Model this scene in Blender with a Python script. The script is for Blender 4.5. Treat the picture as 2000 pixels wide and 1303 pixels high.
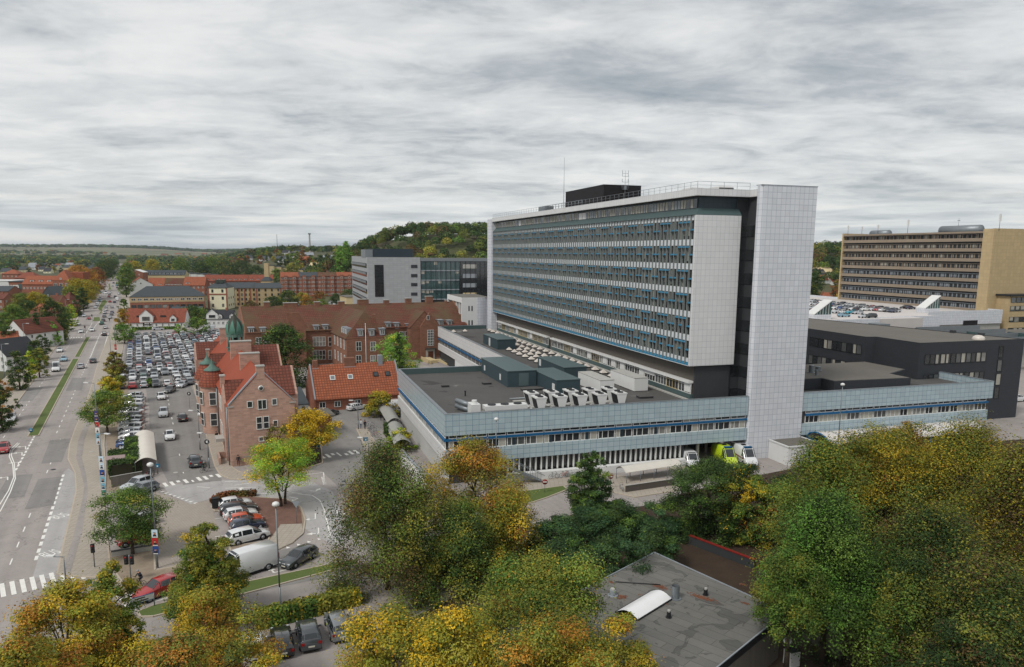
import bpy, math, random
import numpy as np
from math import sin, cos, tan, atan, atan2, radians, pi, sqrt, hypot
from mathutils import Vector, Matrix

for _o in list(bpy.data.objects): bpy.data.objects.remove(_o)
SC = bpy.context.scene
COL = SC.collection
# ------------------------------------------------------------------ camera
H = 33.0                                   # camera height in metres
FPX, PITCH, ROLL = 1449.0, atan(232 / 1449.0), 0.0061
cam = bpy.data.cameras.new("camera"); co = bpy.data.objects.new("camera", cam); COL.objects.link(co)
_f = Vector((0, cos(PITCH), -sin(PITCH))); _r = Vector((1, 0, 0)); _u = _r.cross(_f)
CR = _r * cos(ROLL) + _u * sin(ROLL); CU = -_r * sin(ROLL) + _u * cos(ROLL)
M = Matrix((CR, CU, -_f)).transposed().to_4x4(); M.translation = Vector((0, 0, H)); co.matrix_world = M
cam.sensor_width = 36; cam.lens = FPX / 2000 * 36; cam.shift_y = 72.5 / 2000
cam.clip_start = 0.5; cam.clip_end = 60000
SC.camera = co
# ------------------------------------------------------------------ light
SC.view_settings.view_transform = 'Standard'; SC.view_settings.look = 'None'
SC.view_settings.exposure = 0.16; SC.view_settings.gamma = 1.0
SUN_EL, SUN_AZ = radians(50), radians(-138)        # sun high behind the camera to the left, veiled by cloud
wd = bpy.data.worlds.new("World"); SC.world = wd; wd.use_nodes = True
nt = wd.node_tree; N = nt.nodes; Lk = nt.links; N.clear()
def nn(t, tree=None, **k):
    n = (tree or nt).nodes.new(t)
    for a, b in k.items():
        if a in n.inputs: n.inputs[a].default_value = b
        else: setattr(n, a, b)
    return n
out = nn('ShaderNodeOutputWorld'); sky = nn('ShaderNodeTexSky', sky_type='NISHITA', sun_disc=False)
sky.sun_elevation = SUN_EL; sky.sun_rotation = SUN_AZ
bg1 = nn('ShaderNodeBackground'); bg1.inputs['Strength'].default_value = 0.10
Lk.new(sky.outputs[0], bg1.inputs['Color'])
tc = nn('ShaderNodeTexCoord'); sx = nn('ShaderNodeSeparateXYZ'); Lk.new(tc.outputs['Generated'], sx.inputs[0])
def mth(op, a, b=None, tree=None, clamp=False):
    n = nn('ShaderNodeMath', tree, operation=op); n.use_clamp = clamp; t = (tree or nt)
    for i, v in enumerate((a, b)):
        if v is None: continue
        if isinstance(v, (int, float)): n.inputs[i].default_value = v
        else: t.links.new(v, n.inputs[i])
    return n.outputs[0]
zz = mth('ADD', mth('MAXIMUM', sx.outputs[2], 0.0), 0.11)
cx_ = mth('DIVIDE', sx.outputs[0], zz); cy_ = mth('DIVIDE', sx.outputs[1], zz)
def comb(x, y, z=0.0):
    c = nn('ShaderNodeCombineXYZ')
    for i, v in enumerate((x, y, z)):
        if isinstance(v, (int, float)): c.inputs[i].default_value = v
        else: Lk.new(v, c.inputs[i])
    return c.outputs[0]
def noise(vec, sc, det=6, rough=0.55, dist=0.0, tree=None):
    n = nn('ShaderNodeTexNoise', tree); n.inputs['Scale'].default_value = sc; n.inputs['Detail'].default_value = det
    n.inputs['Roughness'].default_value = rough; n.inputs['Distortion'].default_value = dist
    (tree or nt).links.new(vec, n.inputs['Vector']); return n.outputs[0]
def ramp(fac, stops, tree=None):
    n = nn('ShaderNodeValToRGB', tree); e = n.color_ramp.elements
    while len(e) > 1: e.remove(e[-1])
    for i, (p, c) in enumerate(stops):
        k = e[0] if i == 0 else e.new(p)
        k.position = p; k.color = tuple(c) + (1,) if len(c) == 3 else c
    (tree or nt).links.new(fac, n.inputs[0]); return n.outputs[0]
v1 = comb(mth('MULTIPLY', cx_, 0.5), cy_, 1.7)       # cloud deck seen from below, streaks lie across the view
n1 = noise(v1, 0.62, 7, 0.55, 0.12)
n2 = noise(comb(mth('MULTIPLY', cx_, 0.75), cy_, 5.0), 2.9, 8, 0.64, 0.3)
n3 = noise(comb(mth('MULTIPLY', cx_, 0.5), cy_, 9.0), 0.22, 3, 0.5)
nmix = mth('ADD', mth('ADD', mth('MULTIPLY', n1, 0.42), mth('MULTIPLY', n2, 0.3)), mth('MULTIPLY', n3, 0.33))
dk = mth('MULTIPLY', mth('MULTIPLY', mth('MAXIMUM', mth('SUBTRACT', -0.1, sx.outputs[0]), 0.0), 0.13), mth('SUBTRACT', 1.0, mth('MULTIPLY', sx.outputs[2], 3.2), clamp=True))
nmix = mth('SUBTRACT', nmix, dk)
ccol = ramp(nmix, [(0.40, (0.27, 0.305, 0.335)), (0.465, (0.41, 0.435, 0.455)), (0.515, (0.575, 0.59, 0.595)), (0.565, (0.69, 0.695, 0.69)), (0.65, (0.80, 0.80, 0.785))])
# a low clear streak under the deck near the horizon
lowm = ramp(sx.outputs[2], [(0.0, (1, 1, 1)), (0.03, (0.75, 0.75, 0.75)), (0.085, (0.0, 0.0, 0.0))])
lown = noise(comb(mth('MULTIPLY', sx.outputs[0], 2.2), mth('MULTIPLY', sx.outputs[1], 2.2), mth('MULTIPLY', sx.outputs[2], 34.0)), 2.4, 5, 0.55, 0.3)
lowc = ramp(lown, [(0.36, (0.36, 0.41, 0.45)), (0.5, (0.60, 0.64, 0.66)), (0.62, (0.80, 0.79, 0.75))])
mxw = nn('ShaderNodeMix', data_type='RGBA'); Lk.new(lowm, mxw.inputs[0]); Lk.new(ccol, mxw.inputs[6]); Lk.new(lowc, mxw.inputs[7])
bg2 = nn('ShaderNodeBackground'); Lk.new(mxw.outputs[2], bg2.inputs['Color']); bg2.inputs['Strength'].default_value = 1.06
ms = nn('ShaderNodeMixShader'); ms.inputs[0].default_value = 0.93
Lk.new(bg1.outputs[0], ms.inputs[1]); Lk.new(bg2.outputs[0], ms.inputs[2]); Lk.new(ms.outputs[0], out.inputs['Surface'])
sl = bpy.data.lights.new("sun", 'SUN'); so = bpy.data.objects.new("sun", sl); COL.objects.link(so)
sl.energy = 1.9; sl.angle = radians(14); sl.color = (1.0, 0.965, 0.91)
_d = Vector((sin(SUN_AZ) * cos(SUN_EL), cos(SUN_AZ) * cos(SUN_EL), sin(SUN_EL)))
so.rotation_euler = _d.to_track_quat('Z', 'Y').to_euler(); so.location = (0, 0, 300)
SC.render.engine = 'CYCLES'
SC.cycles.max_bounces = 5; SC.cycles.diffuse_bounces = 2; SC.cycles.glossy_bounces = 2
SC.cycles.transmission_bounces = 2; SC.cycles.transparent_max_bounces = 4; SC.cycles.volume_bounces = 0
SC.cycles.caustics_reflective = False; SC.cycles.caustics_refractive = False

# ------------------------------------------------------------------ surveying helpers
def ray(px, py):
    return _f + CR * ((px - 1000) / FPX) - CU * ((py - 724) / FPX)
def W(px, py, z=0.0):
    """point of the ground (or of a level surface at height z) surveyed from the photograph"""
    d = ray(px, py); t = (z - H) / d.z
    return Vector((0, 0, H)) + d * t
def WY(px, py, Y):
    d = ray(px, py); return Vector((0, 0, H)) + d * (Y / d.y)
def P(p):
    q = Vector(p) - Vector((0, 0, H)); z = q.dot(_f)
    return 1000 + FPX * q.dot(CR) / z, 724 - FPX * q.dot(CU) / z
def zat(x, y, py):
    """height at plan position x, y whose picture row is py"""
    lo, hi = -50.0, 150.0
    for _ in range(40):
        m = (lo + hi) / 2
        if P((x, y, m))[1] > py: lo = m
        else: hi = m
    return lo
class Frame:
    def __init__(s, deg):
        s.deg = deg; A = radians(deg); s.V = Vector((cos(A), sin(A), 0)); s.U = Vector((-sin(A), cos(A), 0))
    def w(s, a, b, z=0.0): return s.V * a + s.U * b + Vector((0, 0, z))
    def l(s, p): return Vector((p.dot(s.V), p.dot(s.U), p.z))
    def z(s, px, py, z=0.0): return s.l(W(px, py, z))
    def atb(s, px, py, b):
        d = ray(px, py); t = (b - Vector((0, 0, H)).dot(s.U)) / d.dot(s.U); return s.l(Vector((0, 0, H)) + d * t)
    def ata(s, px, py, a):
        d = ray(px, py); t = (a) / d.dot(s.V); return s.l(Vector((0, 0, H)) + d * t)
FH = Frame(17.65)      # hospital grid
FB = Frame(25.5)       # old brick buildings
FR = Frame(26.6)       # main road and the big car park

# ------------------------------------------------------------------ things, parts
def tag(o, label=None, cat=None, group=None, kind=None):
    if label: o['label'] = label
    if cat: o['category'] = cat
    if group: o['group'] = group
    if kind: o['kind'] = kind
    return o
def thing(name, label, cat, loc=(0, 0, 0), deg=0.0, group=None, off=(0, 0, 0)):
    o = bpy.data.objects.new(name, None); COL.objects.link(o)
    o.location = loc; o.rotation_euler = (0, 0, radians(deg)); o.empty_display_size = 0.5
    o['off'] = tuple(off)
    return tag(o, label, cat, group)
def fthing(name, label, cat, fr, a, b, z=0.0, group=None):
    """a thing standing at plan position a, b of a building grid; its parts are drawn in grid coordinates"""
    return thing(name, label, cat, fr.w(a, b, z), fr.deg, group, (a, b, z))
class MB:
    def __init__(s): s.v = []; s.f = []; s.m = []; s.sm = []
    def add(s, vs, fs, m=0, sm=False):
        k = len(s.v); s.v += [tuple(x) for x in vs]
        for f in fs: s.f.append([i + k for i in f]); s.m.append(m); s.sm.append(sm)
        return s
    def box(s, x0, x1, y0, y1, z0, z1, m=0):
        if x0 > x1: x0, x1 = x1, x0
        if y0 > y1: y0, y1 = y1, y0
        return s.add([(x0,y0,z0),(x1,y0,z0),(x1,y1,z0),(x0,y1,z0),(x0,y0,z1),(x1,y0,z1),(x1,y1,z1),(x0,y1,z1)],
                     [(3,2,1,0),(4,5,6,7),(0,1,5,4),(1,2,6,5),(2,3,7,6),(3,0,4,7)], m)
    def poly(s, pts, m=0): return s.add(pts, [list(range(len(pts)))], m)
    def prism(s, pts, z0, z1, m=0):
        n = len(pts); A = sum(pts[i][0]*pts[(i+1)%n][1]-pts[(i+1)%n][0]*pts[i][1] for i in range(n))
        if A < 0: pts = pts[::-1]
        v = [(p[0],p[1],z0) for p in pts] + [(p[0],p[1],z1) for p in pts]
        return s.add(v, [list(range(n))[::-1], [n+i for i in range(n)]] + [(i,(i+1)%n,n+(i+1)%n,n+i) for i in range(n)], m)
    def ext(s, pts, d, m=0):
        """solid: planar polygon pts pushed along vector d"""
        n = len(pts); v = [Vector(p) for p in pts]; d = Vector(d)
        nr = Vector((0,0,0))
        for i in range(n): nr += v[i].cross(v[(i+1)%n])
        if nr.dot(d) > 0: v = v[::-1]
        return s.add(v + [p + d for p in v], [list(range(n)), [2*n-1-i for i in range(n)]] + [((i+1)%n,i,n+i,n+(i+1)%n) for i in range(n)], m)
    def cyl(s, x, y, z0, z1, r0, r1=None, n=12, m=0, cap=True, sm=True):
        r1 = r0 if r1 is None else r1
        v = [(x+r0*cos(2*pi*i/n), y+r0*sin(2*pi*i/n), z0) for i in range(n)] + [(x+r1*cos(2*pi*i/n), y+r1*sin(2*pi*i/n), z1) for i in range(n)]
        s.add(v, [(i,(i+1)%n,n+(i+1)%n,n+i) for i in range(n)], m, sm)
        if cap: s.add(v[:n], [list(range(n))[::-1]], m); s.add(v[n:], [list(range(n))], m)
        return s
    def lathe(s, x, y, prof, n=16, m=0):
        v = []; f = []
        for r, z in prof: v += [(x+r*cos(2*pi*i/n), y+r*sin(2*pi*i/n), z) for i in range(n)]
        for k in range(len(prof)-1): f += [(k*n+i, k*n+(i+1)%n, (k+1)*n+(i+1)%n, (k+1)*n+i) for i in range(n)]
        return s.add(v, f, m, True)
    def tube(s, p, q, r, r2=None, n=6, m=0, sm=True):
        p, q = Vector(p), Vector(q); d = q - p
        if d.length < 1e-6: return s
        r2 = r if r2 is None else r2
        a = d.orthogonal().normalized(); b = d.normalized().cross(a)
        v = [p + (a*cos(2*pi*i/n)+b*sin(2*pi*i/n))*r for i in range(n)] + [q + (a*cos(2*pi*i/n)+b*sin(2*pi*i/n))*r2 for i in range(n)]
        return s.add(v, [(i,(i+1)%n,n+(i+1)%n,n+i) for i in range(n)] + [list(range(n))[::-1], [n+i for i in range(n)]], m, sm)
    def path(s, pts, r, n=6, m=0):
        for p, q in zip(pts[:-1], pts[1:]): s.tube(p, q, r, n=n, m=m)
        return s
    def mesh(s, name, mats, off=(0,0,0)):
        me = bpy.data.meshes.new(name)
        me.from_pydata([(a-off[0], b-off[1], c-off[2]) for a, b, c in s.v], [], s.f)
        for mt in (mats if isinstance(mats, (list, tuple)) else [mats]): me.materials.append(mt)
        me.polygons.foreach_set('material_index', s.m); me.polygons.foreach_set('use_smooth', s.sm); me.update()
        return me
    def build(s, name, mats, parent=None, top=None):
        """top = the thing whose grid offset applies (defaults to the parent)"""
        if not s.f: return None
        root = top or parent
        off = tuple(root['off']) if root is not None and 'off' in root else (0,0,0)
        o = bpy.data.objects.new(name, s.mesh(name, mats, off)); COL.objects.link(o)
        if parent is not None: o.parent = parent
        return o
def box(x0,x1,y0,y1,z0,z1): return MB().box(x0,x1,y0,y1,z0,z1)
KIDS = {}
def kids(o):
    k = KIDS.get(o.name)
    if k is None: k = KIDS[o.name] = [c for c in COL.objects if c.parent == o]
    return k
def copy_tree(o, parent=None, color=None):
    c = o.copy(); COL.objects.link(c)
    if parent is not None: c.parent = parent
    if color is not None: c.color = color
    for ch in kids(o): copy_tree(ch, c, color)
    return c
def copy_thing(o, label, loc, deg=0.0, scale=None, color=None, group=None):
    c = copy_tree(o, None, color); c.location = loc; c.rotation_euler = (0, 0, radians(deg))
    if scale is not None: c.scale = scale if isinstance(scale, (tuple, list)) else (scale,)*3
    if label: c['label'] = label
    if group: c['group'] = group
    return c
def set_color(o, col):
    o.color = col
    for c in kids(o): set_color(c, col)

# ------------------------------------------------------------------ materials
def lin(r, g, b):
    f = lambda c: (c/255/12.92) if c <= 10.3 else ((c/255+0.055)/1.055)**2.4
    return (f(r), f(g), f(b))
_MC = {}
def mat(name, col, rough=0.8, var=0.12, sc=0.7, sc2=9.0, metal=0.0, spec=0.3, streak=0.0, bump=0.0, obcol=False, coat=0.0, emit=None):
    """base colour broken by two sizes of noise; streak adds rain streaks running down walls"""
    if name in _MC: return _MC[name]
    m = bpy.data.materials.new(name); m.use_nodes = True; t = m.node_tree; b = t.nodes['Principled BSDF']; _MC[name] = m
    b.inputs['Roughness'].default_value = rough; b.inputs['Metallic'].default_value = metal
    b.inputs['Specular IOR Level'].default_value = spec; b.inputs['Coat Weight'].default_value = coat
    tcn = t.nodes.new('ShaderNodeTexCoord'); v = tcn.outputs['Object']
    hs = t.nodes.new('ShaderNodeHueSaturation')
    if obcol:
        oi = t.nodes.new('ShaderNodeObjectInfo'); t.links.new(oi.outputs['Color'], hs.inputs['Color'])
    else: hs.inputs['Color'].default_value = tuple(col) + (1,)
    m['hs'] = hs.name
    if var > 0:
        a = noise(v, sc, 4, 0.6, tree=t); c = noise(v, sc2, 3, 0.7, tree=t)
        s_ = mth('ADD', mth('MULTIPLY', a, 0.6, t), mth('MULTIPLY', c, 0.4, t), t)
        if streak > 0:
            mp = t.nodes.new('ShaderNodeMapping'); mp.inputs['Scale'].default_value = (2.2, 2.2, 0.12); t.links.new(v, mp.inputs[0])
            st = noise(mp.outputs[0], 1.0, 4, 0.65, tree=t)
            s_ = mth('ADD', mth('MULTIPLY', s_, 1-streak, t), mth('MULTIPLY', st, streak, t), t)
        val = mth('ADD', mth('MULTIPLY', mth('SUBTRACT', s_, 0.5, t), var*6, t), 1.0, t)
        t.links.new(val, hs.inputs['Value'])
        if bump:
            bp = t.nodes.new('ShaderNodeBump'); bp.inputs['Strength'].default_value = bump; bp.inputs['Distance'].default_value = 0.05
            t.links.new(c, bp.inputs['Height']); t.links.new(bp.outputs[0], b.inputs['Normal'])
    t.links.new(hs.outputs[0], b.inputs['Base Color'])
    if emit: b.inputs['Emission Color'].default_value = tuple(emit)+(1,); b.inputs['Emission Strength'].default_value = 1.0
    return m
def wallmap(t):
    """object coordinates laid on whichever way the wall faces: (along, up)"""
    tcn = t.nodes.new('ShaderNodeTexCoord'); a = t.nodes.new('ShaderNodeSeparateXYZ'); t.links.new(tcn.outputs['Object'], a.inputs[0])
    n = t.nodes.new('ShaderNodeSeparateXYZ'); t.links.new(tcn.outputs['Normal'], n.inputs[0])
    ax = mth('GREATER_THAN', mth('ABSOLUTE', n.outputs[0], None, t), 0.7, t)
    mx = t.nodes.new('ShaderNodeMix'); mx.data_type = 'FLOAT'
    t.links.new(ax, mx.inputs[0]); t.links.new(a.outputs[0], mx.inputs[2]); t.links.new(a.outputs[1], mx.inputs[3])
    c = t.nodes.new('ShaderNodeCombineXYZ'); t.links.new(mx.outputs[0], c.inputs[0]); t.links.new(a.outputs[2], c.inputs[1])
    return c.outputs[0]
def tiles(name, col, joint, w, h, jw=0.035, rough=0.5, var=0.06, off=0.0, spec=0.35, streak=0.3, flat=False, tilevar=0.06):
    """panels, bricks or roof tiles with joints"""
    if name in _MC: return _MC[name]
    m = mat(name, col, rough, var, spec=spec, streak=streak); t = m.node_tree
    br = t.nodes.new('ShaderNodeTexBrick'); br.offset = off; br.squash = 1.0
    br.inputs['Scale'].default_value = 1.0; br.inputs['Brick Width'].default_value = w; br.inputs['Row Height'].default_value = h
    br.inputs['Mortar Size'].default_value = jw/2; br.inputs['Mortar Smooth'].default_value = 0.1; br.inputs['Bias'].default_value = 0.0
    c = Vector(col); br.inputs['Color1'].default_value = (*(c*(1-tilevar)), 1); br.inputs['Color2'].default_value = (*(c*(1+tilevar)), 1)
    br.inputs['Mortar'].default_value = (*joint, 1)
    if flat:
        tcn = t.nodes.new('ShaderNodeTexCoord'); t.links.new(tcn.outputs['Object'], br.inputs['Vector'])
    else: t.links.new(wallmap(t), br.inputs['Vector'])
    t.links.new(br.outputs[0], t.nodes[m['hs']].inputs['Color'])
    return m
def glass(name, col, rough=0.08, spec=0.9, var=0.25, sc=0.35):
    """window glass over dark rooms: near-black with uneven tone, shiny"""
    m = mat(name, col, rough, var, sc=sc, sc2=1.3, spec=spec); return m

M_ = {}
M_['white_tile'] = tiles('white tile panels', lin(207,209,214), lin(150,158,172), 0.835, 0.90, 0.05, 0.4, 0.035, tilevar=0.05, streak=.5)
M_['pale_tile'] = tiles('pale grey panels', lin(212,212,212), lin(166,169,172), 0.79, 0.95, 0.04, 0.4, 0.03, tilevar=0.03, streak=.5)
M_['blue_tile'] = tiles('grey blue glazed tiles', lin(168,184,190), lin(88,122,144), 0.96, 0.79, 0.05, 0.3, 0.05, spec=0.5, tilevar=0.07, streak=.5)
M_['dark_tile'] = tiles('dark slate tile panels', lin(42,56,64), lin(22,32,38), 0.82, 0.95, 0.04, 0.4, 0.05)
M_['lead'] = mat('green grey zinc', lin(70,88,88), 0.5, 0.1, spec=0.4, streak=0.5)
M_['fin'] = mat('grey vertical fins', lin(132,138,136), 0.6, 0.14, sc=0.3, streak=0.5)
M_['spandrel'] = mat('white spandrels', lin(208,211,214), 0.5, 0.04)
M_['blue'] = mat('blue metal', lin(26,90,134), 0.45, 0.05)
M_['sky_blue'] = mat('light blue metal', lin(40,106,136), 0.45, 0.06)
M_['pale_blue'] = mat('pale blue metal', lin(96,150,185), 0.45, 0.06)
M_['shade_glass'] = glass('dark window glass', (0.022,0.025,0.027))
M_['curtain'] = mat('pale blinds', lin(165,162,152), 0.8, 0.2, sc=0.6)
M_['brown_base'] = mat('brown ribbed cladding', lin(88,82,76), 0.75, 0.08, streak=0.6)
M_['dark_wall'] = mat('charcoal cladding', lin(58,60,62), 0.7, 0.1, streak=0.4)
M_['black_wall'] = tiles('black brick wall', lin(52,55,60), lin(44,47,52), 1.2, 0.6, 0.03, 0.75, 0.06, off=0.5, tilevar=0.05)
M_['concrete'] = mat('weathered concrete', lin(168,166,160), 0.85, 0.12, streak=0.4)
M_['white_wall'] = mat('white painted wall', lin(214,214,212), 0.8, 0.05, streak=0.3)
M_['roof_felt'] = mat('dark roofing felt', lin(84,82,80), 0.9, 0.13, sc=0.16, sc2=1.6)
_t = M_['roof_felt'].node_tree; _h = _t.nodes[M_['roof_felt']['hs']]; _c = _t.nodes.new('ShaderNodeTexCoord')
_n = noise(_c.outputs['Object'], .13, 4, .55, .8, _t); _r = ramp(_n, [(0,lin(60,58,57)),(.36,lin(66,64,63)),(.4,lin(84,82,80)),(.63,lin(86,84,82)),(.68,lin(128,124,120)),(1,lin(140,136,132))], _t); _t.links.new(_r, _h.inputs['Color'])
M_['roof_grey'] = mat('grey roofing felt', lin(104,100,94), 0.9, 0.12, sc=0.12, sc2=1.5)
M_['shed'] = mat('slate green metal shed', lin(58,74,80), 0.5, 0.06)
M_['shed_roof'] = mat('grey green metal roof', lin(84,100,102), 0.5, 0.06)
M_['metal_white'] = mat('white painted metal', lin(214,214,212), 0.4, 0.05, spec=0.5)
M_['metal'] = mat('galvanised metal', lin(128,134,138), 0.45, 0.08, metal=0.4)
M_['dark_metal'] = mat('dark metal', lin(36,38,40), 0.5, 0.08)
M_['black'] = mat('black metal', lin(24,20,24), 0.6, 0.06)
M_['brick_pink'] = tiles('pink red brick', lin(178,141,124), lin(168,146,134), 0.9, 0.3, 0.06, 0.85, 0.13, off=0.5, tilevar=0.16)
M_['brick_brown'] = tiles('brown brick', lin(134,94,74), lin(114,84,70), 0.9, 0.3, 0.05, 0.85, 0.12, off=0.5, tilevar=0.16)
M_['brick_red'] = tiles('red brick', lin(150,96,76), lin(120,84,70), 0.9, 0.3, 0.05, 0.85, 0.12, off=0.5, tilevar=0.14)
M_['brick_yellow'] = tiles('yellow brick', lin(184,162,124), lin(166,148,116), 1.6, 1.3, 0.08, 0.85, 0.07, tilevar=0.05)
M_['brick_cream'] = tiles('cream brick', lin(190,168,130), lin(160,140,108), 0.9, 0.3, 0.05, 0.85, 0.07, off=0.5, tilevar=0.08)
def roofmat(name, col, tw=0.55, th=0.45, var=0.16, moss=None, mossamt=0.5):
    m = tiles(name, col, tuple(c*0.55 for c in col), tw, th, 0.16, 0.8, var, off=0.0, tilevar=0.16, streak=0.35)
    if moss:
        t = m.node_tree; hs = t.nodes[m['hs']]; src = hs.inputs['Color'].links[0].from_socket
        tcn = t.nodes.new('ShaderNodeTexCoord'); n = noise(tcn.outputs['Object'], 0.14, 5, 0.65, tree=t)
        r = ramp(n, [(0.5-mossamt*0.3, (0,0,0)), (0.62, (0.85,0.85,0.85))], t)
        mx = nn('ShaderNodeMix', t, data_type='RGBA'); t.links.new(r, mx.inputs[0]); t.links.new(src, mx.inputs[6]); mx.inputs[7].default_value = (*moss, 1)
        t.links.new(mx.outputs[2], hs.inputs['Color'])
    return m
M_['roof_orange'] = roofmat('orange pantiles', lin(158,90,62))
M_['roof_red'] = roofmat('red pantiles', lin(142,76,56))
M_['roof_darkred'] = roofmat('dark red pantiles', lin(116,66,52))
M_['roof_brown'] = roofmat('mossy brown pantiles', lin(108,60,46), moss=lin(88,74,50), mossamt=0.4)
M_['roof_slate'] = mat('dark slate roof', lin(66,72,76), 0.8, 0.1)
M_['roof_black'] = mat('black tile roof', lin(48,50,54), 0.7, 0.1)
M_['cream'] = mat('cream render', lin(226,220,190), 0.85, 0.05, streak=0.3)
M_['beige'] = mat('beige render', lin(196,178,138), 0.85, 0.07)
M_['render_yellow'] = mat('ochre render', lin(196,150,74), 0.85, 0.06)
M_['trim'] = mat('white window trim', lin(218,218,214), 0.6, 0.03)
M_['lead_trim'] = mat('lead flashing', lin(140,146,152), 0.5, 0.08)
M_['copper'] = mat('verdigris copper', lin(84,112,102), 0.6, 0.3, sc=1.6, sc2=5, streak=0.6)
M_['copper_dark'] = mat('blackened copper', lin(58,66,58), 0.6, 0.3, sc=1.3, sc2=4, streak=0.5)
M_['pane'] = glass('house window panes', (0.03,0.034,0.038))
M_['pane_mid'] = glass('grey window panes', (0.10,0.105,0.105), var=.3, sc=.8)
M_['pane_pale'] = glass('curtained window panes', (0.24,0.235,0.22), var=.3, sc=.9)
M_['pane_teal'] = glass('teal curtain glass', (0.045,0.085,0.085), var=0.5, sc=0.25)
def asphalt(name, col):
    m = mat(name, col, 0.9, 0.05, sc=0.05, sc2=1.2); t = m.node_tree; g = t.nodes.new('ShaderNodeNewGeometry')
    mp = t.nodes.new('ShaderNodeMapping'); mp.vector_type = 'TEXTURE'; mp.inputs['Rotation'].default_value = (0,0,radians(26.6)); mp.inputs['Scale'].default_value = (1.0, 30.0, 1); t.links.new(g.outputs['Position'], mp.inputs[0])
    a = noise(mp.outputs[0], 0.55, 3, .5, tree=t); b = noise(g.outputs['Position'], 0.22, 5, .7, .6, t); c = noise(g.outputs['Position'], 3.0, 2, .8, tree=t)
    vo = t.nodes.new('ShaderNodeTexVoronoi'); vo.feature = 'DISTANCE_TO_EDGE'; vo.inputs['Scale'].default_value = .11; mp2 = t.nodes.new('ShaderNodeMapping'); t.links.new(g.outputs['Position'], mp2.inputs[0])
    ad = t.nodes.new('ShaderNodeVectorMath'); ad.operation = 'ADD'; nz = t.nodes.new('ShaderNodeTexNoise'); nz.inputs['Scale'].default_value = .5; nz.inputs['Detail'].default_value = 4; t.links.new(g.outputs['Position'], nz.inputs['Vector']); sc_ = t.nodes.new('ShaderNodeVectorMath'); sc_.operation = 'SCALE'; sc_.inputs['Scale'].default_value = 5; t.links.new(nz.outputs['Color'], sc_.inputs[0]); t.links.new(g.outputs['Position'], ad.inputs[0]); t.links.new(sc_.outputs[0], ad.inputs[1]); t.links.new(ad.outputs[0], vo.inputs['Vector'])
    crack = ramp(vo.outputs['Distance'], [(0, (.72,.72,.72)), (.012, (1,1,1))], t)
    v = mth('ADD', mth('ADD', mth('MULTIPLY', mth('SUBTRACT', a, .5, t), .55, t), mth('MULTIPLY', mth('SUBTRACT', b, .5, t), .5, t), t), mth('ADD', mth('MULTIPLY', mth('SUBTRACT', c, .5, t), .22, t), 1.0, t), t)
    rg = ramp(v, [(0, (0,0,0)), (1, (1,1,1))], t); h = t.nodes[m['hs']]; t.links.new(v, h.inputs['Value'])
    mx = nn('ShaderNodeMix', t, data_type='RGBA', blend_type='MULTIPLY'); mx.inputs[0].default_value = 1; mx.inputs[6].default_value = (*col, 1); t.links.new(crack, mx.inputs[7]); t.links.new(mx.outputs[2], h.inputs['Color']); return m
M_['asphalt'] = asphalt('worn asphalt', lin(150,143,139))
M_['asphalt_dark'] = asphalt('dark asphalt', lin(130,127,124))
M_['asphalt_light'] = asphalt('pale asphalt', lin(162,159,157))
M_['paving'] = tiles('tan paving slabs', lin(163,154,142), lin(140,130,118), 0.62, 0.62, 0.05, 0.9, 0.06, flat=True, tilevar=0.04, streak=0)
M_['pavers'] = tiles('grey block pavers', lin(158,148,138), lin(132,124,116), 0.4, 0.25, 0.04, 0.9, 0.05, off=0.5, flat=True, tilevar=0.06, streak=0)
M_['kerb'] = mat('granite kerb', lin(176,164,148), 0.85, 0.08)
M_['paint'] = mat('white road paint', lin(222,220,214), 0.7, 0.10, sc=1.5, sc2=6)
M_['gravel'] = mat('tan gravel and cobbles', lin(142,128,112), 0.95, 0.18, sc=0.8, sc2=5, bump=0.4)
M_['grass'] = mat('mown grass', lin(86,100,52), 0.95, 0.14, sc=0.4, sc2=6, bump=0.4)
M_['dirt'] = mat('dark leaf litter', lin(62,50,40), 0.95, 0.22, sc=0.5, sc2=4)
M_['bark'] = mat('bark', lin(72,62,52), 0.95, 0.2)
M_['rust'] = mat('russet ground cover', lin(116,88,78), 0.95, 0.25, sc=0.9, sc2=5, bump=0.5)
M_['tyre'] = mat('tyre rubber', lin(28,28,30), 0.8, 0.05)
M_['rim'] = mat('alloy rim', lin(150,152,156), 0.35, 0.04, metal=0.6)
M_['carglass'] = glass('car window glass', (0.018,0.022,0.026), 0.05, 0.9, 0.1)
M_['paint_car'] = mat('car paint', (1,1,1), 0.3, 0.02, spec=0.6, obcol=True, coat=1.0)
M_['plastic'] = mat('dark plastic', lin(34,35,38), 0.6, 0.05)
M_['redlamp'] = mat('red lens', lin(150,22,18), 0.3, 0.02)
M_['clearlamp'] = mat('clear lens', lin(200,205,210), 0.15, 0.02, spec=0.8)
M_['yellowplate'] = mat('number plate', lin(210,206,190), 0.5, 0.02)
M_['red'] = mat('red paint', lin(128,40,34), 0.5, 0.05)
M_['skin'] = mat('skin', lin(198,150,124), 0.6, 0.03)
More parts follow.
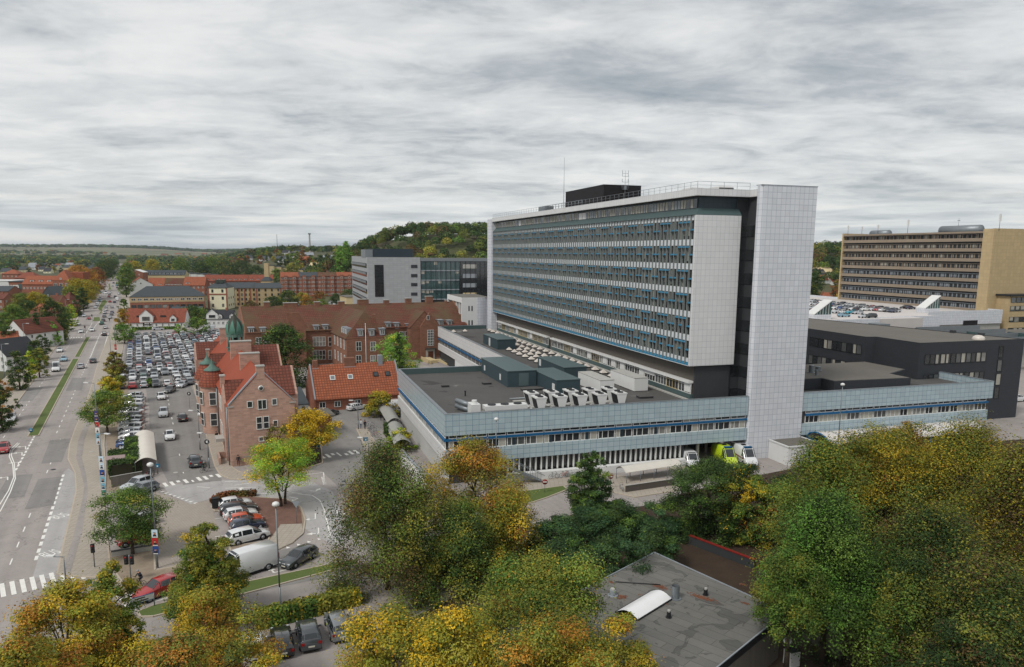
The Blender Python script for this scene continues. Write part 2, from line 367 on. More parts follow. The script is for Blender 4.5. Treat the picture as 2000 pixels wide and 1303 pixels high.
# ================================================================== the setting: ground, roads, pavements
def sst(x, a, b):
    t = min(1.0, max(0.0, (x-a)/(b-a))); return t*t*(3-2*t)
def gz(x, y):
    az = x/max(y, 1.0)
    z = 46*sst(y, 575, 690)*(1-.5*sst(y, 800, 1000))*sst(x, -215, -95)*(1-0.35*sst(x, 60, 260)) if y > 400 else 0.0
    z += 29*sst(y, 640, 1250)*sst(az, -0.44, -0.30)
    z += 6*sst(y, 900, 1700)*(1-sst(az, -0.60, -0.44))*0
    z += (14+8*sin(x*0.0011))*sst(y, 2600, 3800) + (24+9*sin(x*0.0017+1)+6*sin(x*0.0041))*sst(y, 3800, 5200)*(1-sst(az, -0.48, -0.34)*0.95)
    return z
def ground_sheet():
    ys = [-40, 20, 60, 100, 150, 200, 260, 320, 380] + [400*1.045**i for i in range(0, 84)]
    mb = MB(); n = 90
    for y in ys:
        w = max(400, abs(y)*1.6)
        for i in range(n+1):
            x = -w + 2*w*i/n; mb.v.append((x, y, gz(x, y)-0.02))
    for j in range(len(ys)-1):
        for i in range(n):
            a = j*(n+1)+i; mb.f.append([a, a+1, a+n+2, a+n+1]); mb.m.append(0); mb.sm.append(True)
    m = mat('grassland and fields', (0.1,0.1,0.05), 0.95, 0.12, sc=0.02, sc2=0.3); t = m.node_tree
    g = t.nodes.new('ShaderNodeNewGeometry')
    mp = t.nodes.new('ShaderNodeMapping'); mp.inputs['Scale'].default_value = (0.0007, 0.0022, 0); t.links.new(g.outputs['Position'], mp.inputs[0])
    vo = t.nodes.new('ShaderNodeTexVoronoi'); vo.inputs['Scale'].default_value = 2.2; t.links.new(mp.outputs[0], vo.inputs['Vector'])
    sep = t.nodes.new('ShaderNodeSeparateColor'); t.links.new(vo.outputs['Color'], sep.inputs[0])
    fields = ramp(sep.outputs[0], [(0.0, lin(112,104,84)), (0.3, lin(126,118,96)), (0.5, lin(92,100,66)), (0.75, lin(112,112,84)), (1.0, lin(70,84,54))], t)
    sy = t.nodes.new('ShaderNodeSeparateXYZ'); t.links.new(g.outputs['Position'], sy.inputs[0])
    near = noise(g.outputs['Position'], 0.03, 4, 0.6, tree=t)
    nc = ramp(near, [(0.35, lin(60,66,40)), (0.5, lin(78,80,52)), (0.65, lin(88,80,62))], t)
    fac = mth('MULTIPLY', mth('SUBTRACT', sy.outputs[1], 1900, t), 0.001, t, clamp=True)
    mx = nn('ShaderNodeMix', t, data_type='RGBA'); t.links.new(fac, mx.inputs[0]); t.links.new(nc, mx.inputs[6]); t.links.new(fields, mx.inputs[7])
    t.links.new(mx.outputs[2], t.nodes[m['hs']].inputs['Color'])
    o = mb.build('ground', m); tag(o, kind='structure', label='open ground running out to fields and low hills', cat='ground')
ground_sheet()
def struct(name, mb, m, label=None, cat=None):
    o = mb.build(name, m); return tag(o, label or name.replace('_', ' '), cat or name.split('_')[-1], kind='structure')
def flat(pts, z):
    from mathutils.geometry import tessellate_polygon
    v = [Vector((p[0], p[1], z)) for p in pts]; A = sum(v[i].x*v[(i+1)%len(v)].y-v[(i+1)%len(v)].x*v[i].y for i in range(len(v)))
    if A < 0: v = v[::-1]
    fs = tessellate_polygon([v]); return v, [list(f) for f in fs]
def px(pts, z=0.0): return [(W(a, b, z).x, W(a, b, z).y) for a, b in pts]
def sheet(name, pts, z, m, label=None, cat=None, mb=None):
    mb2 = mb or MB(); v, fs = flat(pts, z); fs2 = []
    for f in fs:
        a, b, c = (v[i] for i in f); fs2.append(f if (b-a).cross(c-a).z > 0 else f[::-1])
    mb2.add(v, fs2)
    if mb is None: return struct(name, mb2, m, label, cat)
def slab(name, pts, m, h=0.12, label=None, cat=None, kerb=True):
    mb = MB(); sheet(None, pts, h, None, mb=mb); n = len(pts)
    struct(name, mb, m, label, cat)
    kb = MB()
    for i in range(n):
        p, q = Vector((*pts[i], 0)), Vector((*pts[(i+1) % n], 0)); d = (q-p)
        if d.length < 0.05: continue
        nrm = Vector((-d.y, d.x, 0)).normalized()*0.09
        kb.ext([p-nrm, q-nrm, q+nrm, p+nrm], (0, 0, h+0.006))
    if kerb: struct('kerb', kb, M_['kerb'], 'granite kerb round the ' + (label or name.replace('_', ' ')), 'kerb')
# whole hospital site and junction in worn asphalt
site = px([(-700, 1500), (-900, 1250), (-420, 1150), (-250, 960), (0, 800), (75, 707), (120, 655), (160, 605), (190, 565), (210, 541), (224, 522), (232, 515)]) + \
       px([(247, 515), (250, 545), (262, 600), (480, 622), (560, 600), (900, 600)]) + [(95, 330), (190, 260), (200, 150), (215, 90), (120, 60), (60, 40), (0, 22), (-60, 18)]
sheet('asphalt_road', site, 0.01, M_['asphalt'], 'worn grey asphalt of the main road and side streets', 'road')
sheet('asphalt_road', px([(250,652),(436,646),(448,664),(440,700),(388,740),(372,752),(392,800),(410,850),(428,934),(330,945),(310,905),(296,850),(292,800),(285,760),(232,764),(238,715)]), 0.018, M_['asphalt_dark'], 'grey asphalt of the big car park and the lane beside it', 'car park')
sheet('asphalt_road', px([(560,800),(640,798),(700,790),(760,792),(790,800),(720,860),(735,930),(745,960),(690,985),(660,950),(628,920),(575,915),(568,860)]), 0.018, M_['asphalt_dark'], 'dark asphalt lane curving past the taxi rank', 'road')
sheet('bus_lane', px([(100,1131),(64,1128),(124,922),(134,915),(147,925),(150,955),(138,1010),(112,1122)]), 0.02, M_['asphalt_light'], 'paler asphalt of the bus lane', 'road')
sheet('asphalt_road', px([(318,950),(420,938),(600,938),(650,960),(668,1010),(670,1060),(655,1068),(590,1030),(560,975),(480,968),(410,975),(372,985),(330,965)]), 0.022, M_['asphalt_light'], 'pale asphalt of the turning loop', 'road')
sheet('block_paving', px([(300,960),(372,985),(410,978),(420,1010),(438,1080),(350,1108),(305,1118),(300,1050),(302,1000)]), 0.026, M_['pavers'], 'grey block paving of the forecourt car park', 'paving')
sheet('asphalt_road', px([(250,1188),(430,1135),(650,1062),(690,1068),(700,1075),(480,1150),(270,1200),(240,1200)]), 0.018, M_['asphalt'], 'side street lane north of the grass strip', 'road')
# pavements
slab('pavement', px([(112,1122),(125,1060),(140,1000),(149,960),(147,925),(133,897),(136,870),(147,838),(163,803),(178,757),(193,705),(211,660),(226,620),(240,575),(253,570),(254,600),(247,640),(236,700),(222,740),(212,790),(206,830),(203,870),(207,920),(205,960),(203,1010),(210,1060),(215,1105),(240,1140),(200,1130),(138,1126)]), M_['paving'], label='pavement and cycle track right of the main road')
sheet('cycle_track', px([(136,1124),(160,1040),(172,960),(168,925),(160,895),(165,860),(176,828),(188,800),(180,800),(165,828),(152,862),(149,895),(158,922),(165,950),(160,980),(140,1060),(126,1100),(125,1124)],.13), 0.13, M_['asphalt'], 'asphalt cycle track winding along the pavement', 'path')
slab('pavement', px([(-80,905),(0,822),(32,789),(66,742),(95,697),(120,664),(150,618),(186,570),(204,546),(196,546),(175,558),(150,580),(120,622),(84,668),(60,694),(30,722),(0,747),(-120,830)]), M_['paving'], label='pavement left of the main road before the houses')
sheet('gravel_strip', px([(205,960),(210,900),(206,830),(214,790),(232,740),(252,740),(250,770),(232,800),(230,860),(228,900),(232,960)]), 0.03, M_['gravel'], 'tan gravel verge under the roadside trees', 'verge')
slab('pavement', px([(454,914),(466,922),(480,925),(500,922),(560,917),(566,917),(470,938),(448,936),(430,928),(420,912),(408,870),(394,815),(376,748),(370,735),(386,735),(396,760),(410,800),(425,845),(440,880)]), M_['paving'], label='pavement along the pink brick building')
slab('pavement', px([(432,978),(450,969),(500,972),(560,976),(588,992),(596,1015),(592,1042),(570,1062),(520,1085),(505,1084),(452,1085),(449,1068),(524,1058),(530,1030),(500,985),(420,1000),(412,990)]), M_['gravel'], label='planted island between the parked cars and the loop')
sheet('ground_cover', px([(414,992),(424,975),(470,969),(555,975),(580,985),(588,1000),(590,1022),(548,1024),(528,1050),(524,1030),(505,1000),(440,982)],.14), 0.14, M_['rust'], 'russet low planting of the traffic island', 'planting')
sheet('paving', px([(548,1024),(590,1023),(592,1042),(570,1060),(520,1082),(506,1080),(526,1056)],.15), 0.15, M_['paving'], 'tan slabs on the tip of the traffic island', 'paving')
slab('pavement', px([(696,838),(716,836),(726,855),(760,905),(800,960),(770,960),(745,955),(728,928),(716,880)]), M_['paving'], label='pavement beside the bike shelters')
slab('grass_strip', px([(268,1196),(300,1184),(480,1138),(655,1101),(700,1092),(700,1104),(660,1112),(480,1160),(300,1205),(275,1206)]), M_['grass'], label='grass strip dividing the side street', cat='grass')
slab('pavement', px([(215,1105),(212,1080),(300,1066),(303,1115),(350,1106),(438,1082),(452,1086),(520,1085),(440,1112),(350,1132),(243,1162),(236,1150),(240,1140)]), M_['gravel'], h=0.10, label='cobbled corner before the forecourt')
slab('planting_bed', px([(560,900),(566,917),(600,915),(630,905),(628,880),(622,850),(610,838),(590,842),(575,880)]), M_['dirt'], label='planting bed right of the pink brick building', cat='planting')
slab('grass_patch', px([(960,985),(1010,962),(1100,950),(1108,957),(1070,972),(1040,982),(1000,990)]), M_['grass'], label='grass patch below the steel stair', cat='grass')
slab('pavement', px([(985,945),(1075,928),(1160,905),(1260,890),(1400,885),(1400,905),(1330,915),(1230,918),(1190,925),(1120,945),(1100,950),(1000,962)]), M_['paving'], h=0.08, label='pavement under the tiled front of the hospital')
slab('pavement', px([(1180,950),(1195,962),(1240,972),(1330,958),(1335,940),(1200,930)]), M_['paving'], label='pavement under the white bike shelter')
# woodland floor to the right and the bottom
sheet('woodland_floor', px([(1010,1120),(1070,1025),(1130,1000),(1300,985),(1330,965),(1450,935),(1600,905),(1720,880),(2100,850),(2600,900),(2600,1500),(700,1500),(690,1290),(760,1230),(900,1160)]), 0.035, M_['dirt'], 'dark leaf litter under the trees on the right', 'ground')
sheet('grass_verge', px([(-200,1330),(60,1262),(240,1262),(420,1225),(480,1235),(470,1330)]), 0.035, M_['grass'], 'grass under the orange trees by the junction', 'grass')
# main road: median, islands and markings in road coordinates (a across, b along)
def rl(p, q=None, z=0.0): return FR.z(p, q, z)
aL1 = rl(54, 853).x; aL2 = rl(76, 850).x; bM0 = rl(65, 852).y; bM1 = rl(140, 702).y; bM2 = rl(141, 699).y; bM3 = rl(170, 659).y
def rq(a0, a1, b0, b1): return [tuple(FR.w(a, b).xy) for a, b in ((a0,b0),(a1,b0),(a1,b1),(a0,b1))]
slab('median_grass', rq(aL1, aL2, bM0, bM1), M_['grass'], label='long grass median in the near half of the main road', cat='grass')
slab('median_grass', rq(aL1+0.2, aL2-0.1, bM2+1, bM3), M_['grass'], label='far end of the long grass median', cat='grass')
slab('median_grass', px([(181,628),(197,627),(195,620),(183,620)]), M_['grass'], label='small square of grass in the middle of the junction', cat='grass')
slab('median_grass', px([(193,613),(199,612),(200,603),(205,596),(210,590),(206,586),(200,587),(196,594),(191,604),(197,608)]), M_['grass'], label='bent grass island beyond the junction', cat='grass')
slab('median_grass', px([(211,566),(218,566),(216,561),(215,553),(211,556),(213,561)]), M_['grass'], label='small grass island by the turquoise van', cat='grass')
slab('median_grass', px([(215.5,549),(218,549),(222,542),(220,541)]), M_['grass'], label='narrow grass island far up the main road', cat='grass')
slab('grass_strip', px([(176,566),(182,566),(200,541),(197,540)]), M_['grass'], label='grass strip left of the far main road', cat='grass')
PT = MB()
def dash(a, b0, b1, w=0.14, ln=3.0, gap=5.0, z=0.024):
    b = b0
    while b < b1:
        e = min(b+ln, b1); PT.add([FR.w(a-w/2,b,z), FR.w(a+w/2,b,z), FR.w(a+w/2,e,z), FR.w(a-w/2,e,z)], [(0,1,2,3)]); b += ln+gap
def mark(pts, z=0.03):
    v, fs = flat(px(pts), z); PT.add(v, [f if (v[f[1]]-v[f[0]]).cross(v[f[2]]-v[f[0]]).z > 0 else f[::-1] for f in fs])
def line(pts, w=0.15, z=0.03):
    q = [W(a, b) for a, b in pts]
    for p0, p1 in zip(q[:-1], q[1:]):
        d = (p1-p0); n = Vector((-d.y, d.x, 0)).normalized()*w/2; up = Vector((0,0,z))
        PT.add([p0-n+up, p0+n+up, p1+n+up, p1-n+up], [(0,3,2,1)])
bX = rl(160, 660).y
dash(rl(40,808).x, rl(0,868).y, bX-3, ln=1.8, gap=3.2)
dash(rl(135,790).x, rl(113,846).y, bX-3, ln=1.8, gap=3.2)
dash(rl(103,895).x, rl(10,1105).y, rl(113,850).y, ln=1.8, gap=3.4)
dash(rl(115,955).x, rl(66,1095).y, rl(122,925).y, w=0.34, ln=1.3, gap=0.9)
dash(rl(52,880).x, rl(40,918).y, rl(70,852).y, w=0.3, ln=1.4, gap=0.8)
line([(0,1000),(20,962),(30,935),(28,905),(22,890),(24,880),(38,866)], 0.14); line([(-3,990),(17,958),(27,932),(25,908),(18,892),(21,878),(35,865)], 0.14)
line([(138,648),(152,620),(165,598),(185,577)], 0.2); line([(165,655),(175,640),(182,628)], 0.16); line([(178,648),(190,632),(200,622)], 0.16)
line([(178,630),(192,632)], 0.16); line([(196,652),(184,680),(176,700)], 0.14); line([(212,650),(200,690),(193,712)], 0.2)
# zebra crossings
def zebra(p, q, n, w, ln, wear=0):
    A, B = W(*p), W(*q); d = (B-A)/n; u = d.normalized(); v = Vector((-u.y, u.x, 0))*ln
    for i in range(n):
        s = A + d*i; k = d.length*0.5*(0.6 if (wear and i % wear == wear-1) else 1)
        for (c0, c1) in ((0, 0.5), (0.5, 1.0)):
            if wear and (i*7+int(c0*2)) % 5 == 4: continue
            PT.add([s+v*c0+Vector((0,0,.03)), s+u*k+v*c0+Vector((0,0,.03)), s+u*k+v*c1+Vector((0,0,.03)), s+v*c1+Vector((0,0,.03))], [(0,1,2,3)])
zebra((-40,1177), (178,1128), 11, 1.1, 3.6)
zebra((323,951), (440,931), 9, 0.75, 2.0, 5)
zebra((631,896), (709,885), 7, 0.75, 2.4, 4)
zebra((118,661.5), (163,659.5), 9, 1.5, 2.2); zebra((176,659), (226,658), 11, 1.5, 2.2)
zebra((184,579), (236,578), 14, 1.1, 2.0)
zebra((226,1165), (252,1195), 5, 0.6, 3.6)
line([(256,1141),(259,1195)], 0.5)
# give-way teeth, arrows and lane lines round the loop
for (p, q, n) in (((313,961),(385,986),9), ((627,932),(632,948),6), ((560,1072),(660,1045),5)):
    A, B = W(*p), W(*q); d = (B-A)/n; u = d.normalized(); v = Vector((-u.y, u.x, 0))
    for i in range(n): s = A+d*i+Vector((0,0,.03)); PT.add([s, s+u*0.45, s+u*0.22+v*0.6], [(0,1,2)])
line([(582,965),(610,968),(625,978),(633,995),(640,1025),(646,1051)], 0.16)
line([(596,928),(632,923),(634,947)], 0.13)
for p in ((439,941,480,940),(440,954,500,952),(440,966,472,966),(489,965,523,964),(458,948,490,944),(385,951,410,953),(427,973,454,973),(570,963,590,964)):
    line([(p[0],p[1]),(p[2],p[3])], 0.13)
def arrow(x0, y0, x1, y1, bend):
    """turning arrow: shaft from (x0,y0) to (x1,y1), head off to the bend side"""
    line([(x0,y0),(x1,y1)], 0.16); A, B = W(x0,y0), W(x1,y1); u = (B-A).normalized(); n = Vector((-u.y,u.x,0))*bend; up = Vector((0,0,.031))
    PT.add([B-u*.1+up, B+u*.1+up, B+u*.1+n*.7+up, B-u*.1+n*.7+up], [(0,1,2,3) if bend > 0 else (3,2,1,0)])
    t = B+n*.7+up; PT.add([t-u*.4, t+u*.4, t+n*.7], [(0,1,2) if bend > 0 else (2,1,0)])
arrow(616,1003,616,1014,-1); arrow(622,1031,622,1042,-1); arrow(658,997,660,1006,1); arrow(443,960,470,958,1); arrow(605,959,616,960,1)
arrow(560,1092,520,1097,-1); arrow(565,1112,535,1119,-1); arrow(565,971,582,974,-1)
for x, y in ((47,872),(40,884),(33,903),(12,932)): arrow(x+3,y+6,x+3,y,1)
for i in range(11): line([(279,789+7.2*i),(291,789+7.2*i)], 0.1)
for y in (1011,1046,1063): line([(420,y+3),(440,y)], 0.12)
dash(FR.z(330,790).x, FR.z(357,925).y, FR.z(323,765).y, w=0.13, ln=2.0, gap=3.0)
line([(795,-0+1020),(830,1014)], 0.2) if False else None
line([(1040,1022),(1070,1016)], 0.22); line([(1042,1027),(1072,1021)], 0.22)
struct('road_markings', PT, M_['paint'], 'white lines, arrows and crossings painted on the roads', 'road markings')
def text_mesh(s, size, name='lettering', bold=0.0, align='CENTER'):
    c = bpy.data.curves.new(name, 'FONT'); c.body = s; c.size = size; c.align_x = align; c.align_y = 'CENTER'; c.offset = bold; c.resolution_u = 3
    o = bpy.data.objects.new(name, c); COL.objects.link(o); bpy.context.view_layer.update()
    me = bpy.data.meshes.new_from_object(o.evaluated_get(bpy.context.evaluated_depsgraph_get())); bpy.data.objects.remove(o); bpy.data.curves.remove(c)
    return me
def put_text(name, s, size, m, matrix, parent=None, bold=0.02, label=None, cat=None, kind=None, sc=(1,1,1)):
    me = text_mesh(s, size, name, bold); me.materials.clear(); me.materials.append(m)
    o = bpy.data.objects.new(name, me); COL.objects.link(o)
    o.matrix_world = matrix @ Matrix.Diagonal((*sc, 1))
    if parent is not None: o.parent = parent; o.matrix_parent_inverse = Matrix.Identity(4); bpy.context.view_layer.update(); o.matrix_local = parent.matrix_world.inverted() @ (matrix @ Matrix.Diagonal((*sc, 1)))
    return tag(o, label, cat, kind=kind)
for i, (x, y) in enumerate(((117,1008),(98,1081))):
    _e = W(x+14, y-4.5) - W(x-14, y+4.5)
    m4 = Matrix.Translation(W(x, y, 0.032)) @ Matrix.Rotation(atan2(_e.y, _e.x), 4, 'Z')
    put_text('bus_lettering', 'BUS', 1.12, M_['paint'], m4, label=('far' if i == 0 else 'near')+' white BUS lettering painted on the bus lane', cat='road markings', kind='structure', bold=0.0, sc=(0.95,2.3,1))
# ================================================================== hospital: podium, wings and tower (grid FH: a to the right, b away)
WR = random.Random(31)
def window(parent, name, x0, x1, z0, z1, y, axis, face=-1, fw=0.09, mull=(), rails=(), fm=None, pm=None, depth=0.10, inset=0.04, blind=None):
    """window = frame mesh with its pane as a child. axis 'a': lies along x at y; axis 'b': lies along y at x=y. face = side it looks to"""
    fm = fm or M_['trim']; pm = pm or M_['pane']; f = MB(); p = MB()
    def bx(mb, u0, u1, w0, w1, d0, d1):
        lo, hi = sorted((y+face*d0, y+face*d1))
        if axis == 'a': mb.box(u0, u1, lo, hi, w0, w1)
        else: mb.box(lo, hi, u0, u1, w0, w1)
    bx(f, x0, x1, z0, z0+fw, 0, depth); bx(f, x0, x1, z1-fw, z1, 0, depth); bx(f, x0, x0+fw, z0+fw, z1-fw, 0, depth); bx(f, x1-fw, x1, z0+fw, z1-fw, 0, depth)
    for q in mull: u = x0+(x1-x0)*q; bx(f, u-fw/2, u+fw/2, z0+fw, z1-fw, 0, depth-.004)
    for q in rails: u = z0+(z1-z0)*q; bx(f, x0+fw, x1-fw, u-fw/2, u+fw/2, 0, depth-.008)
    bx(p, x0+fw, x1-fw, z0+fw, z1-fw, 0, inset)
    top = parent
    while top.parent is not None: top = top.parent
    fo = f.build(name, fm, parent, top); p.build('pane', pm if pm is not M_['pane'] else M_[WR.choices(('pane','pane_mid','pane_pale'), (6,3,1.6))[0]], fo, top)
    if blind:
        b = MB(); u0, u1, w0 = blind; bx(b, x0+(x1-x0)*u0, x0+(x1-x0)*u1, z0+(z1-z0)*w0, z1-fw, inset, inset+.02); b.build('blind', M_['curtain'], fo, top)
    return fo
RND = random.Random(7)
def part(parent, name, m, *boxes, label=None):
    mb = MB()
    for b in boxes: mb.box(*b)
    o = mb.build(name, m, parent)
    if label: o['label'] = label
    return o
ZP, ZW1, ZW0, ZL, ZR = 10.45, 7.35, 5.25, 3.3, 9.4
B0 = 99.5
# ---------------------------------------------------------------- podium
pod = fthing('hospital_podium', 'low hospital base in grey blue tiles with a blue stripe, left of the white slab', 'building', FH, 46, 120)
part(pod, 'upper_cladding', M_['blue_tile'], (21.85,71.4,B0,B0+.35,ZW1,ZP), (21.85,22.2,B0+.35,142.0,ZW1,ZP), label='band of grey blue tiles above the windows')
part(pod, 'upper_cladding', M_['pale_tile'], (22.2,46.8,141.65,142.0,ZW1,ZP), (46.8,47.15,142.0,222,ZW1,ZP), (47.15,62,221.65,222,ZW1,ZP), label='pale cladding of the rear courtyard side')
part(pod, 'lower_cladding', M_['blue_tile'], (21.85,71.4,B0,B0+.35,ZL,ZW0), label='band of grey blue tiles below the windows')
part(pod, 'lower_cladding', M_['pale_tile'], (21.85,22.2,B0+.35,142.0,ZL,ZW0), (46.8,47.15,142.0,222,ZL,ZW0), label='pale cladding below the side windows')
part(pod, 'parapet_back', M_['lead'], (22.21,71.0,B0+.351,B0+.45,ZR,ZP-.03), (22.201,22.3,B0+.45,141.6,ZR,ZP-.03), (22.3,47.0,141.3,141.64,ZR,ZP-.04), (47.151,47.4,141.4,221.6,ZR,ZP-.04), (47.4,62,221.3,221.64,ZR,ZP-.04))
part(pod, 'coping', M_['metal'], (21.8,71.4,B0-.03,B0+.47,ZP,ZP+.05), (21.8,22.32,B0+.47,141.3,ZP,ZP+.05), (21.8,47.2,141.3,142.05,ZP,ZP+.055), (46.75,47.42,142.05,221.3,ZP,ZP+.05), (46.75,62,221.3,222.05,ZP,ZP+.055))
part(pod, 'roof_deck', M_['roof_felt'], (22.3,47.0,B0+.45,141.3,ZL,ZR), (47.0,64.0,B0+.45,221.3,ZL+.01,ZR-.004))
part(pod, 'blue_band', M_['blue'], (21.7,71.35,B0+.02,B0+.22,6.52,6.84), (21.7,22.0,B0+.22,141.5,6.52,6.84), (46.65,47.0,142.1,221.5,6.52,6.84))
n = 17; w = (71.2-22.3)/n
for i in range(n):
    x0 = 22.3+i*w; k = RND.random()
    window(pod, 'window', x0+.12, x0+w-.05, 6.86, ZW1, B0+.3, 'a', mull=(.42,), blind=(0.02,.98,.35) if k > .7 else None)
    window(pod, 'window', x0+.12, x0+w-.05, ZW0, 6.50, B0+.3, 'a', mull=(.25,.6), blind=((.62,.97,.1) if k > .5 else (.02,.24,.0) if k > .25 else None))
    part(pod, 'infill_panel', M_['dark_tile'], (x0+.12+.27*w,x0+.12+.42*w,B0+.14,B0+.18,ZW0+.1,6.42)) if i % 2 else None
n = 14; w = 41.4/n
for i in range(n):
    y0 = B0+.5+i*w
    window(pod, 'window', y0+.1, y0+w-.05, 6.86, ZW1, 22.1, 'b', mull=(.5,)); window(pod, 'window', y0+.1, y0+w-.05, ZW0, 6.5, 22.1, 'b', mull=(.33,.66), blind=(.1,.6,.2) if RND.random() > .5 else None)
n = 20; w = 79.0/n
for i in range(n):
    y0 = 142.3+i*w; window(pod, 'window', y0+.1, y0+w-.05, ZW0, ZW1, 47.08, 'b', mull=(.33,.66), rails=(.7,), blind=(.1,.6,.2) if RND.random() > .4 else None)
part(pod, 'plinth_wall', M_['white_wall'], (31,60.2,98.75,B0+.25,0,1.15))
part(pod, 'ground_floor_wall', M_['dark_wall'], (22.6,60.0,100.6,101.0,0,ZL), (22.6,22.9,101.0,141.5,0,ZL), (60.0,60.3,B0+.5,108,0,ZL), (60.3,71.0,108,108.3,0,ZL), (47.3,47.5,142,221,0,ZL))
part(pod, 'soffit', M_['dark_wall'], (22.2,71.0,B0+.36,108.2,ZL+.02,ZL+.2))
for i in range(34):
    a = 31.2+i*.86
    part(pod, 'window_fin', M_['trim'], (a,a+.16,B0+.35,B0+.75,1.15,ZL-.005))
for i in range(12): part(pod, 'window_pane', M_['pane'], (31.4+i*2.4,31.4+i*2.4+2.2,100.4,100.5,1.2,ZL-.05))
for i in range(48):
    b = 100.4+i*.86
    part(pod, 'window_fin', M_['trim'], (22.25,22.58,b,b+.22,0,ZL-.005))
for b in (101,104.5): 
    for a in (63.4,67.2): MB().cyl(a, b, 0, ZL+.02, .28, n=10).build('column', M_['concrete'], pod)
part(pod, 'courtyard_wall', M_['white_wall'], (46.9,47.29,142.1,200,0,ZL-.01))
# steel stair at the left end of the front
st = fthing('steel_stair', 'galvanised steel stair coming down from the tiled front to the pavement', 'stair', FH, 31, 98)
s_ = MB(); s_.box(29.0,30.6,97.0,98.7,2.75,2.85)
for i in range(15): s_.box(30.6+i*.36,30.6+i*.36+.30,97.2,98.5,2.6-i*.18,2.64-i*.18)
s_.build('tread', M_['metal'], st)
for y in (97.15, 98.55):
    r = MB(); r.ext([(30.6,y,2.8),(36.0,y,.1),(36.0,y,-.02),(30.6,y,2.5)], (0,.06,0)); r.build('stringer', M_['metal'], st)
    r = MB(); r.path([(29.0,y,3.85),(30.6,y,3.85),(36.0,y,1.1)], .04, m=0); [r.tube((29+i*.8,y,2.8 if i < 2 else 2.8-(i*.8-1.6)*.5), (29+i*.8,y,3.85 if i < 2 else 3.85-(i*.8-1.6)*.5), .025) for i in range(9)]; r.build('handrail', M_['metal'], st)
r = MB(); r.box(29.1,29.25,97.2,97.35,0,2.75); r.box(29.1,29.25,98.4,98.55,0,2.75); r.build('post', M_['metal'], st)
# ---------------------------------------------------------------- right wing
rw = fthing('hospital_wing', 'low wing clad in grey blue tiles with blue stripe, right of the white slab', 'building', FH, 102, 105)
part(rw, 'upper_cladding', M_['blue_tile'], (81.8,123.1,B0,B0+.35,ZW1,ZP), (122.75,123.1,B0+.35,111,ZW1,ZP))
part(rw, 'lower_cladding', M_['blue_tile'], (81.8,122.3,B0,B0+.35,ZL,ZW0), (121.95,122.3,B0+.35,110.9,ZL,ZW0))
part(rw, 'coping', M_['metal'], (81.8,123.15,B0-.03,B0+.45,ZP,ZP+.05), (122.7,123.15,B0+.45,110.9,ZP,ZP+.05))
part(rw, 'roof_deck', M_['roof_felt'], (81.8,122.7,B0+.35,121,ZL,ZR-.3))
part(rw, 'blue_band', M_['blue'], (82.6,122.2,B0-.1,B0+.2,6.52,6.84))
n = 14; w = (122.0-82.6)/n
for i in range(n):
    x0 = 82.6+i*w; k = RND.random()
    window(rw, 'window', x0+.1, x0+w-.05, 6.86, ZW1, B0+.3, 'a', mull=(.42,)); window(rw, 'window', x0+.1, x0+w-.05, ZW0, 6.5, B0+.3, 'a', mull=(.3,.65), blind=(.05,.97,.0) if i < 7 and k > .3 else ((.6,.97,.1) if k > .6 else None))
part(rw, 'ground_floor_wall', M_['dark_wall'], (82,122,102,102.3,0,ZL), (81.7,82.0,B0+.3,102,0,ZL))
for i in range(10): part(rw, 'window_pane', M_['pane'], (84+i*3.8,84+i*3.8+3.2,101.9,101.99,.5,2.9))
# arched entrance canopy: barrel roof of ribbed sheet on blue frames
cn = fthing('entrance_canopy', 'long barrel vaulted canopy with white sheet roof and blue arched end frame', 'canopy', FH, 100, 97)
m1 = MB(); N_ = 14; xs = [83.0+i*1.35 for i in range(25)]
def arc(t, y0=94.2, y1=99.3, z0=2.9, r=1.35): return (y0+(y1-y0)*(1-cos(pi*t))/2, z0+r*sin(pi*t))
v = []; f = []
for x in xs:
    for j in range(N_+1): y, z = arc(j/N_); v.append((x, y, z))
for i in range(len(xs)-1):
    for j in range(N_): a0 = i*(N_+1)+j; f.append((a0, a0+1, a0+N_+2, a0+N_+1))
m1.add(v, f, 0, True); m1.add([(x, y, z-.08) for x, y, z in v], [g[::-1] for g in f], 0, True)
m1.build('vault', mat('ribbed white sheet', lin(205,200,196), 0.5, 0.08), cn)
for x in xs[::2]:
    m1 = MB(); m1.path([(x, arc(j/10)[0], arc(j/10)[1]+.03) for j in range(11)], .06 if x > 83.1 else .14, n=5); m1.build('rib', M_['blue'] if x < 84 else M_['lead_trim'], cn)
m1 = MB(); m1.box(82.95,83.1,94.2,99.3,2.85,3.0); m1.build('tie_beam', M_['blue'], cn)
for x in (83.02, 90, 97, 104, 111, 115.2):
    MB().cyl(x, 94.4, 0, 2.9, .13, n=8).build('post', M_['blue'], cn)
# white kiosk at the slab's foot
kk = fthing('white_kiosk', 'small white flat roofed box building at the foot of the white slab', 'kiosk', FH, 79, 97)
part(kk, 'wall', M_['white_wall'], (75.6,81.9,94.4,99.3,0,3.0)); part(kk, 'roof', M_['roof_grey'], (75.75,81.75,94.55,99.2,3.0,3.06)); part(kk, 'roof_edge', M_['metal_white'], (75.5,82.0,94.3,94.54,2.95,3.15), (75.5,75.74,94.54,99.3,2.95,3.15), (81.76,82.0,94.54,99.3,2.95,3.15))
d = part(kk, 'door', M_['trim'], (78.7,79.6,94.35,94.41,.35,2.4)); part(kk, 'doorstep', M_['metal'], (78.3,80.6,93.2,94.3,0,.3)); 
r = MB(); r.path([(78.35,94.2,.3),(78.35,94.2,1.3),(78.35,93.3,1.3),(78.35,93.3,.3)], .03); r.build('handrail', M_['metal'], kk)
